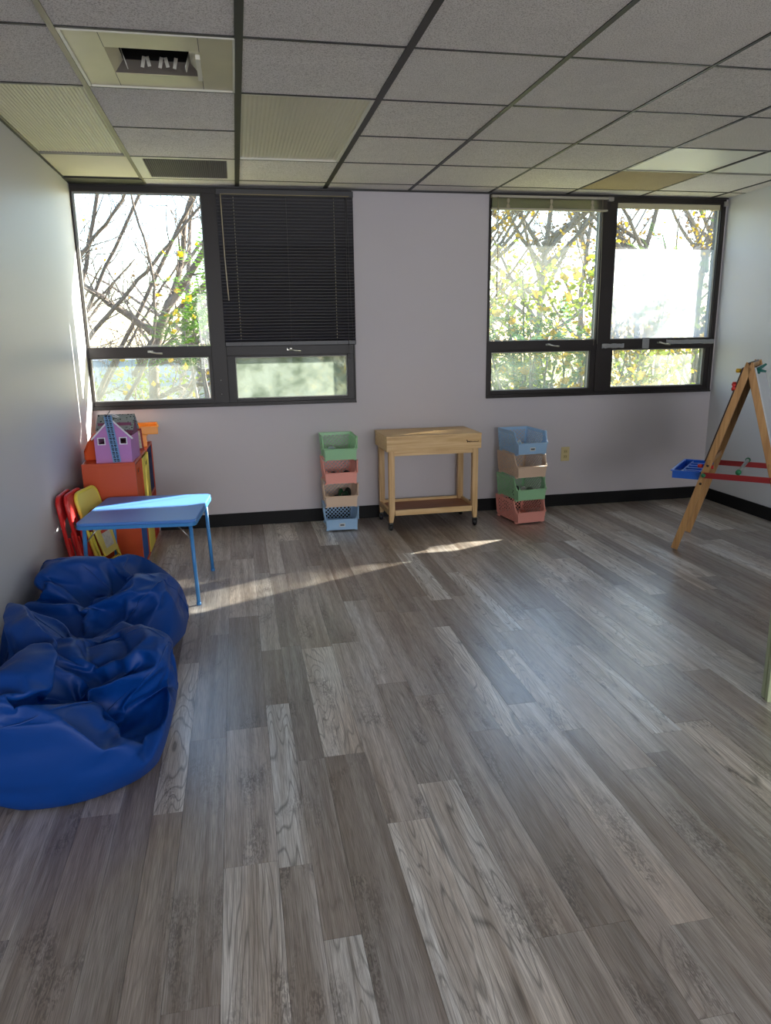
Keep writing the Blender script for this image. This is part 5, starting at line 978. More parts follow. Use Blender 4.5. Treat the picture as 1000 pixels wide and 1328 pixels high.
350, 712, 0, 331, 738, 6, 313, 767, 23, 293, 784, 17, 277, 798, 5, 262, 791, 33, 238, 810, 44, 380, 639, 50, 369, 639, 24, 351, 664, 24, 334, 692, 28, 315, 707, 16, 295, 736, 29, 293, 748, 3, 272, 765, 1, 249, 783, 3, 231, 779, 33, 208, 798, 45, 380, 603, 37, 354, 615, 45, 336, 643, 52, 317, 669, 54, 297, 686, 42, 279, 702, 31,
287, 712, 1, 264, 731, 1, 243, 750, 0, 222, 767, 2, 202, 767, 33, 179, 787, 45, 375, 580, 10, 366, 605, 7, 351, 630, 13, 325, 643, 19, 294, 648, 38, 277, 664, 26, 277, 678, 2, 254, 700, 13, 232, 722, 17, 214, 735, 7, 197, 750, 1, 174, 755, 32, 152, 775, 46, 356, 573, 38, 344, 588, 24, 336, 603, 4, 323, 615, 36, 306, 614, 17,
288, 629, 7, 267, 644, 4, 248, 666, 3, 223, 687, 19, 200, 710, 28, 185, 723, 16, 174, 733, 1, 149, 744, 31, 126, 763, 48, 247, 716, 326, 220, 750, 341, 208, 717, 354, 188, 783, 355, 178, 753, 371, 172, 721, 388, 158, 816, 373, 148, 790, 390, 139, 759, 408, 161, 741, 428, 139, 846, 396, 132, 825, 414, 125, 799, 432, 114, 767, 451, 117, 727, 460,
102, 851, 380, 92, 835, 402, 87, 808, 417, 90, 771, 423, 97, 729, 428, 121, 689, 426, 80, 849, 350, 69, 834, 374, 80, 805, 378, 107, 776, 379, 116, 736, 385, 107, 692, 391, 116, 649, 397, 66, 845, 318, 57, 829, 340, 85, 807, 335, 106, 776, 337, 123, 739, 341, 134, 698, 347, 124, 655, 354, 153, 623, 358, 56, 840, 285, 47, 823, 305, 72, 801, 301,
96, 772, 299, 117, 738, 301, 136, 700, 304, 151, 660, 310, 147, 618, 318, 166, 583, 327, 50, 833, 251, 40, 816, 272, 58, 792, 269, 84, 766, 264, 105, 733, 265, 125, 698, 267, 145, 660, 270, 164, 623, 274, 176, 585, 283, 187, 548, 293, 46, 825, 218, 35, 810, 239, 53, 787, 234, 74, 760, 230, 90, 727, 233, 105, 692, 237, 121, 655, 242, 137, 619, 247,
151, 582, 256, 160, 547, 267, 177, 512, 271, 45, 815, 185, 32, 802, 207, 43, 777, 207, 62, 751, 201, 69, 719, 209, 80, 685, 217, 92, 650, 223, 106, 615, 229, 125, 579, 230, 138, 544, 239, 149, 510, 248, 158, 478, 261, 50, 797, 153, 30, 794, 177, 40, 770, 176, 52, 742, 175, 66, 712, 175, 76, 680, 181, 84, 646, 190, 91, 611, 200, 99, 576, 210,
107, 543, 222, 116, 510, 233, 126, 478, 245, 121, 457, 273, 59, 773, 126, 38, 771, 147, 24, 761, 173, 30, 735, 178, 39, 706, 181, 56, 674, 166, 54, 648, 188, 57, 617, 204, 61, 585, 218, 68, 552, 231, 75, 518, 242, 84, 485, 251, 97, 451, 252, 85, 443, 285, 354, 265, 359, 384, 246, 378, 343, 228, 382, 396, 254, 410, 369, 218, 409, 383, 198, 381,
399, 253, 448, 407, 213, 432, 406, 182, 411, 402, 154, 389, 341, 268, 444, 352, 221, 452, 364, 177, 443, 372, 141, 424, 363, 118, 399, 284, 285, 454, 294, 237, 455, 305, 188, 455, 317, 144, 448, 330, 105, 436, 340, 78, 416, 275, 293, 413, 248, 256, 437, 265, 210, 431, 260, 161, 444, 274, 119, 434, 304, 107, 402, 317, 81, 383, 248, 301, 381, 257, 257, 392,
216, 228, 417, 229, 181, 414, 217, 135, 432, 252, 126, 397, 276, 107, 371, 260, 73, 389, 244, 310, 340, 241, 267, 354, 232, 223, 372, 185, 203, 396, 169, 165, 427, 196, 142, 395, 220, 113, 372, 241, 86, 353, 245, 55, 363, 222, 321, 308, 217, 280, 322, 211, 236, 337, 205, 191, 352, 177, 156, 383, 134, 134, 415, 161, 116, 381, 184, 89, 360, 206, 65, 343,
217, 40, 346, 193, 334, 285, 189, 294, 297, 183, 252, 310, 175, 209, 325, 166, 164, 343, 143, 127, 371, 102, 106, 403, 127, 91, 369, 150, 68, 350, 171, 47, 336, 188, 29, 332, 167, 346, 265, 162, 308, 274, 156, 268, 286, 148, 226, 300, 138, 183, 316, 128, 140, 334, 109, 102, 359, 73, 82, 392, 96, 69, 359, 118, 49, 343, 138, 32, 333, 154, 19, 331,
130, 360, 262, 132, 323, 261, 129, 284, 267, 122, 244, 278, 112, 202, 294, 102, 160, 310, 91, 119, 328, 78, 82, 349, 49, 62, 381, 70, 51, 352, 90, 34, 338, 108, 21, 330, 123, 11, 330, 92, 368, 279, 95, 336, 267, 97, 300, 260, 97, 261, 261, 85, 223, 280, 75, 182, 295, 66, 141, 310, 58, 102, 326, 52, 67, 340, 32, 47, 371, 48, 35, 346,
65, 22, 337, 82, 13, 328, 91, 6, 340, 587, 103, 187, 585, 82, 218, 612, 81, 204, 564, 65, 201, 595, 56, 216, 624, 55, 203, 536, 45, 205, 571, 40, 203, 606, 34, 213, 624, 37, 188, 521, 26, 230, 543, 25, 206, 578, 21, 218, 593, 26, 188, 607, 32, 159, 512, 13, 261, 534, 12, 235, 554, 11, 209, 551, 23, 185, 568, 29, 156, 584, 32, 127,
472, 6, 272, 493, 6, 244, 511, 7, 213, 523, 13, 180, 528, 24, 152, 548, 26, 124, 557, 38, 95, 424, 8, 269, 446, 8, 240, 465, 6, 216, 482, 8, 182, 490, 17, 151, 510, 21, 121, 522, 32, 91, 531, 48, 65, 376, 7, 268, 398, 9, 237, 417, 6, 216, 437, 7, 184, 455, 10, 151, 472, 16, 118, 485, 27, 88, 496, 42, 61, 506, 60, 36,
331, 6, 266, 352, 10, 236, 371, 7, 215, 392, 6, 185, 412, 9, 151, 431, 14, 117, 447, 23, 86, 461, 36, 58, 473, 54, 32, 483, 75, 10, 286, 7, 268, 307, 10, 237, 326, 7, 214, 347, 6, 186, 369, 9, 152, 389, 13, 118, 408, 21, 86, 425, 33, 56, 439, 49, 29, 451, 69, 6, 458, 92, 1, 242, 7, 269, 264, 10, 238, 285, 9, 210,
304, 6, 186, 327, 9, 153, 349, 14, 119, 370, 23, 90, 388, 30, 56, 405, 45, 28, 419, 64, 6, 426, 84, 10, 434, 109, 0, 201, 6, 270, 222, 9, 239, 245, 10, 209, 263, 7, 187, 286, 10, 154, 310, 14, 120, 332, 24, 93, 352, 29, 59, 371, 42, 29, 386, 61, 6, 397, 82, 1, 403, 101, 12, 412, 126, 1, 164, 4, 270, 185, 7, 241,
206, 10, 209, 224, 7, 188, 248, 10, 155, 272, 15, 122, 295, 26, 96, 316, 29, 63, 337, 40, 32, 354, 58, 8, 367, 79, 1, 377, 100, 1, 381, 118, 12, 391, 143, 0, 649, 415, 45, 635, 388, 37, 622, 416, 39, 653, 392, 18, 647, 418, 31, 634, 446, 31, 632, 376, 2, 628, 390, 25, 619, 420, 13, 604, 439, 29, 619, 352, 21, 604, 377, 1,
597, 397, 23, 590, 423, 5, 585, 456, 3, 596, 327, 28, 591, 361, 30, 574, 377, 1, 565, 406, 17, 560, 435, 6, 555, 466, 10, 569, 303, 29, 564, 337, 23, 558, 369, 35, 541, 380, 4, 535, 414, 6, 535, 438, 23, 534, 468, 39, 540, 294, 9, 537, 314, 35, 531, 347, 20, 522, 377, 37, 508, 391, 5, 504, 426, 11, 508, 460, 11, 519, 492, 12,
516, 278, 35, 509, 307, 12, 504, 326, 39, 496, 357, 17, 485, 385, 36, 513, 403, 44, 516, 441, 46, 513, 477, 49, 501, 509, 43, 491, 278, 10, 483, 292, 38, 477, 321, 14, 469, 340, 42, 496, 352, 61, 492, 386, 77, 486, 423, 65, 482, 455, 45, 488, 480, 20, 469, 504, 31, 464, 259, 16, 460, 292, 12, 453, 305, 41, 478, 301, 54, 472, 323, 83,
460, 360, 76, 462, 393, 53, 470, 421, 27, 470, 450, 7, 462, 481, 1, 454, 510, 0, 438, 243, 11, 436, 274, 3, 433, 276, 38, 457, 269, 57, 445, 295, 77, 441, 331, 60, 455, 359, 35, 452, 390, 14, 447, 422, 3, 439, 454, 1, 431, 485, 1, 424, 513, 7, 417, 231, 0, 410, 258, 4, 421, 245, 32, 430, 243, 65, 421, 278, 58, 439, 305, 34,
435, 334, 20, 424, 367, 21, 425, 395, 3, 416, 427, 1, 409, 458, 2, 402, 488, 6, 396, 516, 9, 394, 215, 8, 387, 242, 4, 392, 235, 35, 397, 237, 66, 413, 256, 35, 420, 289, 19, 409, 313, 40, 404, 340, 15, 401, 371, 2, 396, 400, 16, 393, 432, 26, 389, 463, 32, 381, 493, 34, 373, 520, 34, 335, 528, 18, 311, 515, 15, 325, 541, 1,
293, 510, 50, 302, 540, 32, 305, 561, 6, 261, 501, 74, 271, 532, 57, 281, 563, 40, 291, 587, 15, 228, 484, 83, 240, 515, 64, 255, 543, 41, 279, 558, 9, 269, 581, 44, 196, 464, 89, 211, 495, 67, 232, 518, 38, 263, 529, 7, 248, 562, 31, 243, 598, 45, 166, 444, 91, 189, 468, 62, 220, 485, 32, 238, 509, 3, 242, 546, 1, 235, 581, 17,
222, 616, 38, 139, 423, 88, 171, 439, 57, 200, 458, 27, 208, 492, 10, 215, 527, 1, 218, 563, 0, 218, 600, 7, 203, 634, 29, 123, 402, 74, 137, 435, 59, 172, 443, 25, 172, 479, 36, 181, 513, 20, 191, 545, 1, 190, 581, 11, 197, 615, 2, 186, 651, 20, 130, 376, 51, 139, 408, 37, 139, 442, 28, 167, 468, 7, 147, 496, 35, 162, 524, 8,
162, 562, 11, 171, 596, 2, 174, 632, 2, 177, 666, 3, 129, 353, 32, 138, 384, 18, 145, 416, 5, 143, 451, 5, 146, 486, 3, 124, 515, 32, 140, 542, 4, 146, 578, 1, 146, 615, 7, 151, 650, 4, 147, 680, 27, 115, 339, 20, 109, 369, 28, 121, 398, 7, 119, 432, 10, 119, 468, 9, 124, 503, 2, 104, 534, 28, 120, 560, 1, 124, 597, 1,
126, 632, 5, 122, 666, 25, 141, 689, 8, 88, 327, 32, 97, 355, 15, 91, 386, 22, 103, 414, 1, 102, 448, 1, 102, 483, 1, 102, 519, 1, 86, 552, 22, 100, 580, 1, 99, 615, 12, 99, 651, 21, 116, 677, 8, 122, 708, 13, 72, 312, 31, 78, 340, 17, 72, 369, 24, 80, 398, 8, 83, 431, 0, 82, 465, 1, 82, 499, 1, 81, 535, 1,
71, 569, 16, 83, 600, 1, 87, 634, 5, 89, 668, 12, 93, 698, 25, 98, 724, 39, 58, 729, 87, 52, 701, 75, 40, 719, 110, 48, 671, 62, 35, 690, 98, 24, 709, 134, 44, 638, 50, 31, 657, 86, 21, 676, 123, 16, 692, 159, 42, 604, 38, 28, 622, 74, 18, 640, 112, 13, 656, 149, 18, 664, 172, 41, 569, 27, 26, 586, 62, 16, 603, 100,
11, 618, 138, 13, 627, 165, 24, 632, 175, 42, 532, 18, 25, 550, 51, 15, 566, 89, 9, 580, 127, 10, 589, 157, 18, 595, 170, 38, 601, 155, 44, 496, 13, 26, 513, 41, 14, 528, 78, 8, 542, 117, 8, 551, 149, 14, 556, 163, 31, 564, 152, 42, 572, 171, 45, 461, 10, 26, 476, 33, 14, 491, 67, 7, 504, 106, 6, 512, 139, 14, 519, 143,
24, 525, 155, 23, 546, 186, 41, 543, 191, 46, 427, 9, 28, 441, 26, 14, 454, 58, 7, 466, 96, 6, 473, 128, 11, 480, 139, 15, 489, 162, 13, 511, 193, 22, 517, 210, 40, 513, 211, 42, 395, 20, 29, 406, 22, 15, 418, 50, 6, 429, 86, 7, 435, 111, 8, 442, 138, 8, 454, 168, 7, 475, 200, 11, 484, 220, 21, 487, 232, 41, 483, 231,
45, 363, 18, 30, 373, 22, 16, 383, 44, 7, 392, 79, 3, 403, 116, 2, 414, 147, 2, 426, 177, 3, 438, 206, 5, 448, 227, 10, 456, 245, 25, 451, 239, 37, 456, 255, 40, 335, 34, 27, 343, 36, 17, 351, 38, 9, 358, 73, 4, 366, 109, 2, 376, 143, 1, 387, 174, 1, 398, 203, 2, 409, 229, 5, 419, 251, 11, 425, 263, 27, 419, 253,
47, 423, 256, 45, 309, 26, 34, 317, 23, 20, 320, 34, 11, 325, 67, 5, 332, 102, 2, 340, 137, 1, 349, 169, 1, 359, 199, 1, 370, 226, 2, 380, 251, 5, 391, 273, 13, 394, 278, 30, 391, 270, 46, 401, 281, 36, 358, 315, 19, 347, 316, 37, 323, 307, 8, 336, 311, 18, 309, 313, 37, 289, 295, 4, 325, 292, 7, 297, 310, 18, 271, 307,
38, 258, 277, 2, 315, 270, 3, 286, 291, 6, 256, 309, 19, 234, 295, 40, 221, 265, 0, 304, 246, 1, 275, 268, 3, 244, 289, 6, 214, 305, 20, 199, 278, 41, 181, 264, 0, 294, 218, 0, 265, 242, 1, 234, 265, 3, 203, 284, 7, 173, 299, 21, 160, 270, 41, 140, 268, 0, 285, 188, 0, 256, 212, 0, 225, 235, 4, 200, 247, 5, 165, 271,
8, 133, 291, 23, 122, 264, 27, 107, 296, 1, 278, 155, 1, 248, 180, 1, 217, 203, 3, 190, 220, 8, 166, 231, 10, 133, 253, 9, 97, 281, 24, 85, 275, 20, 73, 316, 4, 272, 121, 2, 242, 146, 1, 211, 172, 3, 184, 187, 6, 157, 203, 4, 127, 238, 9, 98, 246, 14, 71, 264, 17, 55, 296, 14, 45, 335, 9, 268, 85, 6, 239, 110,
4, 207, 136, 3, 175, 163, 5, 149, 176, 3, 119, 210, 2, 90, 242, 4, 67, 269, 6, 48, 294, 10, 33, 318, 16, 25, 340, 17, 266, 52, 13, 238, 75, 9, 207, 100, 6, 174, 126, 4, 141, 152, 4, 112, 179, 5, 87, 206, 6, 65, 232, 11, 52, 254, 17, 39, 277, 23, 28, 301, 28, 17, 326, 31, 266, 22, 26, 241, 45, 21, 212, 69,
15, 179, 91, 14, 154, 120, 11, 118, 140, 11, 90, 167, 12, 67, 194, 14, 48, 220, 20, 36, 244, 29, 28, 264, 37, 19, 288, 43, 11, 313, 48, 266, 8, 40, 239, 15, 36, 215, 38, 30, 186, 63, 23, 153, 86, 24, 133, 112, 20, 97, 129, 20, 72, 156, 22, 52, 182, 25, 36, 208, 32, 26, 232, 44, 19, 253, 51, 12, 277, 65, 7, 298,
328, 508, 60, 331, 478, 59, 303, 492, 58, 336, 449, 46, 305, 461, 58, 277, 475, 56, 342, 421, 30, 310, 431, 43, 293, 454, 31, 273, 474, 23, 349, 400, 2, 317, 402, 25, 292, 422, 22, 275, 445, 10, 245, 453, 38, 347, 370, 22, 327, 376, 1, 303, 398, 3, 275, 414, 3, 246, 427, 16, 224, 424, 53, 347, 337, 37, 319, 350, 30, 294, 366, 19,
274, 379, 6, 247, 393, 15, 215, 406, 30, 197, 398, 68, 365, 315, 14, 336, 325, 9, 307, 335, 4, 277, 344, 5, 248, 360, 4, 222, 379, 7, 197, 374, 45, 167, 375, 78, 372, 284, 2, 340, 290, 17, 308, 302, 23, 276, 315, 26, 245, 330, 26, 216, 345, 25, 191, 360, 18, 169, 349, 55, 137, 353, 86, 376, 251, 7, 349, 262, 1, 319, 274, 4,
288, 286, 7, 256, 299, 11, 224, 311, 15, 193, 324, 19, 161, 338, 29, 141, 324, 65, 109, 333, 89, 353, 244, 38, 352, 229, 10, 322, 240, 19, 290, 252, 24, 257, 264, 28, 225, 276, 32, 193, 289, 35, 162, 302, 38, 133, 316, 39, 114, 301, 75, 89, 319, 81, 341, 215, 62, 326, 229, 38, 327, 209, 12, 301, 225, 6, 273, 241, 4, 245, 256, 4,
214, 268, 7, 182, 279, 12, 150, 288, 19, 115, 287, 46, 88, 283, 80, 85, 304, 61, 340, 219, 32, 318, 197, 56, 299, 212, 37, 302, 192, 11, 275, 207, 7, 244, 221, 16, 223, 236, 1, 194, 248, 1, 166, 260, 3, 131, 261, 24, 102, 256, 59, 78, 270, 64, 82, 291, 41, 349, 199, 16, 320, 200, 26, 295, 179, 49, 273, 194, 36, 278, 174, 11,
246, 187, 23, 227, 202, 7, 202, 215, 1, 174, 227, 1, 147, 237, 3, 116, 232, 36, 86, 239, 54, 75, 258, 45, 89, 277, 18, 110, 7, 254, 92, 10, 233, 129, 8, 224, 78, 15, 210, 113, 12, 201, 150, 9, 193, 69, 25, 188, 103, 22, 180, 139, 18, 171, 177, 15, 163, 58, 32, 162, 88, 27, 154, 122, 22, 147, 160, 18, 139, 199, 17, 130,
53, 47, 136, 80, 38, 127, 113, 32, 119, 148, 27, 111, 186, 29, 108, 223, 28, 103, 50, 64, 109, 76, 56, 100, 107, 48, 91, 141, 42, 83, 176, 36, 77, 211, 32, 74, 247, 30, 70, 53, 94, 88, 72, 84, 96, 103, 75, 78, 137, 66, 67, 171, 58, 57, 206, 50, 48, 238, 42, 41, 271, 40, 38, 56, 127, 69, 68, 116, 87, 98, 107, 73,
130, 96, 65, 165, 85, 57, 199, 75, 49, 231, 64, 45, 261, 59, 20, 293, 56, 12, 49, 158, 67, 67, 151, 73, 91, 140, 75, 119, 126, 76, 153, 114, 68, 189, 103, 57, 223, 92, 46, 258, 83, 29, 280, 77, 3, 306, 75, 11, 57, 183, 36, 76, 170, 37, 95, 152, 40, 113, 129, 46, 147, 134, 38, 182, 131, 33, 211, 118, 38, 250, 111, 29,
261, 98, 3, 292, 100, 2, 321, 98, 2, 65, 195, 5, 78, 176, 7, 94, 157, 11, 114, 138, 14, 139, 124, 15, 165, 114, 21, 193, 105, 26, 227, 99, 22, 245, 126, 0, 268, 117, 12, 297, 114, 17, 327, 115, 15, 66, 220, 15, 86, 204, 3, 102, 188, 2, 121, 170, 2, 132, 155, 19, 165, 146, 4, 193, 134, 2, 225, 127, 0, 234, 131, 26,
256, 147, 4, 287, 141, 2, 309, 140, 13, 339, 141, 1, 77, 247, 2, 89, 231, 8, 87, 205, 23, 108, 188, 23, 141, 188, 2, 155, 173, 18, 187, 165, 2, 206, 150, 15, 240, 149, 1, 231, 153, 34, 264, 147, 28, 293, 166, 5, 322, 165, 0, 345, 161, 9]
REAR_BAG_MM = [
115, 556, 8, 353, 311, 49, 119, 155, 17, 78, 448, 144, 113, 810, 244, 418, 716, 34, 499, 28, 83, 235, 171, 237, 285, 467, 292, 532, 627, 214, 694, 381, 52, 620, 225, 378, 122, 183, 8, 117, 212, 8, 107, 240, 16, 80, 250, 42, 85, 284, 31, 98, 307, 12, 99, 340, 16, 105, 375, 9, 108, 411, 8, 98, 440, 24, 70, 447, 53, 62, 475, 71,
76, 493, 48, 90, 513, 29, 104, 534, 14, 129, 539, 8, 145, 522, 8, 162, 503, 8, 181, 484, 8, 198, 465, 12, 205, 471, 34, 220, 443, 36, 249, 430, 14, 275, 412, 9, 302, 394, 9, 323, 379, 18, 325, 378, 46, 348, 360, 47, 358, 351, 20, 369, 333, 35, 369, 301, 32, 359, 299, 13, 337, 287, 14, 318, 280, 38, 318, 259, 21, 305, 237, 13,
279, 220, 22, 259, 201, 18, 232, 184, 28, 211, 195, 51, 189, 183, 47, 192, 197, 23, 180, 192, 10, 156, 179, 17, 136, 167, 17, 411, 703, 50, 404, 689, 68, 397, 672, 85, 388, 641, 83, 379, 608, 81, 374, 578, 81, 375, 575, 46, 383, 551, 65, 381, 521, 75, 373, 487, 82, 365, 453, 85, 359, 419, 86, 354, 387, 82, 351, 359, 72, 351, 334, 60,
132, 569, 8, 150, 583, 8, 170, 598, 8, 186, 615, 14, 184, 635, 36, 207, 646, 12, 223, 667, 23, 248, 684, 24, 280, 684, 9, 308, 696, 8, 336, 708, 9, 343, 720, 34, 336, 726, 63, 366, 730, 60, 393, 722, 46, 66, 460, 131, 57, 474, 116, 54, 490, 97, 31, 503, 108, 14, 518, 124, 4, 531, 126, 2, 542, 108, 4, 552, 81, 10, 560, 51,
19, 566, 20, 23, 572, 36, 28, 578, 50, 48, 571, 36, 71, 565, 23, 94, 559, 13, 106, 160, 9, 83, 165, 14, 60, 169, 21, 39, 177, 41, 26, 192, 64, 16, 210, 87, 10, 231, 110, 13, 261, 115, 27, 286, 100, 32, 310, 112, 42, 336, 117, 60, 363, 105, 79, 389, 95, 80, 411, 111, 85, 433, 123, 95, 815, 232, 81, 817, 215, 74, 815, 192,
71, 811, 166, 72, 801, 138, 68, 798, 111, 73, 785, 82, 81, 766, 54, 92, 737, 36, 94, 723, 10, 94, 696, 19, 100, 665, 9, 103, 636, 8, 107, 608, 8, 111, 581, 8, 66, 473, 155, 57, 502, 165, 51, 534, 174, 46, 569, 181, 44, 605, 185, 35, 641, 199, 23, 674, 218, 6, 681, 237, 0, 711, 258, 3, 742, 266, 9, 764, 269, 22, 777, 264,
41, 787, 257, 64, 796, 252, 89, 804, 247, 128, 818, 232, 142, 825, 221, 167, 827, 200, 194, 827, 178, 222, 826, 155, 250, 825, 131, 278, 821, 108, 304, 821, 84, 328, 813, 62, 352, 813, 40, 371, 802, 20, 384, 784, 11, 393, 765, 10, 401, 747, 16, 409, 731, 25, 682, 383, 34, 664, 388, 29, 662, 367, 9, 649, 366, 28, 622, 360, 29, 592, 355, 26,
559, 350, 24, 532, 352, 9, 512, 358, 30, 480, 348, 24, 450, 341, 19, 421, 333, 15, 393, 327, 14, 389, 316, 41, 370, 307, 63, 440, 712, 41, 464, 705, 45, 491, 699, 51, 510, 679, 31, 521, 660, 8, 544, 637, 12, 566, 610, 8, 588, 584, 8, 612, 560, 14, 630, 533, 7, 648, 506, 7, 663, 480, 7, 677, 456, 12, 686, 430, 24, 691, 405, 37,
483, 22, 69, 460, 21, 55, 437, 20, 41, 412, 21, 27, 385, 23, 16, 357, 28, 10, 330, 39, 10, 298, 47, 21, 264, 51, 33, 224, 52, 49, 197, 68, 53, 174, 88, 50, 159, 107, 37, 148, 117, 20, 138, 138, 10, 355, 284, 57, 364, 256, 55, 396, 249, 40, 377, 230, 57, 408, 228, 59, 400, 190, 64, 420, 166, 82, 429, 176, 49, 443, 168, 20,
456, 141, 7, 468, 110, 9, 481, 82, 13, 494, 58, 10, 499, 42, 34, 502, 32, 59, 201, 180, 240, 163, 186, 246, 123, 192, 254, 82, 198, 264, 44, 192, 285, 44, 224, 261, 76, 242, 230, 120, 240, 219, 165, 247, 195, 166, 283, 175, 170, 317, 154, 158, 350, 143, 127, 371, 150, 112, 400, 146, 96, 426, 143, 114, 131, 15, 96, 108, 33, 94, 81, 31,
105, 78, 49, 129, 87, 54, 143, 86, 74, 141, 71, 104, 159, 71, 124, 125, 60, 157, 97, 50, 192, 115, 62, 210, 138, 81, 218, 163, 104, 224, 188, 128, 227, 213, 154, 228, 272, 482, 317, 259, 493, 346, 245, 502, 377, 230, 509, 410, 201, 551, 417, 180, 591, 407, 166, 600, 378, 155, 630, 356, 142, 670, 345, 130, 707, 333, 120, 745, 331, 108, 775, 324,
99, 795, 313, 100, 803, 291, 111, 805, 264, 83, 451, 164, 98, 458, 180, 123, 467, 188, 142, 474, 207, 153, 477, 233, 135, 456, 263, 107, 422, 283, 82, 391, 310, 79, 377, 343, 100, 392, 360, 116, 373, 384, 151, 398, 363, 188, 422, 341, 222, 445, 323, 247, 471, 305, 558, 648, 212, 576, 677, 208, 590, 709, 203, 609, 738, 198, 635, 762, 194, 622, 775, 172,
605, 783, 148, 586, 786, 121, 566, 786, 95, 546, 784, 68, 524, 775, 45, 496, 763, 38, 479, 747, 17, 459, 731, 8, 438, 724, 21, 138, 814, 253, 156, 820, 268, 185, 824, 281, 223, 822, 286, 263, 821, 291, 306, 819, 298, 351, 815, 301, 388, 800, 298, 432, 788, 297, 478, 776, 297, 527, 773, 300, 544, 741, 285, 553, 707, 268, 559, 673, 252, 543, 651, 232,
690, 357, 53, 686, 332, 55, 681, 305, 56, 675, 278, 58, 668, 250, 60, 660, 222, 62, 650, 193, 64, 639, 166, 65, 627, 139, 67, 612, 115, 71, 594, 94, 75, 575, 76, 77, 556, 61, 79, 536, 48, 81, 517, 37, 82, 484, 23, 98, 478, 13, 115, 459, 14, 130, 437, 17, 143, 413, 22, 154, 387, 29, 163, 362, 31, 181, 350, 23, 206, 326, 23, 228,
328, 43, 216, 321, 66, 211, 310, 92, 207, 298, 119, 205, 276, 136, 217, 255, 153, 228, 234, 191, 252, 226, 191, 276, 217, 193, 301, 220, 228, 304, 231, 219, 277, 249, 237, 251, 266, 259, 227, 279, 289, 216, 269, 288, 243, 273, 319, 216, 267, 347, 226, 268, 379, 237, 269, 409, 248, 271, 438, 260, 275, 443, 282, 314, 472, 294, 344, 467, 300, 369, 490, 297,
363, 520, 289, 394, 540, 286, 425, 537, 294, 438, 509, 305, 468, 533, 308, 444, 540, 291, 424, 551, 274, 444, 569, 258, 464, 587, 242, 486, 602, 229, 507, 600, 244, 518, 615, 228, 539, 615, 195, 551, 602, 177, 575, 588, 170, 596, 572, 158, 622, 559, 153, 646, 546, 147, 665, 531, 138, 685, 524, 141, 700, 516, 143, 709, 508, 144, 710, 485, 127, 709, 462, 110,
707, 439, 94, 703, 418, 79, 699, 399, 65, 628, 205, 374, 633, 185, 367, 633, 167, 356, 637, 144, 346, 633, 128, 331, 627, 111, 313, 613, 97, 294, 598, 82, 274, 585, 70, 250, 572, 60, 224, 559, 58, 194, 549, 49, 167, 541, 35, 146, 534, 27, 122, 506, 32, 106, 698, 369, 75, 702, 356, 100, 704, 342, 127, 699, 331, 149, 697, 321, 175, 692, 309, 200,
683, 297, 223, 684, 284, 249, 677, 273, 272, 664, 266, 290, 654, 258, 309, 646, 249, 327, 641, 242, 343, 639, 235, 358, 639, 228, 372, 606, 209, 382, 586, 194, 383, 562, 187, 377, 536, 172, 374, 516, 146, 382, 483, 145, 371, 450, 147, 358, 415, 150, 344, 378, 153, 329, 341, 154, 314, 307, 157, 299, 305, 116, 302, 303, 140, 272, 301, 175, 253, 267, 172, 246,
605, 235, 386, 584, 247, 391, 560, 263, 393, 531, 278, 394, 499, 293, 392, 478, 294, 374, 463, 300, 351, 445, 332, 337, 443, 358, 313, 437, 381, 286, 418, 404, 264, 392, 427, 247, 366, 401, 239, 343, 419, 264, 314, 449, 271, 626, 247, 379, 626, 271, 376, 631, 298, 376, 631, 328, 371, 626, 358, 362, 624, 359, 339, 614, 373, 315, 602, 391, 291, 587, 410, 266,
553, 427, 248, 531, 452, 228, 559, 473, 212, 563, 516, 210, 559, 557, 214, 537, 590, 211, 642, 252, 370, 644, 259, 356, 645, 277, 368, 643, 268, 340, 644, 286, 353, 648, 306, 365, 650, 276, 323, 649, 296, 336, 655, 314, 350, 649, 337, 361, 660, 285, 304, 658, 305, 319, 658, 326, 332, 662, 346, 346, 646, 370, 352, 672, 294, 285, 670, 314, 300, 669, 336, 314,
673, 356, 329, 659, 381, 336, 630, 387, 332, 684, 303, 265, 684, 323, 281, 683, 344, 296, 682, 368, 310, 671, 393, 318, 644, 394, 313, 613, 404, 310, 682, 316, 239, 683, 336, 256, 684, 358, 272, 688, 381, 288, 682, 406, 299, 657, 408, 294, 627, 413, 290, 595, 423, 286, 685, 329, 213, 685, 350, 230, 686, 372, 246, 688, 396, 262, 691, 421, 278, 670, 432, 277,
642, 436, 272, 610, 440, 267, 577, 443, 261, 691, 341, 187, 693, 360, 205, 695, 382, 222, 697, 406, 239, 697, 432, 254, 680, 443, 253, 655, 436, 248, 624, 437, 243, 592, 440, 237, 562, 452, 231, 696, 352, 162, 695, 374, 177, 697, 396, 195, 699, 420, 212, 702, 444, 229, 688, 454, 228, 665, 449, 223, 638, 442, 217, 607, 443, 212, 574, 446, 206, 550, 452, 198,
702, 363, 140, 699, 386, 151, 703, 404, 171, 705, 427, 188, 706, 454, 204, 695, 464, 202, 676, 455, 197, 650, 453, 192, 621, 457, 188, 590, 465, 185, 561, 478, 186, 545, 497, 197, 705, 374, 116, 705, 396, 130, 703, 420, 144, 708, 436, 163, 709, 463, 178, 700, 472, 176, 684, 467, 171, 662, 470, 168, 635, 478, 167, 607, 490, 168, 580, 505, 173, 556, 521, 181,
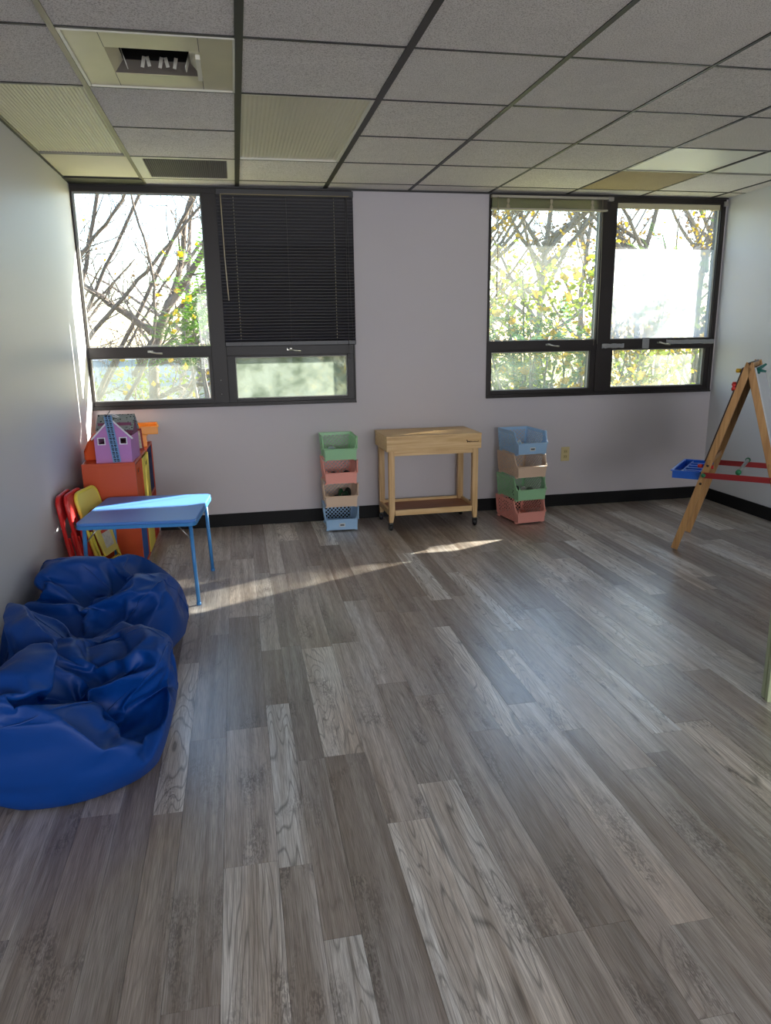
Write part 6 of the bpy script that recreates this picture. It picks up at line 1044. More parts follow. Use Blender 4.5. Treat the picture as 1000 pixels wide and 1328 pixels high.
545, 541, 197, 703, 387, 90, 706, 406, 105, 705, 430, 118, 709, 448, 136, 712, 471, 154, 703, 476, 150, 691, 483, 148, 672, 492, 148, 650, 504, 150, 626, 517, 155, 601, 532, 161, 578, 547, 172, 552, 562, 178, 555, 580, 196, 609, 259, 386, 611, 285, 385, 586, 271, 384, 612, 314, 382, 586, 299, 385, 559, 286, 384, 608, 344, 374, 589, 322, 371, 560, 316, 380,
530, 305, 387, 603, 346, 352, 581, 355, 366, 561, 333, 361, 531, 321, 369, 498, 317, 378, 598, 353, 328, 573, 350, 342, 553, 367, 355, 528, 346, 352, 498, 332, 358, 464, 322, 366, 589, 365, 302, 567, 352, 316, 542, 361, 330, 523, 382, 341, 492, 366, 346, 460, 350, 350, 483, 331, 340, 578, 382, 275, 559, 360, 287, 533, 357, 302, 513, 377, 314, 489, 395, 327,
457, 380, 332, 477, 356, 321, 464, 332, 312, 566, 399, 246, 547, 379, 259, 527, 358, 271, 501, 368, 286, 479, 382, 302, 454, 409, 310, 456, 380, 299, 476, 352, 290, 444, 352, 286, 546, 423, 222, 530, 413, 239, 509, 391, 250, 529, 400, 267, 521, 406, 290, 503, 420, 309, 495, 405, 287, 485, 386, 271, 451, 381, 271, 425, 376, 261, 525, 457, 204, 514, 441, 215,
494, 430, 232, 495, 431, 256, 523, 444, 265, 510, 454, 287, 475, 443, 289, 482, 430, 267, 461, 415, 252, 428, 408, 249, 404, 401, 239, 535, 503, 207, 512, 487, 214, 485, 470, 217, 475, 470, 237, 506, 468, 239, 487, 472, 259, 476, 485, 281, 462, 473, 265, 461, 453, 244, 437, 445, 234, 407, 435, 228, 381, 433, 226, 537, 541, 220, 511, 531, 210, 483, 516, 214,
454, 501, 221, 482, 510, 232, 511, 513, 244, 525, 499, 266, 490, 505, 255, 463, 500, 240, 431, 488, 239, 400, 473, 241, 370, 456, 245, 374, 429, 256, 539, 582, 230, 513, 573, 220, 485, 560, 222, 459, 544, 232, 438, 527, 246, 461, 522, 263, 489, 531, 276, 483, 503, 286, 451, 505, 272, 427, 522, 261, 397, 505, 264, 367, 488, 266, 376, 460, 275, 345, 457, 271,
585, 222, 384, 562, 235, 389, 565, 206, 389, 536, 248, 397, 540, 218, 396, 538, 197, 384, 505, 262, 396, 509, 231, 400, 512, 201, 396, 515, 173, 389, 511, 279, 376, 509, 246, 380, 489, 220, 387, 506, 196, 377, 510, 167, 368, 500, 298, 355, 500, 264, 360, 493, 231, 365, 471, 204, 372, 492, 188, 356, 486, 158, 352, 480, 313, 333, 491, 283, 337, 484, 249, 343,
474, 216, 348, 453, 187, 355, 474, 179, 335, 454, 151, 336, 446, 320, 316, 480, 302, 312, 468, 270, 320, 462, 235, 325, 436, 212, 337, 434, 178, 333, 453, 168, 313, 417, 156, 320, 425, 344, 295, 458, 324, 290, 453, 291, 296, 443, 256, 302, 431, 222, 309, 401, 199, 322, 433, 199, 304, 416, 173, 296, 378, 163, 305, 405, 370, 274, 435, 348, 268, 430, 315, 273,
418, 282, 282, 401, 250, 294, 388, 241, 319, 402, 228, 296, 409, 204, 277, 373, 193, 286, 335, 182, 288, 387, 394, 252, 410, 368, 245, 397, 345, 262, 385, 317, 279, 371, 282, 281, 355, 265, 306, 353, 229, 302, 368, 220, 276, 374, 196, 258, 354, 167, 266, 329, 142, 281, 381, 413, 218, 384, 385, 223, 380, 353, 233, 367, 325, 249, 341, 318, 273, 322, 291, 291,
321, 254, 287, 326, 219, 285, 332, 184, 278, 322, 187, 255, 311, 158, 277, 283, 138, 295, 343, 429, 240, 346, 407, 223, 347, 375, 220, 344, 340, 224, 326, 315, 243, 298, 305, 267, 328, 281, 257, 332, 244, 253, 334, 209, 249, 309, 224, 270, 302, 196, 288, 280, 170, 307, 289, 180, 277, 306, 423, 262, 307, 426, 238, 307, 395, 228, 307, 363, 220, 307, 328, 217,
288, 329, 241, 312, 305, 232, 306, 268, 233, 296, 232, 237, 279, 212, 262, 268, 228, 287, 255, 206, 311, 261, 199, 286, 267, 191, 262, 612, 189, 377, 590, 179, 372, 616, 168, 369, 565, 165, 368, 593, 153, 368, 618, 147, 359, 538, 148, 366, 567, 137, 366, 595, 130, 358, 617, 127, 345, 509, 125, 371, 540, 119, 362, 567, 121, 350, 589, 134, 337, 607, 120, 326,
476, 126, 357, 509, 133, 349, 534, 116, 340, 557, 132, 328, 581, 131, 314, 602, 120, 302, 441, 128, 342, 474, 140, 334, 495, 117, 331, 522, 127, 317, 548, 132, 302, 572, 125, 289, 589, 106, 279, 407, 136, 324, 443, 135, 316, 478, 138, 308, 490, 110, 306, 518, 116, 291, 539, 128, 275, 560, 112, 264, 569, 87, 260, 376, 148, 303, 412, 153, 297, 445, 148, 288,
472, 129, 281, 485, 102, 278, 503, 122, 263, 528, 117, 248, 542, 94, 242, 554, 70, 237, 350, 160, 290, 382, 169, 278, 412, 156, 268, 440, 138, 260, 466, 120, 253, 485, 96, 248, 493, 120, 232, 508, 96, 227, 523, 74, 221, 540, 58, 212, 335, 129, 308, 363, 127, 290, 369, 137, 265, 398, 128, 251, 426, 116, 239, 440, 89, 246, 454, 106, 225, 477, 100, 208,
497, 83, 199, 512, 62, 193, 530, 48, 184, 341, 129, 273, 322, 106, 288, 347, 97, 279, 357, 103, 254, 385, 96, 236, 413, 86, 223, 442, 71, 219, 439, 90, 198, 463, 80, 184, 486, 69, 172, 505, 55, 163, 521, 40, 157, 325, 153, 246, 309, 125, 258, 308, 95, 265, 325, 70, 268, 358, 64, 254, 375, 62, 230, 405, 50, 224, 408, 64, 201, 428, 67, 178,
451, 59, 164, 474, 51, 151, 495, 43, 139, 515, 35, 129, 289, 154, 236, 311, 136, 225, 304, 107, 234, 320, 82, 236, 319, 55, 244, 342, 38, 246, 368, 32, 227, 384, 38, 202, 394, 49, 178, 420, 40, 167, 444, 34, 155, 467, 28, 143, 488, 23, 132, 506, 19, 118, 644, 210, 365, 648, 189, 356, 642, 215, 350, 651, 168, 347, 647, 195, 341, 644, 222, 334,
641, 155, 331, 660, 175, 332, 658, 203, 326, 651, 229, 317, 634, 139, 314, 650, 164, 314, 669, 182, 315, 666, 211, 307, 658, 237, 297, 631, 120, 295, 641, 149, 295, 660, 170, 296, 677, 190, 296, 668, 216, 286, 667, 246, 277, 615, 106, 274, 634, 131, 274, 654, 152, 276, 674, 170, 278, 683, 198, 274, 674, 224, 263, 680, 254, 257, 613, 84, 254, 633, 105, 256,
652, 127, 257, 670, 150, 257, 681, 177, 255, 688, 207, 251, 681, 234, 239, 681, 266, 231, 595, 78, 227, 623, 89, 231, 645, 109, 233, 663, 132, 233, 676, 158, 232, 687, 186, 230, 693, 216, 225, 688, 246, 214, 691, 278, 208, 589, 61, 202, 606, 83, 203, 633, 96, 206, 654, 116, 207, 669, 140, 207, 681, 168, 205, 690, 196, 202, 696, 226, 198, 697, 259, 192,
697, 290, 184, 577, 52, 175, 600, 65, 177, 617, 87, 177, 639, 106, 179, 660, 125, 180, 673, 152, 178, 683, 180, 176, 691, 209, 173, 697, 239, 169, 699, 271, 164, 701, 302, 158, 566, 42, 148, 589, 55, 150, 610, 71, 151, 630, 90, 151, 648, 112, 151, 662, 138, 150, 674, 166, 149, 683, 195, 146, 690, 224, 143, 696, 254, 139, 700, 284, 135, 702, 313, 131,
553, 38, 122, 573, 51, 122, 593, 67, 123, 613, 84, 123, 632, 105, 123, 649, 127, 122, 662, 154, 121, 672, 183, 119, 680, 212, 116, 687, 241, 113, 693, 271, 110, 697, 300, 107, 700, 328, 103, 524, 44, 105, 543, 58, 104, 563, 73, 102, 583, 90, 101, 604, 109, 99, 625, 128, 96, 646, 145, 93, 657, 173, 91, 667, 201, 89, 675, 230, 87, 682, 259, 85,
688, 288, 82, 692, 316, 80, 696, 343, 77, 696, 425, 51, 692, 452, 36, 700, 446, 66, 684, 480, 23, 696, 475, 51, 704, 469, 81, 672, 507, 13, 689, 505, 38, 699, 500, 67, 706, 494, 97, 656, 534, 8, 679, 535, 26, 693, 532, 54, 702, 527, 84, 707, 519, 115, 639, 561, 7, 665, 564, 16, 683, 564, 42, 696, 561, 71, 704, 555, 102, 706, 544, 132,
618, 588, 8, 647, 593, 9, 670, 595, 32, 688, 595, 59, 699, 591, 89, 703, 582, 120, 695, 553, 132, 596, 615, 9, 626, 620, 8, 653, 625, 24, 675, 627, 49, 691, 627, 77, 699, 620, 109, 689, 589, 117, 678, 559, 127, 573, 642, 9, 604, 648, 11, 633, 653, 19, 657, 658, 41, 678, 660, 68, 693, 658, 97, 683, 629, 107, 671, 600, 120, 660, 574, 137,
550, 667, 8, 581, 674, 10, 606, 668, 29, 636, 685, 36, 660, 689, 61, 681, 692, 87, 683, 674, 113, 665, 643, 116, 653, 617, 132, 638, 588, 144, 528, 691, 13, 558, 699, 13, 576, 686, 35, 607, 703, 39, 637, 716, 55, 660, 719, 82, 679, 716, 110, 662, 688, 118, 644, 659, 126, 628, 629, 137, 612, 600, 148, 515, 708, 37, 536, 722, 20, 547, 704, 40,
578, 719, 46, 610, 735, 52, 635, 741, 78, 656, 740, 106, 670, 729, 132, 648, 703, 137, 626, 674, 142, 607, 645, 150, 589, 615, 159, 487, 718, 34, 507, 713, 13, 518, 723, 43, 548, 736, 46, 580, 750, 50, 606, 759, 74, 628, 760, 102, 647, 755, 129, 659, 741, 154, 639, 714, 160, 612, 688, 162, 589, 660, 167, 568, 631, 172, 461, 723, 29, 481, 719, 9,
494, 735, 32, 520, 750, 44, 551, 764, 48, 576, 773, 71, 597, 775, 98, 617, 773, 125, 635, 766, 151, 648, 752, 175, 625, 726, 180, 597, 701, 181, 576, 672, 186, 557, 643, 191, 540, 633, 246, 534, 665, 264, 509, 638, 242, 527, 700, 283, 500, 670, 263, 477, 631, 250, 518, 736, 302, 489, 703, 285, 467, 662, 273, 457, 614, 266, 506, 769, 321, 478, 736, 308,
455, 694, 298, 445, 645, 291, 435, 597, 283, 458, 783, 321, 477, 759, 338, 471, 715, 327, 435, 678, 318, 423, 627, 311, 411, 579, 301, 410, 795, 322, 426, 774, 340, 444, 744, 354, 455, 696, 347, 413, 660, 340, 405, 612, 327, 436, 572, 317, 361, 804, 322, 375, 784, 337, 391, 757, 351, 408, 723, 366, 433, 678, 370, 435, 630, 349, 408, 583, 349, 425, 541, 331,
318, 805, 310, 343, 784, 313, 360, 756, 326, 376, 723, 340, 377, 691, 365, 397, 650, 380, 384, 628, 347, 400, 580, 325, 395, 531, 318, 285, 806, 291, 303, 785, 298, 320, 758, 309, 336, 725, 321, 352, 688, 335, 356, 653, 359, 371, 618, 378, 352, 599, 350, 387, 563, 346, 386, 568, 312, 241, 808, 286, 258, 789, 292, 275, 763, 300, 292, 730, 309, 309, 693, 320,
327, 652, 332, 345, 617, 347, 323, 635, 383, 363, 595, 375, 348, 575, 345, 357, 548, 315, 199, 811, 283, 214, 794, 289, 228, 770, 297, 243, 739, 307, 259, 704, 318, 275, 666, 331, 291, 626, 345, 305, 592, 367, 315, 605, 401, 339, 564, 378, 333, 541, 349, 355, 514, 322, 156, 816, 291, 170, 800, 292, 183, 777, 297, 197, 748, 306, 211, 715, 317, 225, 678, 329,
239, 640, 343, 255, 599, 357, 264, 601, 390, 289, 569, 407, 312, 531, 384, 328, 505, 355, 336, 484, 327, 128, 813, 279, 127, 807, 302, 139, 788, 309, 151, 760, 311, 164, 727, 318, 176, 692, 330, 190, 654, 343, 203, 615, 357, 217, 588, 381, 232, 582, 411, 259, 538, 410, 280, 506, 383, 292, 501, 350, 303, 486, 321, 237, 454, 288, 200, 440, 308, 236, 424, 278,
161, 420, 329, 192, 416, 292, 230, 398, 262, 129, 407, 346, 150, 401, 309, 192, 390, 276, 230, 369, 251, 152, 379, 358, 145, 360, 327, 187, 385, 311, 212, 353, 280, 238, 335, 247, 116, 382, 341, 103, 360, 370, 167, 362, 349, 212, 353, 314, 244, 340, 280, 270, 329, 248, 100, 353, 318, 114, 338, 346, 133, 334, 376, 171, 323, 340, 205, 313, 303, 236, 305, 267,
240, 313, 235, 125, 392, 298, 146, 353, 308, 162, 344, 334, 113, 319, 354, 149, 311, 315, 193, 318, 282, 208, 295, 252, 237, 287, 219, 150, 416, 266, 167, 385, 284, 186, 351, 299, 146, 331, 315, 92, 324, 330, 132, 330, 294, 169, 324, 258, 186, 289, 234, 218, 262, 242, 175, 446, 240, 195, 410, 249, 204, 365, 258, 170, 340, 277, 126, 353, 293, 81, 325, 304,
118, 338, 273, 137, 297, 261, 166, 263, 260, 198, 235, 265, 163, 446, 213, 186, 414, 219, 210, 380, 225, 207, 337, 237, 162, 358, 255, 108, 358, 265, 63, 345, 284, 92, 313, 293, 113, 269, 283, 146, 237, 286, 184, 238, 295, 146, 442, 190, 171, 414, 193, 198, 384, 196, 224, 351, 201, 177, 343, 221, 142, 321, 248, 93, 309, 277, 50, 305, 289, 66, 279, 309,
99, 252, 313, 133, 223, 316, 175, 203, 310, 118, 433, 181, 142, 406, 182, 168, 378, 183, 200, 350, 180, 206, 314, 198, 158, 310, 215, 112, 302, 243, 82, 272, 274, 41, 265, 295, 60, 238, 309, 98, 218, 300, 142, 207, 291, 187, 202, 282, 101, 427, 165, 121, 401, 167, 146, 374, 166, 178, 350, 161, 186, 315, 175, 186, 280, 196, 140, 272, 220, 92, 271, 237,
67, 240, 266, 35, 225, 297, 72, 225, 281, 114, 217, 271, 157, 208, 263, 197, 199, 257, 233, 136, 217, 209, 111, 214, 254, 117, 206, 184, 85, 212, 230, 91, 203, 276, 99, 194, 159, 64, 204, 205, 69, 196, 252, 79, 184, 292, 75, 191, 135, 46, 195, 181, 49, 188, 227, 58, 175, 270, 57, 178, 304, 51, 193, 115, 34, 179, 157, 32, 178, 203, 39, 166,
247, 40, 166, 285, 37, 176, 304, 29, 203, 140, 43, 142, 135, 21, 165, 180, 24, 157, 224, 25, 155, 264, 23, 161, 293, 18, 182, 310, 13, 210, 170, 54, 107, 163, 29, 128, 156, 10, 151, 197, 10, 153, 242, 12, 147, 266, 7, 171, 298, 4, 189, 330, 17, 184, 163, 63, 79, 168, 38, 94, 159, 16, 115, 184, 6, 128, 217, 2, 140, 253, 0, 151,
291, 0, 161, 328, 3, 169, 359, 14, 167, 156, 71, 54, 157, 45, 68, 165, 24, 81, 188, 12, 93, 217, 6, 105, 250, 2, 116, 285, 1, 128, 321, 1, 139, 356, 3, 149, 384, 14, 146, 133, 65, 44, 165, 56, 35, 181, 37, 46, 192, 19, 59, 220, 12, 70, 250, 7, 81, 282, 4, 93, 315, 2, 105, 349, 2, 118, 382, 3, 129, 410, 9, 138,
118, 67, 27, 145, 53, 23, 172, 40, 22, 199, 28, 25, 225, 20, 36, 252, 13, 47, 281, 9, 59, 312, 7, 71, 343, 6, 84, 374, 5, 96, 405, 5, 109, 433, 8, 121, 112, 89, 37, 140, 77, 29, 169, 65, 23, 199, 52, 17, 228, 40, 15, 255, 28, 19, 282, 19, 27, 310, 13, 38, 339, 10, 50, 368, 9, 63, 397, 9, 77, 426, 9, 90,
453, 10, 103, 119, 117, 32, 131, 98, 43, 154, 80, 43, 181, 65, 39, 216, 59, 28, 250, 50, 18, 281, 40, 12, 309, 28, 12, 336, 19, 19, 364, 16, 31, 391, 14, 44, 418, 14, 58, 444, 14, 72, 469, 15, 85, 521, 40, 57, 518, 52, 31, 542, 51, 55, 512, 71, 9, 538, 65, 29, 562, 64, 53, 499, 98, 9, 531, 87, 8, 542, 84, 37,
576, 84, 49, 486, 128, 8, 517, 112, 15, 550, 104, 10, 553, 107, 42, 589, 108, 46, 474, 161, 9, 502, 142, 21, 536, 131, 20, 570, 120, 16, 566, 133, 45, 602, 135, 44, 462, 179, 33, 493, 179, 18, 521, 162, 10, 556, 154, 11, 588, 141, 23, 579, 161, 47, 614, 163, 43, 448, 156, 63, 482, 162, 48, 516, 171, 35, 539, 187, 10, 571, 173, 25,
606, 165, 29, 593, 191, 47, 625, 192, 42, 434, 192, 64, 465, 178, 74, 494, 193, 52, 526, 204, 34, 557, 211, 18, 588, 196, 10, 619, 195, 29, 605, 221, 46, 636, 221, 41, 408, 205, 85, 443, 207, 86, 481, 207, 81, 517, 209, 67, 551, 213, 51, 583, 217, 35, 602, 226, 8, 631, 225, 29, 617, 251, 45, 646, 250, 40, 387, 237, 81, 422, 237, 74,
458, 238, 73, 495, 240, 76, 531, 243, 63, 564, 246, 47, 594, 250, 30, 615, 255, 8, 642, 256, 29, 629, 281, 44, 655, 279, 39, 380, 261, 62, 402, 268, 70, 436, 270, 72, 472, 272, 73, 504, 268, 54, 540, 276, 49, 573, 280, 37, 603, 283, 23, 628, 285, 8, 652, 286, 28, 639, 311, 42, 663, 306, 38, 378, 266, 30, 398, 279, 41, 419, 295, 55,
453, 292, 51, 485, 302, 58, 512, 298, 36, 547, 307, 33, 580, 312, 25, 605, 311, 8, 635, 315, 9, 660, 315, 26, 649, 338, 39, 671, 333, 37, 381, 286, 49, 384, 297, 23, 405, 311, 34, 436, 313, 32, 468, 320, 36, 499, 331, 44, 521, 326, 19, 552, 324, 8, 582, 338, 8, 613, 341, 10, 642, 344, 15, 667, 343, 22, 658, 366, 38, 677, 358, 35,
571, 674, 230, 588, 705, 226, 574, 706, 248, 605, 736, 221, 589, 738, 244, 568, 740, 265, 620, 766, 216, 600, 768, 237, 578, 770, 258, 553, 771, 279, 606, 780, 194, 582, 776, 212, 558, 775, 233, 532, 774, 254, 506, 775, 276, 591, 790, 171, 567, 788, 190, 542, 787, 210, 515, 786, 231, 488, 785, 252, 459, 784, 274, 572, 795, 145, 554, 802, 168, 531, 803, 191,
505, 802, 212, 477, 802, 234, 447, 800, 255, 415, 797, 274, 552, 797, 117, 535, 804, 141, 515, 810, 165, 491, 812, 189, 464, 812, 212, 434, 811, 233, 402, 807, 251, 374, 810, 275, 533, 796, 90, 516, 805, 113, 497, 812, 137, 475, 816, 162, 450, 819, 186, 422, 820, 210, 390, 816, 227, 364, 819, 253, 337, 822, 278, 514, 792, 62, 498, 803, 85, 480, 811, 108,
459, 817, 133, 435, 821, 158, 408, 824, 183, 380, 825, 207, 348, 823, 227, 322, 826, 253, 292, 825, 275, 494, 784, 38, 481, 799, 57, 463, 809, 79, 443, 816, 103, 420, 821, 128, 394, 825, 153, 367, 827, 178, 338, 829, 203, 309, 829, 227, 279, 829, 250, 250, 827, 270, 472, 769, 22, 462, 789, 34, 448, 804, 52, 429, 813, 74, 407, 819, 98, 382, 824, 123,
355, 827, 148, 327, 828, 173, 298, 830, 198, 268, 830, 222, 239, 829, 244, 210, 828, 264, 452, 754, 10, 443, 775, 17, 431, 794, 29, 416, 808, 47, 395, 816, 69, 371, 821, 93, 345, 825, 118, 317, 827, 143, 289, 829, 167, 260, 830, 191, 231, 830, 215, 202, 829, 237, 183, 823, 250, 430, 739, 11, 422, 759, 9, 413, 780, 13, 401, 798, 25, 384, 811, 42,
361, 814, 66, 336, 821, 88, 310, 825, 113, 282, 827, 137, 253, 828, 161, 225, 829, 185, 197, 828, 208, 170, 827, 229, 156, 820, 239, 233, 476, 334, 217, 484, 365, 206, 450, 353, 208, 480, 397, 178, 463, 384, 169, 426, 374, 176, 514, 420, 156, 474, 418, 141, 436, 407, 127, 401, 395, 160, 552, 406, 136, 513, 407, 109, 476, 413, 93, 438, 404, 80, 401, 392,
130, 595, 407, 107, 556, 408, 87, 516, 404, 92, 478, 385, 68, 442, 381, 60, 404, 368, 123, 630, 386, 98, 593, 387, 69, 558, 395, 79, 521, 372, 70, 481, 360, 51, 445, 355, 54, 408, 337, 107, 649, 361, 74, 638, 389, 54, 600, 385, 65, 564, 361, 59, 524, 347, 50, 484, 335, 38, 446, 329, 68, 432, 303, 96, 689, 350, 64, 678, 375, 43, 643, 374,
50, 606, 351, 46, 566, 336, 37, 526, 326, 27, 487, 320, 58, 478, 301, 96, 466, 281, 86, 731, 347, 54, 715, 362, 34, 684, 363, 36, 647, 343, 31, 607, 329, 22, 567, 323, 19, 528, 310, 44, 513, 288, 80, 502, 269, 120, 494, 254, 77, 762, 336, 49, 745, 345, 34, 715, 341, 19, 684, 341, 20, 647, 322, 13, 608, 315, 12, 568, 299, 34, 553, 278,
67, 544, 263, 104, 530, 243, 132, 506, 221, 71, 783, 320, 46, 768, 326, 27, 747, 329, 16, 719, 327, 10, 684, 318, 7, 646, 307, 7, 607, 289, 25, 593, 269, 55, 582, 253, 86, 563, 231, 109, 534, 210, 117, 500, 198, 76, 792, 294, 55, 776, 297, 31, 765, 304, 14, 747, 310, 12, 715, 297, 8, 680, 286, 4, 645, 279, 19, 633, 262, 43, 618, 242,
68, 592, 219, 86, 559, 201, 92, 524, 191, 96, 490, 184, 87, 795, 267, 63, 784, 270, 39, 772, 275, 21, 758, 281, 7, 744, 289, 6, 713, 274, 1, 681, 272, 13, 667, 252, 32, 648, 230, 51, 618, 209, 64, 583, 192, 68, 547, 185, 70, 512, 181, 75, 480, 174, 175, 156, 239, 138, 163, 241, 149, 131, 236, 99, 171, 245, 110, 137, 241, 123, 106, 232,
59, 165, 267, 74, 145, 241, 84, 110, 238, 99, 83, 225, 36, 187, 262, 38, 148, 257, 49, 117, 242, 63, 90, 227, 80, 68, 209, 58, 211, 228, 41, 179, 229, 67, 155, 222, 87, 124, 215, 97, 102, 193, 110, 80, 174, 100, 208, 217, 80, 177, 213, 65, 178, 193, 91, 149, 183, 126, 135, 182, 137, 111, 162, 148, 90, 142, 146, 217, 192, 126, 186, 189,
113, 170, 174, 96, 187, 159, 122, 151, 157, 105, 131, 161, 115, 109, 143, 127, 88, 123, 146, 255, 173, 135, 224, 164, 142, 192, 148, 137, 170, 135, 88, 151, 167, 108, 154, 134, 85, 131, 139, 102, 111, 118, 119, 94, 97, 149, 291, 152, 149, 260, 139, 142, 228, 129, 118, 199, 130, 92, 172, 138, 69, 136, 149, 75, 166, 125, 98, 149, 104, 111, 127, 84,
121, 108, 66, 154, 323, 130, 145, 294, 122, 132, 264, 115, 102, 238, 132, 76, 207, 144, 54, 176, 151, 40, 146, 150, 60, 134, 122, 78, 144, 89, 84, 116, 79, 94, 95, 64, 135, 354, 127, 130, 327, 115, 114, 298, 113, 101, 267, 108, 74, 240, 122, 47, 216, 143, 31, 185, 146, 44, 167, 119, 43, 138, 108, 60, 136, 77, 65, 109, 69, 78, 93, 50,
107, 377, 133, 113, 358, 111, 106, 330, 101, 90, 301, 99, 72, 272, 101, 45, 251, 123, 25, 225, 140, 29, 199, 119, 27, 167, 111, 31, 144, 93, 42, 127, 70, 60, 116, 48, 80, 107, 26, 97, 406, 127, 90, 382, 115, 93, 360, 96, 74, 333, 101, 55, 304, 111, 47, 280, 100, 28, 253, 114, 14, 226, 128, 16, 198, 112, 22, 176, 90, 33, 159, 67,
48, 146, 44, 70, 138, 23, 94, 135, 16, 481, 30, 44, 458, 29, 29, 477, 42, 19, 433, 32, 17, 450, 47, 10, 466, 64, 8, 405, 35, 11, 421, 51, 9, 437, 70, 8, 452, 87, 14, 375, 40, 12, 389, 55, 15, 407, 75, 8, 424, 97, 8, 438, 117, 13, 347, 43, 24, 360, 62, 9, 374, 80, 15, 392, 103, 8, 409, 127, 8, 426, 150, 10,
313, 44, 38, 329, 65, 26, 344, 88, 8, 360, 111, 9, 377, 134, 12, 393, 154, 21, 411, 170, 33, 278, 52, 50, 297, 63, 23, 309, 89, 16, 324, 112, 19, 341, 134, 25, 358, 150, 38, 377, 164, 51, 399, 160, 67, 241, 60, 60, 261, 63, 29, 272, 85, 32, 287, 106, 38, 304, 126, 46, 325, 133, 61, 345, 147, 74, 364, 163, 86, 387, 182, 91,
217, 81, 52, 228, 66, 35, 239, 79, 50, 250, 93, 63, 268, 112, 72, 286, 132, 80, 308, 158, 83, 331, 182, 85, 356, 202, 84, 382, 219, 78, 201, 100, 36, 221, 88, 18, 245, 94, 21, 236, 111, 41, 238, 125, 62, 258, 151, 66, 285, 175, 62, 309, 196, 65, 336, 219, 69, 364, 220, 54, 388, 202, 52, 184, 104, 19, 208, 112, 11, 234, 120, 10,
260, 129, 9, 272, 128, 29, 277, 123, 53, 291, 142, 66, 315, 159, 68, 338, 178, 71, 351, 191, 45, 374, 206, 25, 391, 228, 28, 172, 126, 9, 193, 137, 10, 213, 144, 14, 239, 156, 10, 248, 153, 31, 247, 141, 54, 271, 159, 53, 301, 170, 44, 323, 191, 46, 325, 214, 55, 344, 225, 34, 366, 238, 14, 366, 246, 37, 157, 150, 9, 174, 158, 15,
198, 170, 11, 217, 179, 17, 215, 163, 40, 229, 169, 58, 255, 167, 32, 282, 185, 27, 305, 204, 27, 320, 226, 34, 322, 249, 50, 339, 257, 23, 364, 270, 13, 355, 275, 37, 676, 411, 29, 667, 396, 7, 672, 426, 8, 646, 389, 9, 652, 419, 8, 658, 450, 8, 632, 391, 30, 627, 412, 8, 634, 443, 7, 641, 475, 7, 603, 384, 37, 611, 416, 30,
606, 436, 7, 614, 469, 7, 622, 501, 7, 570, 378, 35, 582, 410, 42, 587, 442, 29, 585, 463, 8, 593, 496, 7, 602, 529, 8, 545, 381, 13, 549, 408, 30, 557, 439, 45, 562, 469, 29, 562, 491, 8, 571, 525, 7, 582, 556, 18, 511, 380, 9, 525, 410, 9, 531, 440, 22, 530, 467, 44, 536, 497, 28, 539, 520, 8, 549, 551, 20, 558, 579, 9,
484, 379, 30, 493, 410, 20, 502, 439, 10, 509, 470, 18, 503, 495, 42, 506, 510, 14, 515, 545, 21, 525, 575, 11, 535, 607, 13, 455, 371, 18, 459, 404, 22, 469, 431, 9, 477, 465, 10, 485, 499, 14, 480, 526, 36, 484, 538, 8, 491, 572, 16, 502, 601, 8, 512, 631, 9, 426, 363, 13, 428, 394, 19, 436, 424, 8, 443, 458, 10, 452, 486, 25,
455, 520, 13, 456, 554, 28, 463, 564, 0, 469, 597, 8, 480, 628, 15, 493, 656, 22, 396, 355, 13, 400, 386, 12, 404, 418, 11, 411, 450, 11, 419, 474, 32, 424, 503, 14, 424, 537, 28, 431, 565, 11, 451, 579, 30, 463, 610, 37, 475, 641, 45, 485, 671, 50, 389, 344, 41, 386, 375, 40, 399, 403, 40, 407, 436, 39, 391, 467, 35, 392, 495, 27,
398, 527, 14, 398, 560, 25, 416, 580, 41, 437, 597, 57, 445, 630, 61, 454, 661, 63, 461, 690, 62, 375, 334, 66, 379, 364, 67, 382, 395, 67, 380, 428, 62, 395, 460, 66, 399, 492, 56, 400, 525, 46, 379, 543, 38, 396, 557, 55, 404, 585, 71, 412, 619, 73, 421, 651, 74, 429, 681, 74, 435, 696, 55, 383, 736, 36, 355, 746, 50, 373, 751, 25,
323, 744, 55, 344, 760, 39, 364, 767, 15, 332, 739, 25, 311, 761, 47, 333, 772, 25, 355, 785, 10, 316, 727, 10, 321, 756, 16, 301, 779, 38, 324, 787, 15, 344, 802, 15, 289, 714, 9, 296, 744, 9, 303, 770, 10, 291, 793, 27, 317, 802, 10, 323, 814, 35, 260, 704, 11, 267, 733, 10, 272, 760, 21, 277, 781, 11, 287, 801, 9, 293, 814, 30,
298, 812, 57, 235, 690, 9, 238, 722, 14, 247, 751, 10, 247, 778, 28, 256, 794, 10, 263, 812, 24, 267, 811, 52, 271, 819, 80, 208, 677, 10, 213, 708, 9, 220, 739, 8, 218, 767, 26, 223, 792, 30, 235, 808, 17, 236, 810, 47, 239, 818, 77, 246, 818, 104, 184, 667, 35, 186, 700, 32, 189, 731, 27, 196, 756, 14, 191, 783, 34, 210, 796, 13,
205, 810, 43, 206, 815, 74, 213, 815, 100, 216, 823, 128, 185, 644, 13, 183, 676, 13, 177, 707, 14, 171, 739, 16, 164, 769, 33, 186, 783, 10, 178, 802, 38, 175, 812, 69, 180, 812, 96, 183, 821, 124, 187, 824, 152, 167, 627, 8, 163, 657, 11, 152, 689, 24, 145, 722, 28, 140, 753, 30, 161, 769, 9, 156, 787, 38, 146, 806, 63, 148, 808, 93,
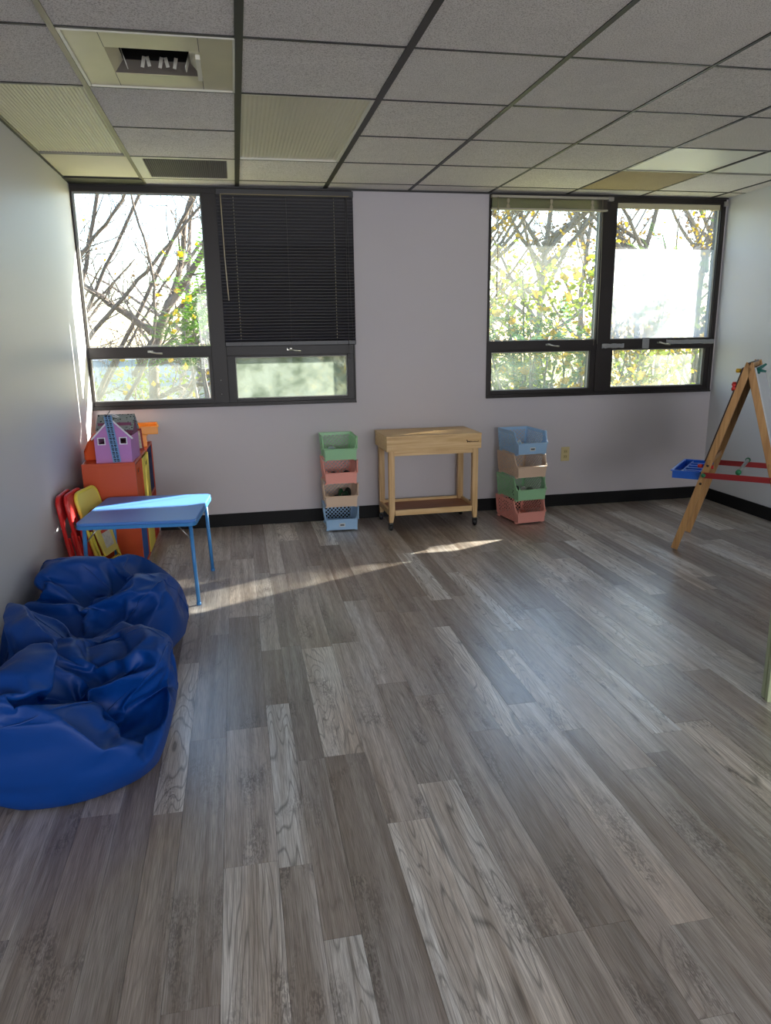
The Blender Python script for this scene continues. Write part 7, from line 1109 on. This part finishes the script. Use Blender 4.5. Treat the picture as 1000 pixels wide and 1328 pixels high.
150, 818, 121, 154, 822, 149, 159, 825, 176, 147, 610, 8, 143, 640, 9, 133, 670, 21, 136, 700, 15, 125, 732, 22, 136, 756, 9, 133, 771, 37, 122, 795, 59, 117, 807, 90, 118, 813, 119, 125, 815, 145, 126, 822, 173, 133, 824, 198, 128, 595, 8, 124, 623, 8, 116, 652, 16, 121, 680, 8, 117, 712, 8, 112, 742, 9, 112, 754, 37, 101, 782, 56,
94, 797, 85, 91, 806, 115, 97, 808, 141, 97, 817, 169, 102, 820, 195, 110, 821, 218, 70, 809, 236, 58, 811, 218, 47, 802, 240, 51, 810, 194, 37, 804, 221, 28, 793, 244, 48, 805, 168, 32, 802, 197, 21, 795, 223, 14, 781, 247, 49, 794, 139, 29, 798, 170, 17, 793, 199, 11, 778, 221, 7, 761, 244, 49, 788, 110, 29, 788, 140, 15, 787, 171,
15, 769, 187, 12, 749, 209, 7, 729, 233, 55, 771, 81, 32, 774, 110, 16, 774, 141, 8, 766, 171, 10, 741, 181, 11, 716, 199, 2, 703, 226, 64, 748, 52, 39, 753, 80, 20, 756, 110, 8, 753, 142, 3, 740, 170, 4, 712, 182, 7, 682, 193, 15, 694, 206, 74, 717, 35, 47, 728, 52, 25, 733, 80, 10, 736, 111, 3, 726, 141, 11, 713, 145,
13, 682, 157, 23, 681, 170, 21, 657, 192, 81, 698, 8, 58, 695, 33, 33, 706, 52, 15, 709, 82, 3, 711, 112, 11, 697, 116, 22, 683, 121, 31, 665, 134, 30, 643, 157, 27, 620, 180, 74, 675, 25, 68, 670, 9, 43, 675, 28, 22, 679, 55, 8, 681, 85, 2, 676, 117, 10, 661, 122, 25, 644, 115, 38, 627, 123, 34, 605, 147, 35, 584, 168,
81, 643, 14, 55, 653, 30, 55, 644, 10, 31, 648, 31, 14, 650, 59, 4, 647, 92, 2, 639, 121, 11, 623, 121, 27, 607, 110, 44, 590, 113, 46, 571, 134, 44, 550, 156, 86, 613, 11, 61, 623, 30, 42, 628, 33, 41, 617, 12, 21, 620, 36, 8, 618, 67, 3, 612, 98, 2, 602, 124, 13, 586, 115, 29, 570, 106, 48, 555, 106, 54, 538, 124,
57, 520, 144, 91, 585, 10, 66, 593, 26, 43, 601, 41, 31, 601, 36, 29, 591, 15, 13, 592, 43, 6, 585, 74, 2, 576, 104, 3, 566, 125, 13, 552, 121, 30, 536, 106, 51, 521, 101, 53, 505, 122, 57, 488, 141, 74, 444, 109, 62, 456, 95, 70, 422, 95, 36, 468, 108, 43, 434, 111, 50, 399, 110, 17, 483, 125, 21, 446, 125, 27, 409, 123,
34, 372, 120, 6, 495, 127, 9, 458, 127, 12, 420, 125, 17, 382, 123, 24, 345, 119, 2, 507, 113, 3, 470, 116, 5, 432, 118, 7, 393, 119, 11, 355, 118, 17, 318, 112, 3, 518, 87, 2, 482, 94, 2, 444, 99, 3, 406, 105, 4, 366, 109, 6, 328, 110, 13, 294, 99, 7, 528, 57, 5, 493, 64, 4, 456, 71, 4, 418, 78, 3, 379, 85,
3, 340, 93, 4, 301, 100, 6, 264, 105, 14, 536, 27, 11, 503, 33, 10, 468, 40, 8, 431, 46, 8, 393, 53, 8, 354, 61, 8, 316, 68, 10, 278, 75, 12, 243, 81, 28, 543, 20, 27, 512, 14, 24, 479, 11, 20, 443, 15, 17, 406, 21, 16, 369, 28, 15, 330, 36, 16, 293, 44, 18, 257, 51, 21, 224, 58, 33, 549, 38, 33, 518, 30,
26, 487, 31, 36, 457, 11, 30, 422, 20, 33, 387, 9, 31, 349, 9, 30, 311, 13, 29, 274, 19, 31, 240, 27, 35, 207, 34, 35, 554, 56, 39, 523, 46, 30, 493, 48, 46, 473, 20, 46, 437, 20, 49, 403, 8, 44, 366, 15, 46, 330, 9, 36, 298, 28, 48, 267, 14, 53, 233, 13, 57, 200, 16, 57, 544, 38, 44, 529, 62, 39, 498, 61,
46, 469, 42, 67, 453, 13, 68, 418, 9, 64, 382, 12, 59, 345, 17, 62, 309, 9, 48, 281, 35, 67, 258, 14, 75, 226, 10, 80, 194, 11, 80, 538, 25, 66, 518, 43, 53, 502, 67, 50, 471, 61, 72, 458, 32, 89, 432, 9, 83, 397, 14, 79, 361, 18, 80, 327, 12, 76, 290, 16, 62, 264, 40, 87, 249, 15, 96, 219, 9, 101, 189, 9,
386, 712, 66, 377, 697, 84, 355, 713, 75, 367, 667, 81, 368, 686, 60, 348, 700, 49, 361, 635, 73, 349, 661, 61, 361, 672, 35, 352, 692, 19, 356, 604, 67, 343, 628, 52, 336, 654, 37, 354, 660, 9, 330, 679, 9, 387, 599, 61, 374, 628, 53, 367, 642, 29, 349, 628, 10, 324, 647, 10, 302, 666, 9, 356, 577, 74, 361, 593, 48, 380, 609, 23,
346, 613, 35, 319, 636, 36, 294, 658, 36, 270, 672, 31, 353, 542, 77, 359, 557, 50, 378, 573, 21, 359, 590, 8, 332, 610, 10, 304, 628, 13, 271, 638, 27, 244, 653, 29, 353, 506, 68, 375, 524, 52, 375, 533, 21, 357, 554, 8, 330, 574, 8, 301, 595, 21, 281, 606, 8, 253, 621, 12, 224, 633, 22, 357, 469, 63, 382, 490, 53, 372, 501, 26,
355, 518, 8, 329, 538, 8, 300, 558, 16, 271, 579, 26, 256, 585, 8, 231, 601, 8, 204, 614, 14, 363, 435, 60, 382, 451, 49, 359, 472, 42, 348, 484, 17, 326, 503, 8, 300, 524, 26, 270, 543, 32, 246, 558, 25, 232, 566, 8, 206, 584, 24, 179, 601, 35, 373, 403, 60, 388, 422, 37, 371, 443, 24, 339, 452, 29, 316, 473, 22, 296, 494, 11,
269, 507, 37, 243, 524, 34, 222, 538, 24, 207, 551, 11, 180, 567, 32, 185, 582, 12, 358, 380, 55, 379, 394, 31, 357, 418, 40, 352, 425, 12, 326, 443, 9, 295, 463, 10, 273, 472, 29, 243, 488, 37, 232, 504, 19, 213, 517, 9, 185, 532, 28, 185, 549, 10, 167, 567, 8, 364, 357, 44, 360, 378, 24, 347, 393, 50, 343, 396, 26, 327, 409, 9,
300, 427, 10, 273, 445, 11, 247, 453, 36, 236, 469, 18, 219, 484, 9, 191, 498, 21, 183, 516, 8, 165, 535, 8, 147, 553, 8, 139, 196, 8, 133, 226, 11, 158, 210, 9, 105, 234, 38, 138, 230, 29, 165, 214, 26, 98, 267, 43, 111, 244, 55, 136, 222, 53, 163, 202, 50, 115, 282, 12, 126, 257, 22, 141, 257, 39, 164, 238, 44, 188, 217, 48,
121, 318, 11, 124, 294, 27, 153, 275, 8, 166, 246, 14, 180, 218, 24, 206, 201, 25, 125, 354, 9, 129, 331, 26, 152, 306, 23, 179, 282, 10, 180, 253, 30, 209, 235, 10, 235, 218, 13, 127, 390, 9, 136, 369, 22, 157, 343, 23, 183, 319, 12, 182, 291, 33, 206, 272, 8, 233, 254, 8, 259, 237, 10, 122, 423, 19, 148, 404, 13, 167, 377, 9,
188, 356, 14, 184, 329, 37, 209, 309, 10, 217, 282, 27, 250, 271, 18, 279, 255, 14, 91, 428, 49, 116, 409, 44, 143, 390, 38, 180, 392, 22, 187, 367, 39, 213, 346, 15, 233, 317, 17, 231, 294, 42, 259, 274, 40, 287, 255, 38, 76, 453, 73, 97, 432, 70, 123, 412, 65, 156, 397, 56, 192, 401, 38, 220, 380, 24, 244, 353, 10, 243, 330, 36,
249, 305, 56, 275, 283, 56, 296, 284, 26, 90, 471, 48, 106, 464, 58, 124, 448, 66, 143, 429, 74, 170, 408, 73, 198, 382, 58, 232, 366, 42, 266, 359, 20, 274, 327, 31, 273, 319, 61, 302, 300, 49, 316, 308, 19, 105, 493, 28, 121, 473, 29, 137, 456, 36, 156, 440, 44, 175, 441, 57, 195, 414, 44, 225, 402, 43, 256, 387, 41, 280, 361, 39,
301, 332, 34, 299, 331, 64, 325, 320, 42, 340, 320, 13, 119, 515, 14, 135, 496, 14, 152, 477, 15, 170, 457, 18, 174, 467, 40, 198, 442, 27, 223, 417, 17, 250, 397, 15, 277, 379, 14, 304, 361, 14, 306, 359, 43, 324, 347, 59, 333, 347, 30, 349, 321, 33]
beanbag('slumped royal blue beanbag nearest the camera, beside the left wall', FRONT_BAG_MM, (.014, -3.46, .001))
beanbag('slumped royal blue beanbag behind the other, next to the folding chairs', REAR_BAG_MM, (.014, -2.575, .001))

# ------------------------------------------------------------------ outside
GR = mat('autumn_grass', (158, 156, 100), .95, var=.35, vscale=2)
gl = bx('ground', GR, (-60, 90, .6, 120, -3.4, -3.3)); struct(gl, 'yellowish autumn lawn outside, one storey below', 'ground')
# neighbouring building, low grey-blue roof
hb = thing('neighbour_building', 'low building with grey-blue roof beyond the left window trees', 'building', (-1.5, 24, -3.3))
bx('wall', mat('grey_siding', (150, 156, 166), .8), (-5, 6, 0, 6, 0, 2.9), hb); MB().prism([(-5.4, 2.9), (6.4, 2.9), (5.6, 3.9), (-4.6, 3.9)], -.4, 6.4).build('roof', mat('slate_roof', (110, 124, 146), .8), hb)
for k in range(4): w_ = bx('window', mat('far_glass', (60, 70, 84), .2), (-4+k*2.6, -2.9+k*2.6, -.03, .0, 1.0, 2.2), hb)
BARK = mat('bark', (96, 84, 76), .95, var=.3, vscale=9, bump=.6, bscale=60); BARK2 = mat('grey_bark', (112, 104, 104), .95, var=.3, vscale=9)
def leaf_mat(name, c):
    m = bpy.data.materials.new(name); m.use_nodes = True; nt = m.node_tree; nt.nodes.clear(); L = nt.links.new
    out = nt.nodes.new('ShaderNodeOutputMaterial'); df = nt.nodes.new('ShaderNodeBsdfDiffuse'); tl = nt.nodes.new('ShaderNodeBsdfTranslucent'); mx = nt.nodes.new('ShaderNodeMixShader'); mx.inputs[0].default_value = .5
    g = nt.nodes.new('ShaderNodeNewGeometry'); nz = nt.nodes.new('ShaderNodeTexNoise'); nz.inputs['Scale'].default_value = 9; L(g.outputs['Position'], nz.inputs[0])
    mc = nt.nodes.new('ShaderNodeMix'); mc.data_type = 'RGBA'; a = lin(c); mc.inputs[6].default_value = tuple(x*.55 for x in a[:3])+(1,); mc.inputs[7].default_value = tuple(min(1, x*1.35) for x in a[:3])+(1,)
    L(nz.outputs[0], mc.inputs[0]); L(mc.outputs[2], df.inputs[0]); L(mc.outputs[2], tl.inputs[0]); L(df.outputs[0], mx.inputs[1]); L(tl.outputs[0], mx.inputs[2]); L(mx.outputs[0], out.inputs[0]); return m
LG = leaf_mat('leaf_green', (92, 128, 52)); LY = leaf_mat('leaf_yellow', (172, 142, 34)); LYG = leaf_mat('leaf_yellow_green', (116, 130, 40)); LB = leaf_mat('leaf_brown', (112, 92, 66)); LDG = leaf_mat('leaf_blue_green', (76, 112, 82))
class Tree:
    def __init__(s, seed): s.r = random.Random(seed); s.tr = MB(); s.tw = MB(); s.tips = []
    def limb(s, pts, r0, r1, sub=8, lvl=1, dens=1.0, n=7):
        P = [Vector(p) for p in pts]; Q = []
        for k in range(len(P)-1):
            for u in range(sub):
                t_ = u/sub; a = P[max(k-1, 0)]; b = P[k]; c = P[k+1]; d = P[min(k+2, len(P)-1)]
                Q.append(.5*((2*b)+(c-a)*t_+(2*a-5*b+4*c-d)*t_**2+(3*b-a-3*c+d)*t_**3))
        Q.append(P[-1]); Q = [q+Vector((s.r.uniform(-1, 1), s.r.uniform(-1, 1), s.r.uniform(-1, 1)))*.012 for q in Q]
        N = len(Q); s.tr.tube(Q, [r0+(r1-r0)*i/(N-1) for i in range(N)], n)
        for i in range(2, N, 1):
            if s.r.random() < .55*dens:
                d = (Q[min(i+1, N-1)]-Q[i-1]).normalized(); s.twig(Q[i], d, s.r.uniform(.35, 1.0), max(.004, (r0+(r1-r0)*i/N)*.32), lvl)
    def twig(s, p, d, ln, r, lvl):
        rv = Vector((s.r.uniform(-1, 1), s.r.uniform(-1, 1), s.r.uniform(-.6, 1))).normalized(); d = (d*.7+rv*.8).normalized(); pts = [p]; n = 5
        for k in range(n):
            d = (d+Vector((s.r.uniform(-1, 1), s.r.uniform(-1, 1), s.r.uniform(-.6, 1)))*.22).normalized(); pts.append(pts[-1]+d*ln/n)
        s.tw.tube(pts, [r*(1-.8*k/n) for k in range(n+1)], 3 if lvl <= 1 else 4)
        s.tips += pts[2:]
        if lvl > 0:
            for k in range(1, n+1):
                if s.r.random() < .75: s.twig(pts[k], d, ln*s.r.uniform(.4, .75), r*.6, lvl-1)
def leaves(mb, pts, size, rr, n=1, spread=.05):
    for p in pts:
        for _ in range(n):
            q = Vector(p)+Vector((rr.gauss(0, 1), rr.gauss(0, 1), rr.gauss(0, 1)))*spread; a = rr.uniform(0, 2*PI); s_ = size*rr.uniform(.6, 1.25)
            R = Euler((rr.uniform(-1.3, 1.3), rr.uniform(-1.3, 1.3), a)).to_matrix()
            mb.add([q+R @ Vector(c)*s_ for c in ((0, -.5, 0), (.32, -.15, .06), (.26, .25, .05), (0, .55, -.05), (-.26, .25, .05), (-.32, -.15, .06))], [(0, 1, 2, 3), (0, 3, 4, 5)])
def frond(mb, p, d, ln, rr, np_=11, lw=.022, ll=.075):
    d = d.normalized(); u = d.cross(Vector((0, 0, 1))).normalized(); q = Vector(p); droop = Vector((0, 0, -.035)); dd = d.copy()
    for k in range(np_):
        dd = (dd+droop).normalized(); q2 = q+dd*ln/np_; sc = math.sin(PI*(k+1.5)/(np_+2.5))
        for sg in (-1, 1):
            e = (u*sg+dd*.35+Vector((0, 0, -.15))).normalized()*ll*sc*ln/.35; w_ = dd*lw*.5
            mb.add([q2, q2+e*.5+w_, q2+e, q2+e*.5-w_], [(0, 1, 2, 3)])
        mb.add([q, q2, q2+u*.002, q+u*.002], [(0, 1, 2, 3)]); q = q2
def finish(t, T, bark):
    T.tr.build('trunk', bark, t); 
    if T.tw.v: T.tw.build('twigs', bark, t, kind='stuff', fix=False)
LEAFME = None
def single_leaves(t, pts, rr, m_, size=.075):
    mb = MB(); mb.add([(0, -.5, 0), (.34, -.3, .05), (.42, .05, .08), (.2, .2, .03), (0, .55, -.06), (-.2, .2, .03), (-.42, .05, .08), (-.34, -.3, .05)], [(0, 1, 2, 3, 4), (0, 4, 5, 6, 7)])
    mb.tube([(0, -.5, 0), (0, -.75, .05)], .015, 3); me = None
    for p in pts:
        if me is None: o = mb.build('leaf', m_, t, fix=False); me = o.data
        else: o = inst('leaf', me, t)
        k = size*rr.uniform(.7, 1.3); o.location = p; o.scale = (k, k, k); o.rotation_euler = (rr.uniform(.4, 1.5), rr.uniform(-.8, .8), rr.uniform(-1.0, 1.0))

# bare tree outside the left window
T = Tree(5)
T.limb([(-1.2, 4.4, .9), (-.5, 4.3, 1.7), (.3, 4.2, 2.5), (1.0, 4.1, 3.3)], .035, .012, dens=1.3, lvl=2)
T.limb([(-1.3, 4.2, 1.7), (-.8, 4.2, 2.3), (-.2, 4.2, 3.0), (.2, 4.2, 3.8)], .032, .012, dens=1.3, lvl=2)
T.limb([(-.5, 4.0, .4), (.0, 4.0, 1.3), (.1, 3.9, 2.1), (-.1, 3.9, 3.2)], .028, .010, dens=1.3, lvl=2)
T.limb([(.3, 4.6, 1.2), (.8, 4.5, 1.5), (1.4, 4.4, 1.9), (1.9, 4.3, 2.5)], .03, .012, dens=1.3, lvl=2)
T.limb([(-.9, 4.6, -.2), (-.2, 4.4, .3), (.6, 4.2, .5), (1.3, 4.1, .9)], .03, .012, dens=1.3, lvl=2)
T.limb([(.05, 5.2, -3.3), (.0, 5.1, -1.2), (-.1, 5.0, .4), (-.05, 4.9, 1.2), (.15, 4.8, 1.75)], .09, .06, dens=.2)
T.limb([(.15, 4.8, 1.75), (.6, 4.7, 2.35), (1.1, 4.5, 3.1), (1.5, 4.4, 4.0)], .055, .022)
T.limb([(.15, 4.8, 1.75), (.35, 5.1, 2.3), (.5, 5.3, 3.1), (.9, 5.4, 4.2)], .05, .02)
T.limb([(-.02, 4.85, 1.45), (-.6, 4.6, 1.9), (-1.1, 4.5, 2.3), (-1.7, 4.4, 2.7)], .05, .02)
T.limb([(-.4, 5.3, .9), (.1, 5.2, 1.6), (.9, 5.0, 2.3), (1.7, 4.8, 3.0)], .045, .022)
T.limb([(.0, 4.9, 1.1), (.35, 4.5, 1.1), (.7, 4.2, .9), (1.2, 4.0, .5)], .05, .02)
T.limb([(-.3, 5.1, .5), (.3, 4.9, .75), (1.0, 4.6, .85), (1.8, 4.4, 1.2)], .04, .02)
ta = thing('bare_tree', 'leafless grey-brown tree close outside the left window', 'tree', (0, 0, 0)); 
# leaning stems left of it
for base, tip, r0 in (((-1.3, 4.6, .6), (-.35, 4.9, 4.2), .05), ((-1.6, 5.2, .2), (.3, 5.2, 3.9), .045), ((-1.1, 5.0, .1), (.9, 5.0, 3.7), .05), ((-.9, 4.8, .3), (.5, 5.2, 2.6), .03), ((-.7, 5.6, -.6), (1.9, 5.2, 2.3), .04)):
    b, e = Vector(base), Vector(tip); m_ = (b+e)/2+Vector((T.r.uniform(-.15, .15), 0, T.r.uniform(-.15, .1)))
    T.limb([Vector((.02, 5.1, -1.6)), b+Vector((.2, 0, -.9)), b, m_, e], r0, r0*.4, dens=1.3, lvl=2)
finish(ta, T, BARK)
single_leaves(ta, [(.42+T.r.gauss(0, .14), 3.9+T.r.uniform(-.3, .3), 1.75+T.r.gauss(0, .28)) for _ in range(26)]+[(T.r.uniform(-.5, .9), 4.1, T.r.uniform(.6, 1.3)) for _ in range(22)], T.r, LY, .085)
# green compound-leaf shrub right part of the left window
def mimosa(label, c, rad, nf, seed, m_=LG, trunk_xy=None, ln=.42):
    t = thing('mimosa_tree', label, 'tree', (0, 0, 0)); rr = random.Random(seed); T = Tree(seed); c = Vector(c)
    tx = trunk_xy or (c.x+.2, c.y+.4)
    mb = MB(); ends = []
    for k in range(7):
        e = c+Vector((rr.uniform(-1, 1)*rad[0]*.7, rr.uniform(-1, 1)*rad[1]*.7, rr.uniform(-.3, 1)*rad[2]*.7)); ends.append(e)
        T.limb([(tx[0], tx[1], -3.3), (tx[0], tx[1], -1.2), ((tx[0]+e.x)/2, (tx[1]+e.y)/2, min(e.z-.5, .2)), e], .04, .008, lvl=0, dens=.4, n=5)
    for _ in range(nf):
        while True:
            q = Vector((rr.uniform(-1, 1), rr.uniform(-1, 1), rr.uniform(-1, 1)))
            if q.length < 1: break
        p = c+Vector((q.x*rad[0], q.y*rad[1], q.z*rad[2])); d = Vector((rr.uniform(-1, 1), rr.uniform(-1, .4), rr.uniform(-.2, .6)))
        frond(mb, p, d, ln*rr.uniform(.7, 1.2), rr)
    finish(t, T, BARK2); mb.build('foliage', m_, t, kind='stuff', fix=False); return t
mimosa('feathery green tree showing low in the left window beside the mullion', (.60, 3.0, 1.42), (.30, .4, .30), 120, 21, LG)
mimosa('feathery spray of green leaves high at the left window mullion', (.72, 3.1, 2.05), (.22, .35, .18), 22, 22, LG, ln=.5)
mimosa('blue-green feathery tree low in the right window', (4.35, 2.6, 1.15), (1.0, .8, .5), 260, 23, LDG)
mimosa('green feathery sapling high behind the clouded pane', (6.2, 3.0, 1.95), (.6, .6, .45), 60, 24, LG)
mimosa('feathery green tree right of the clouded pane, out by the sun', (6.35, 1.40, 2.62), (.55, .30, .5), 230, 26, LG, trunk_xy=(7.2, 2.2))
# yellow leafed vine trees
def leafy(label, boxes, nl, seed, m_, size, trunk, singles=0, m2=None, name='leafy_tree'):
    t = thing(name, label, 'tree', (0, 0, 0)); rr = random.Random(seed); T = Tree(seed); mb = MB(); pts = []
    (x0, x1, y0, y1, z0, z1) = boxes
    for k in range(9):
        e = Vector((rr.uniform(x0, x1), rr.uniform(y0, y1), rr.uniform(z0+(z1-z0)*.4, z1))); T.limb([(trunk[0], trunk[1], -3.3), (trunk[0], trunk[1], -1.5), ((trunk[0]+e.x)/2, (trunk[1]+e.y)/2, z0), e], .05, .008, lvl=1, dens=.55, n=5)
    cl = [Vector((rr.uniform(x0, x1), rr.uniform(y0, y1), rr.uniform(z0, z1))) for _ in range(max(8, nl//22))]
    for k in range(nl): c = cl[rr.randrange(len(cl))]; pts.append(c+Vector((rr.gauss(0, .16), rr.gauss(0, .16), rr.gauss(0, .13))))
    leaves(mb, pts, size, rr, 1, .02); finish(t, T, BARK); mb.build('foliage', m_, t, kind='stuff', fix=False)
    if singles: single_leaves(t, [(rr.uniform(x0, x1), y0-.1+rr.uniform(-.2, .2), rr.uniform(z0, z1)) for _ in range(singles)], rr, m2 or LY, size*1.25)
    return t
leafy('yellow-green leafy tree filling the right window\'s left pane', (3.7, 5.6, 2.4, 3.6, .1, 2.15), 1500, 31, LYG, .085, (4.8, 3.4), 60, LY)
leafy('golden leafy tree low between the right window\'s two panes', (4.6, 6.6, 2.8, 4.0, -.3, 1.4), 1300, 32, LY, .08, (5.6, 3.9), 30, LY)
leafy('yellow-green leafy tree low behind the clouded right pane', (5.8, 8.2, 2.6, 4.2, -.6, 1.6), 1300, 33, LYG, .085, (7.0, 3.6), 20, LYG)
leafy('yellow leafed shrub low outside the left window', (-1.3, 1.4, 6.0, 8.0, -1.6, .9), 1300, 34, LYG, .08, (.2, 7.4), 0)
leafy('yellowing shrub outside the left window\'s frosted pane', (1.6, 3.4, 3.0, 5.0, -.6, 1.0), 900, 35, LY, .09, (2.5, 4.4), 0)
# bare trees farther back
for k, (x, y, s_, lab) in enumerate(((5.2, 9, 1.0, 'bare tree seen through the right window, nearest its left jamb'), (7.4, 9.6, 1.05, 'bare tree seen behind the right window mullion'), (9.6, 9.2, 1.0, 'bare tree seen high in the clouded right pane'), (12.2, 11, 1.15, 'bare tree farthest right beyond the right window'), (6.6, 13, 1.2, 'distant bare tree behind the yellow leaves'), (10.6, 14, 1.25, 'distant bare tree between the two right ones'), (-3.2, 11, 1.1, 'distant bare tree at the left edge of the left window'), (-.2, 13, 1.0, 'distant bare tree behind the near leafless tree'))):
    T = Tree(60+k); t = thing('bare_tree', lab, 'tree', (0, 0, 0)); r_ = T.r
    T.limb([(x, y, -3.3), (x+r_.uniform(-.2, .2), y, -.5), (x+r_.uniform(-.3, .3), y, 2.2*s_), (x+r_.uniform(-.5, .5), y, 5.0*s_)], .13, .03, dens=.8, sub=7, lvl=2)
    for j in range(16):
        z = r_.uniform(-.6, 3.2)*s_; a = r_.choice([-1, 1])*r_.uniform(.5, 1.6); T.limb([(x, y, z), (x+a*.8, y+r_.uniform(-.5, .5), z+.8*s_), (x+a*1.6, y+r_.uniform(-.8, .8), z+r_.uniform(1.4, 2.6)*s_)], .055, .014, sub=6, dens=1.3, n=5, lvl=2 if j % 2 == 0 else 1)
    finish(t, T, BARK2 if k % 2 else BARK)
    mb = MB(); leaves(mb, [p for p in T.tips if r_.random() < (.02 if x < 2 else .10)], .10, r_, 1, .05)
    if mb.v: mb.build('foliage', LB if k % 2 else LY, t, kind='stuff', fix=False)
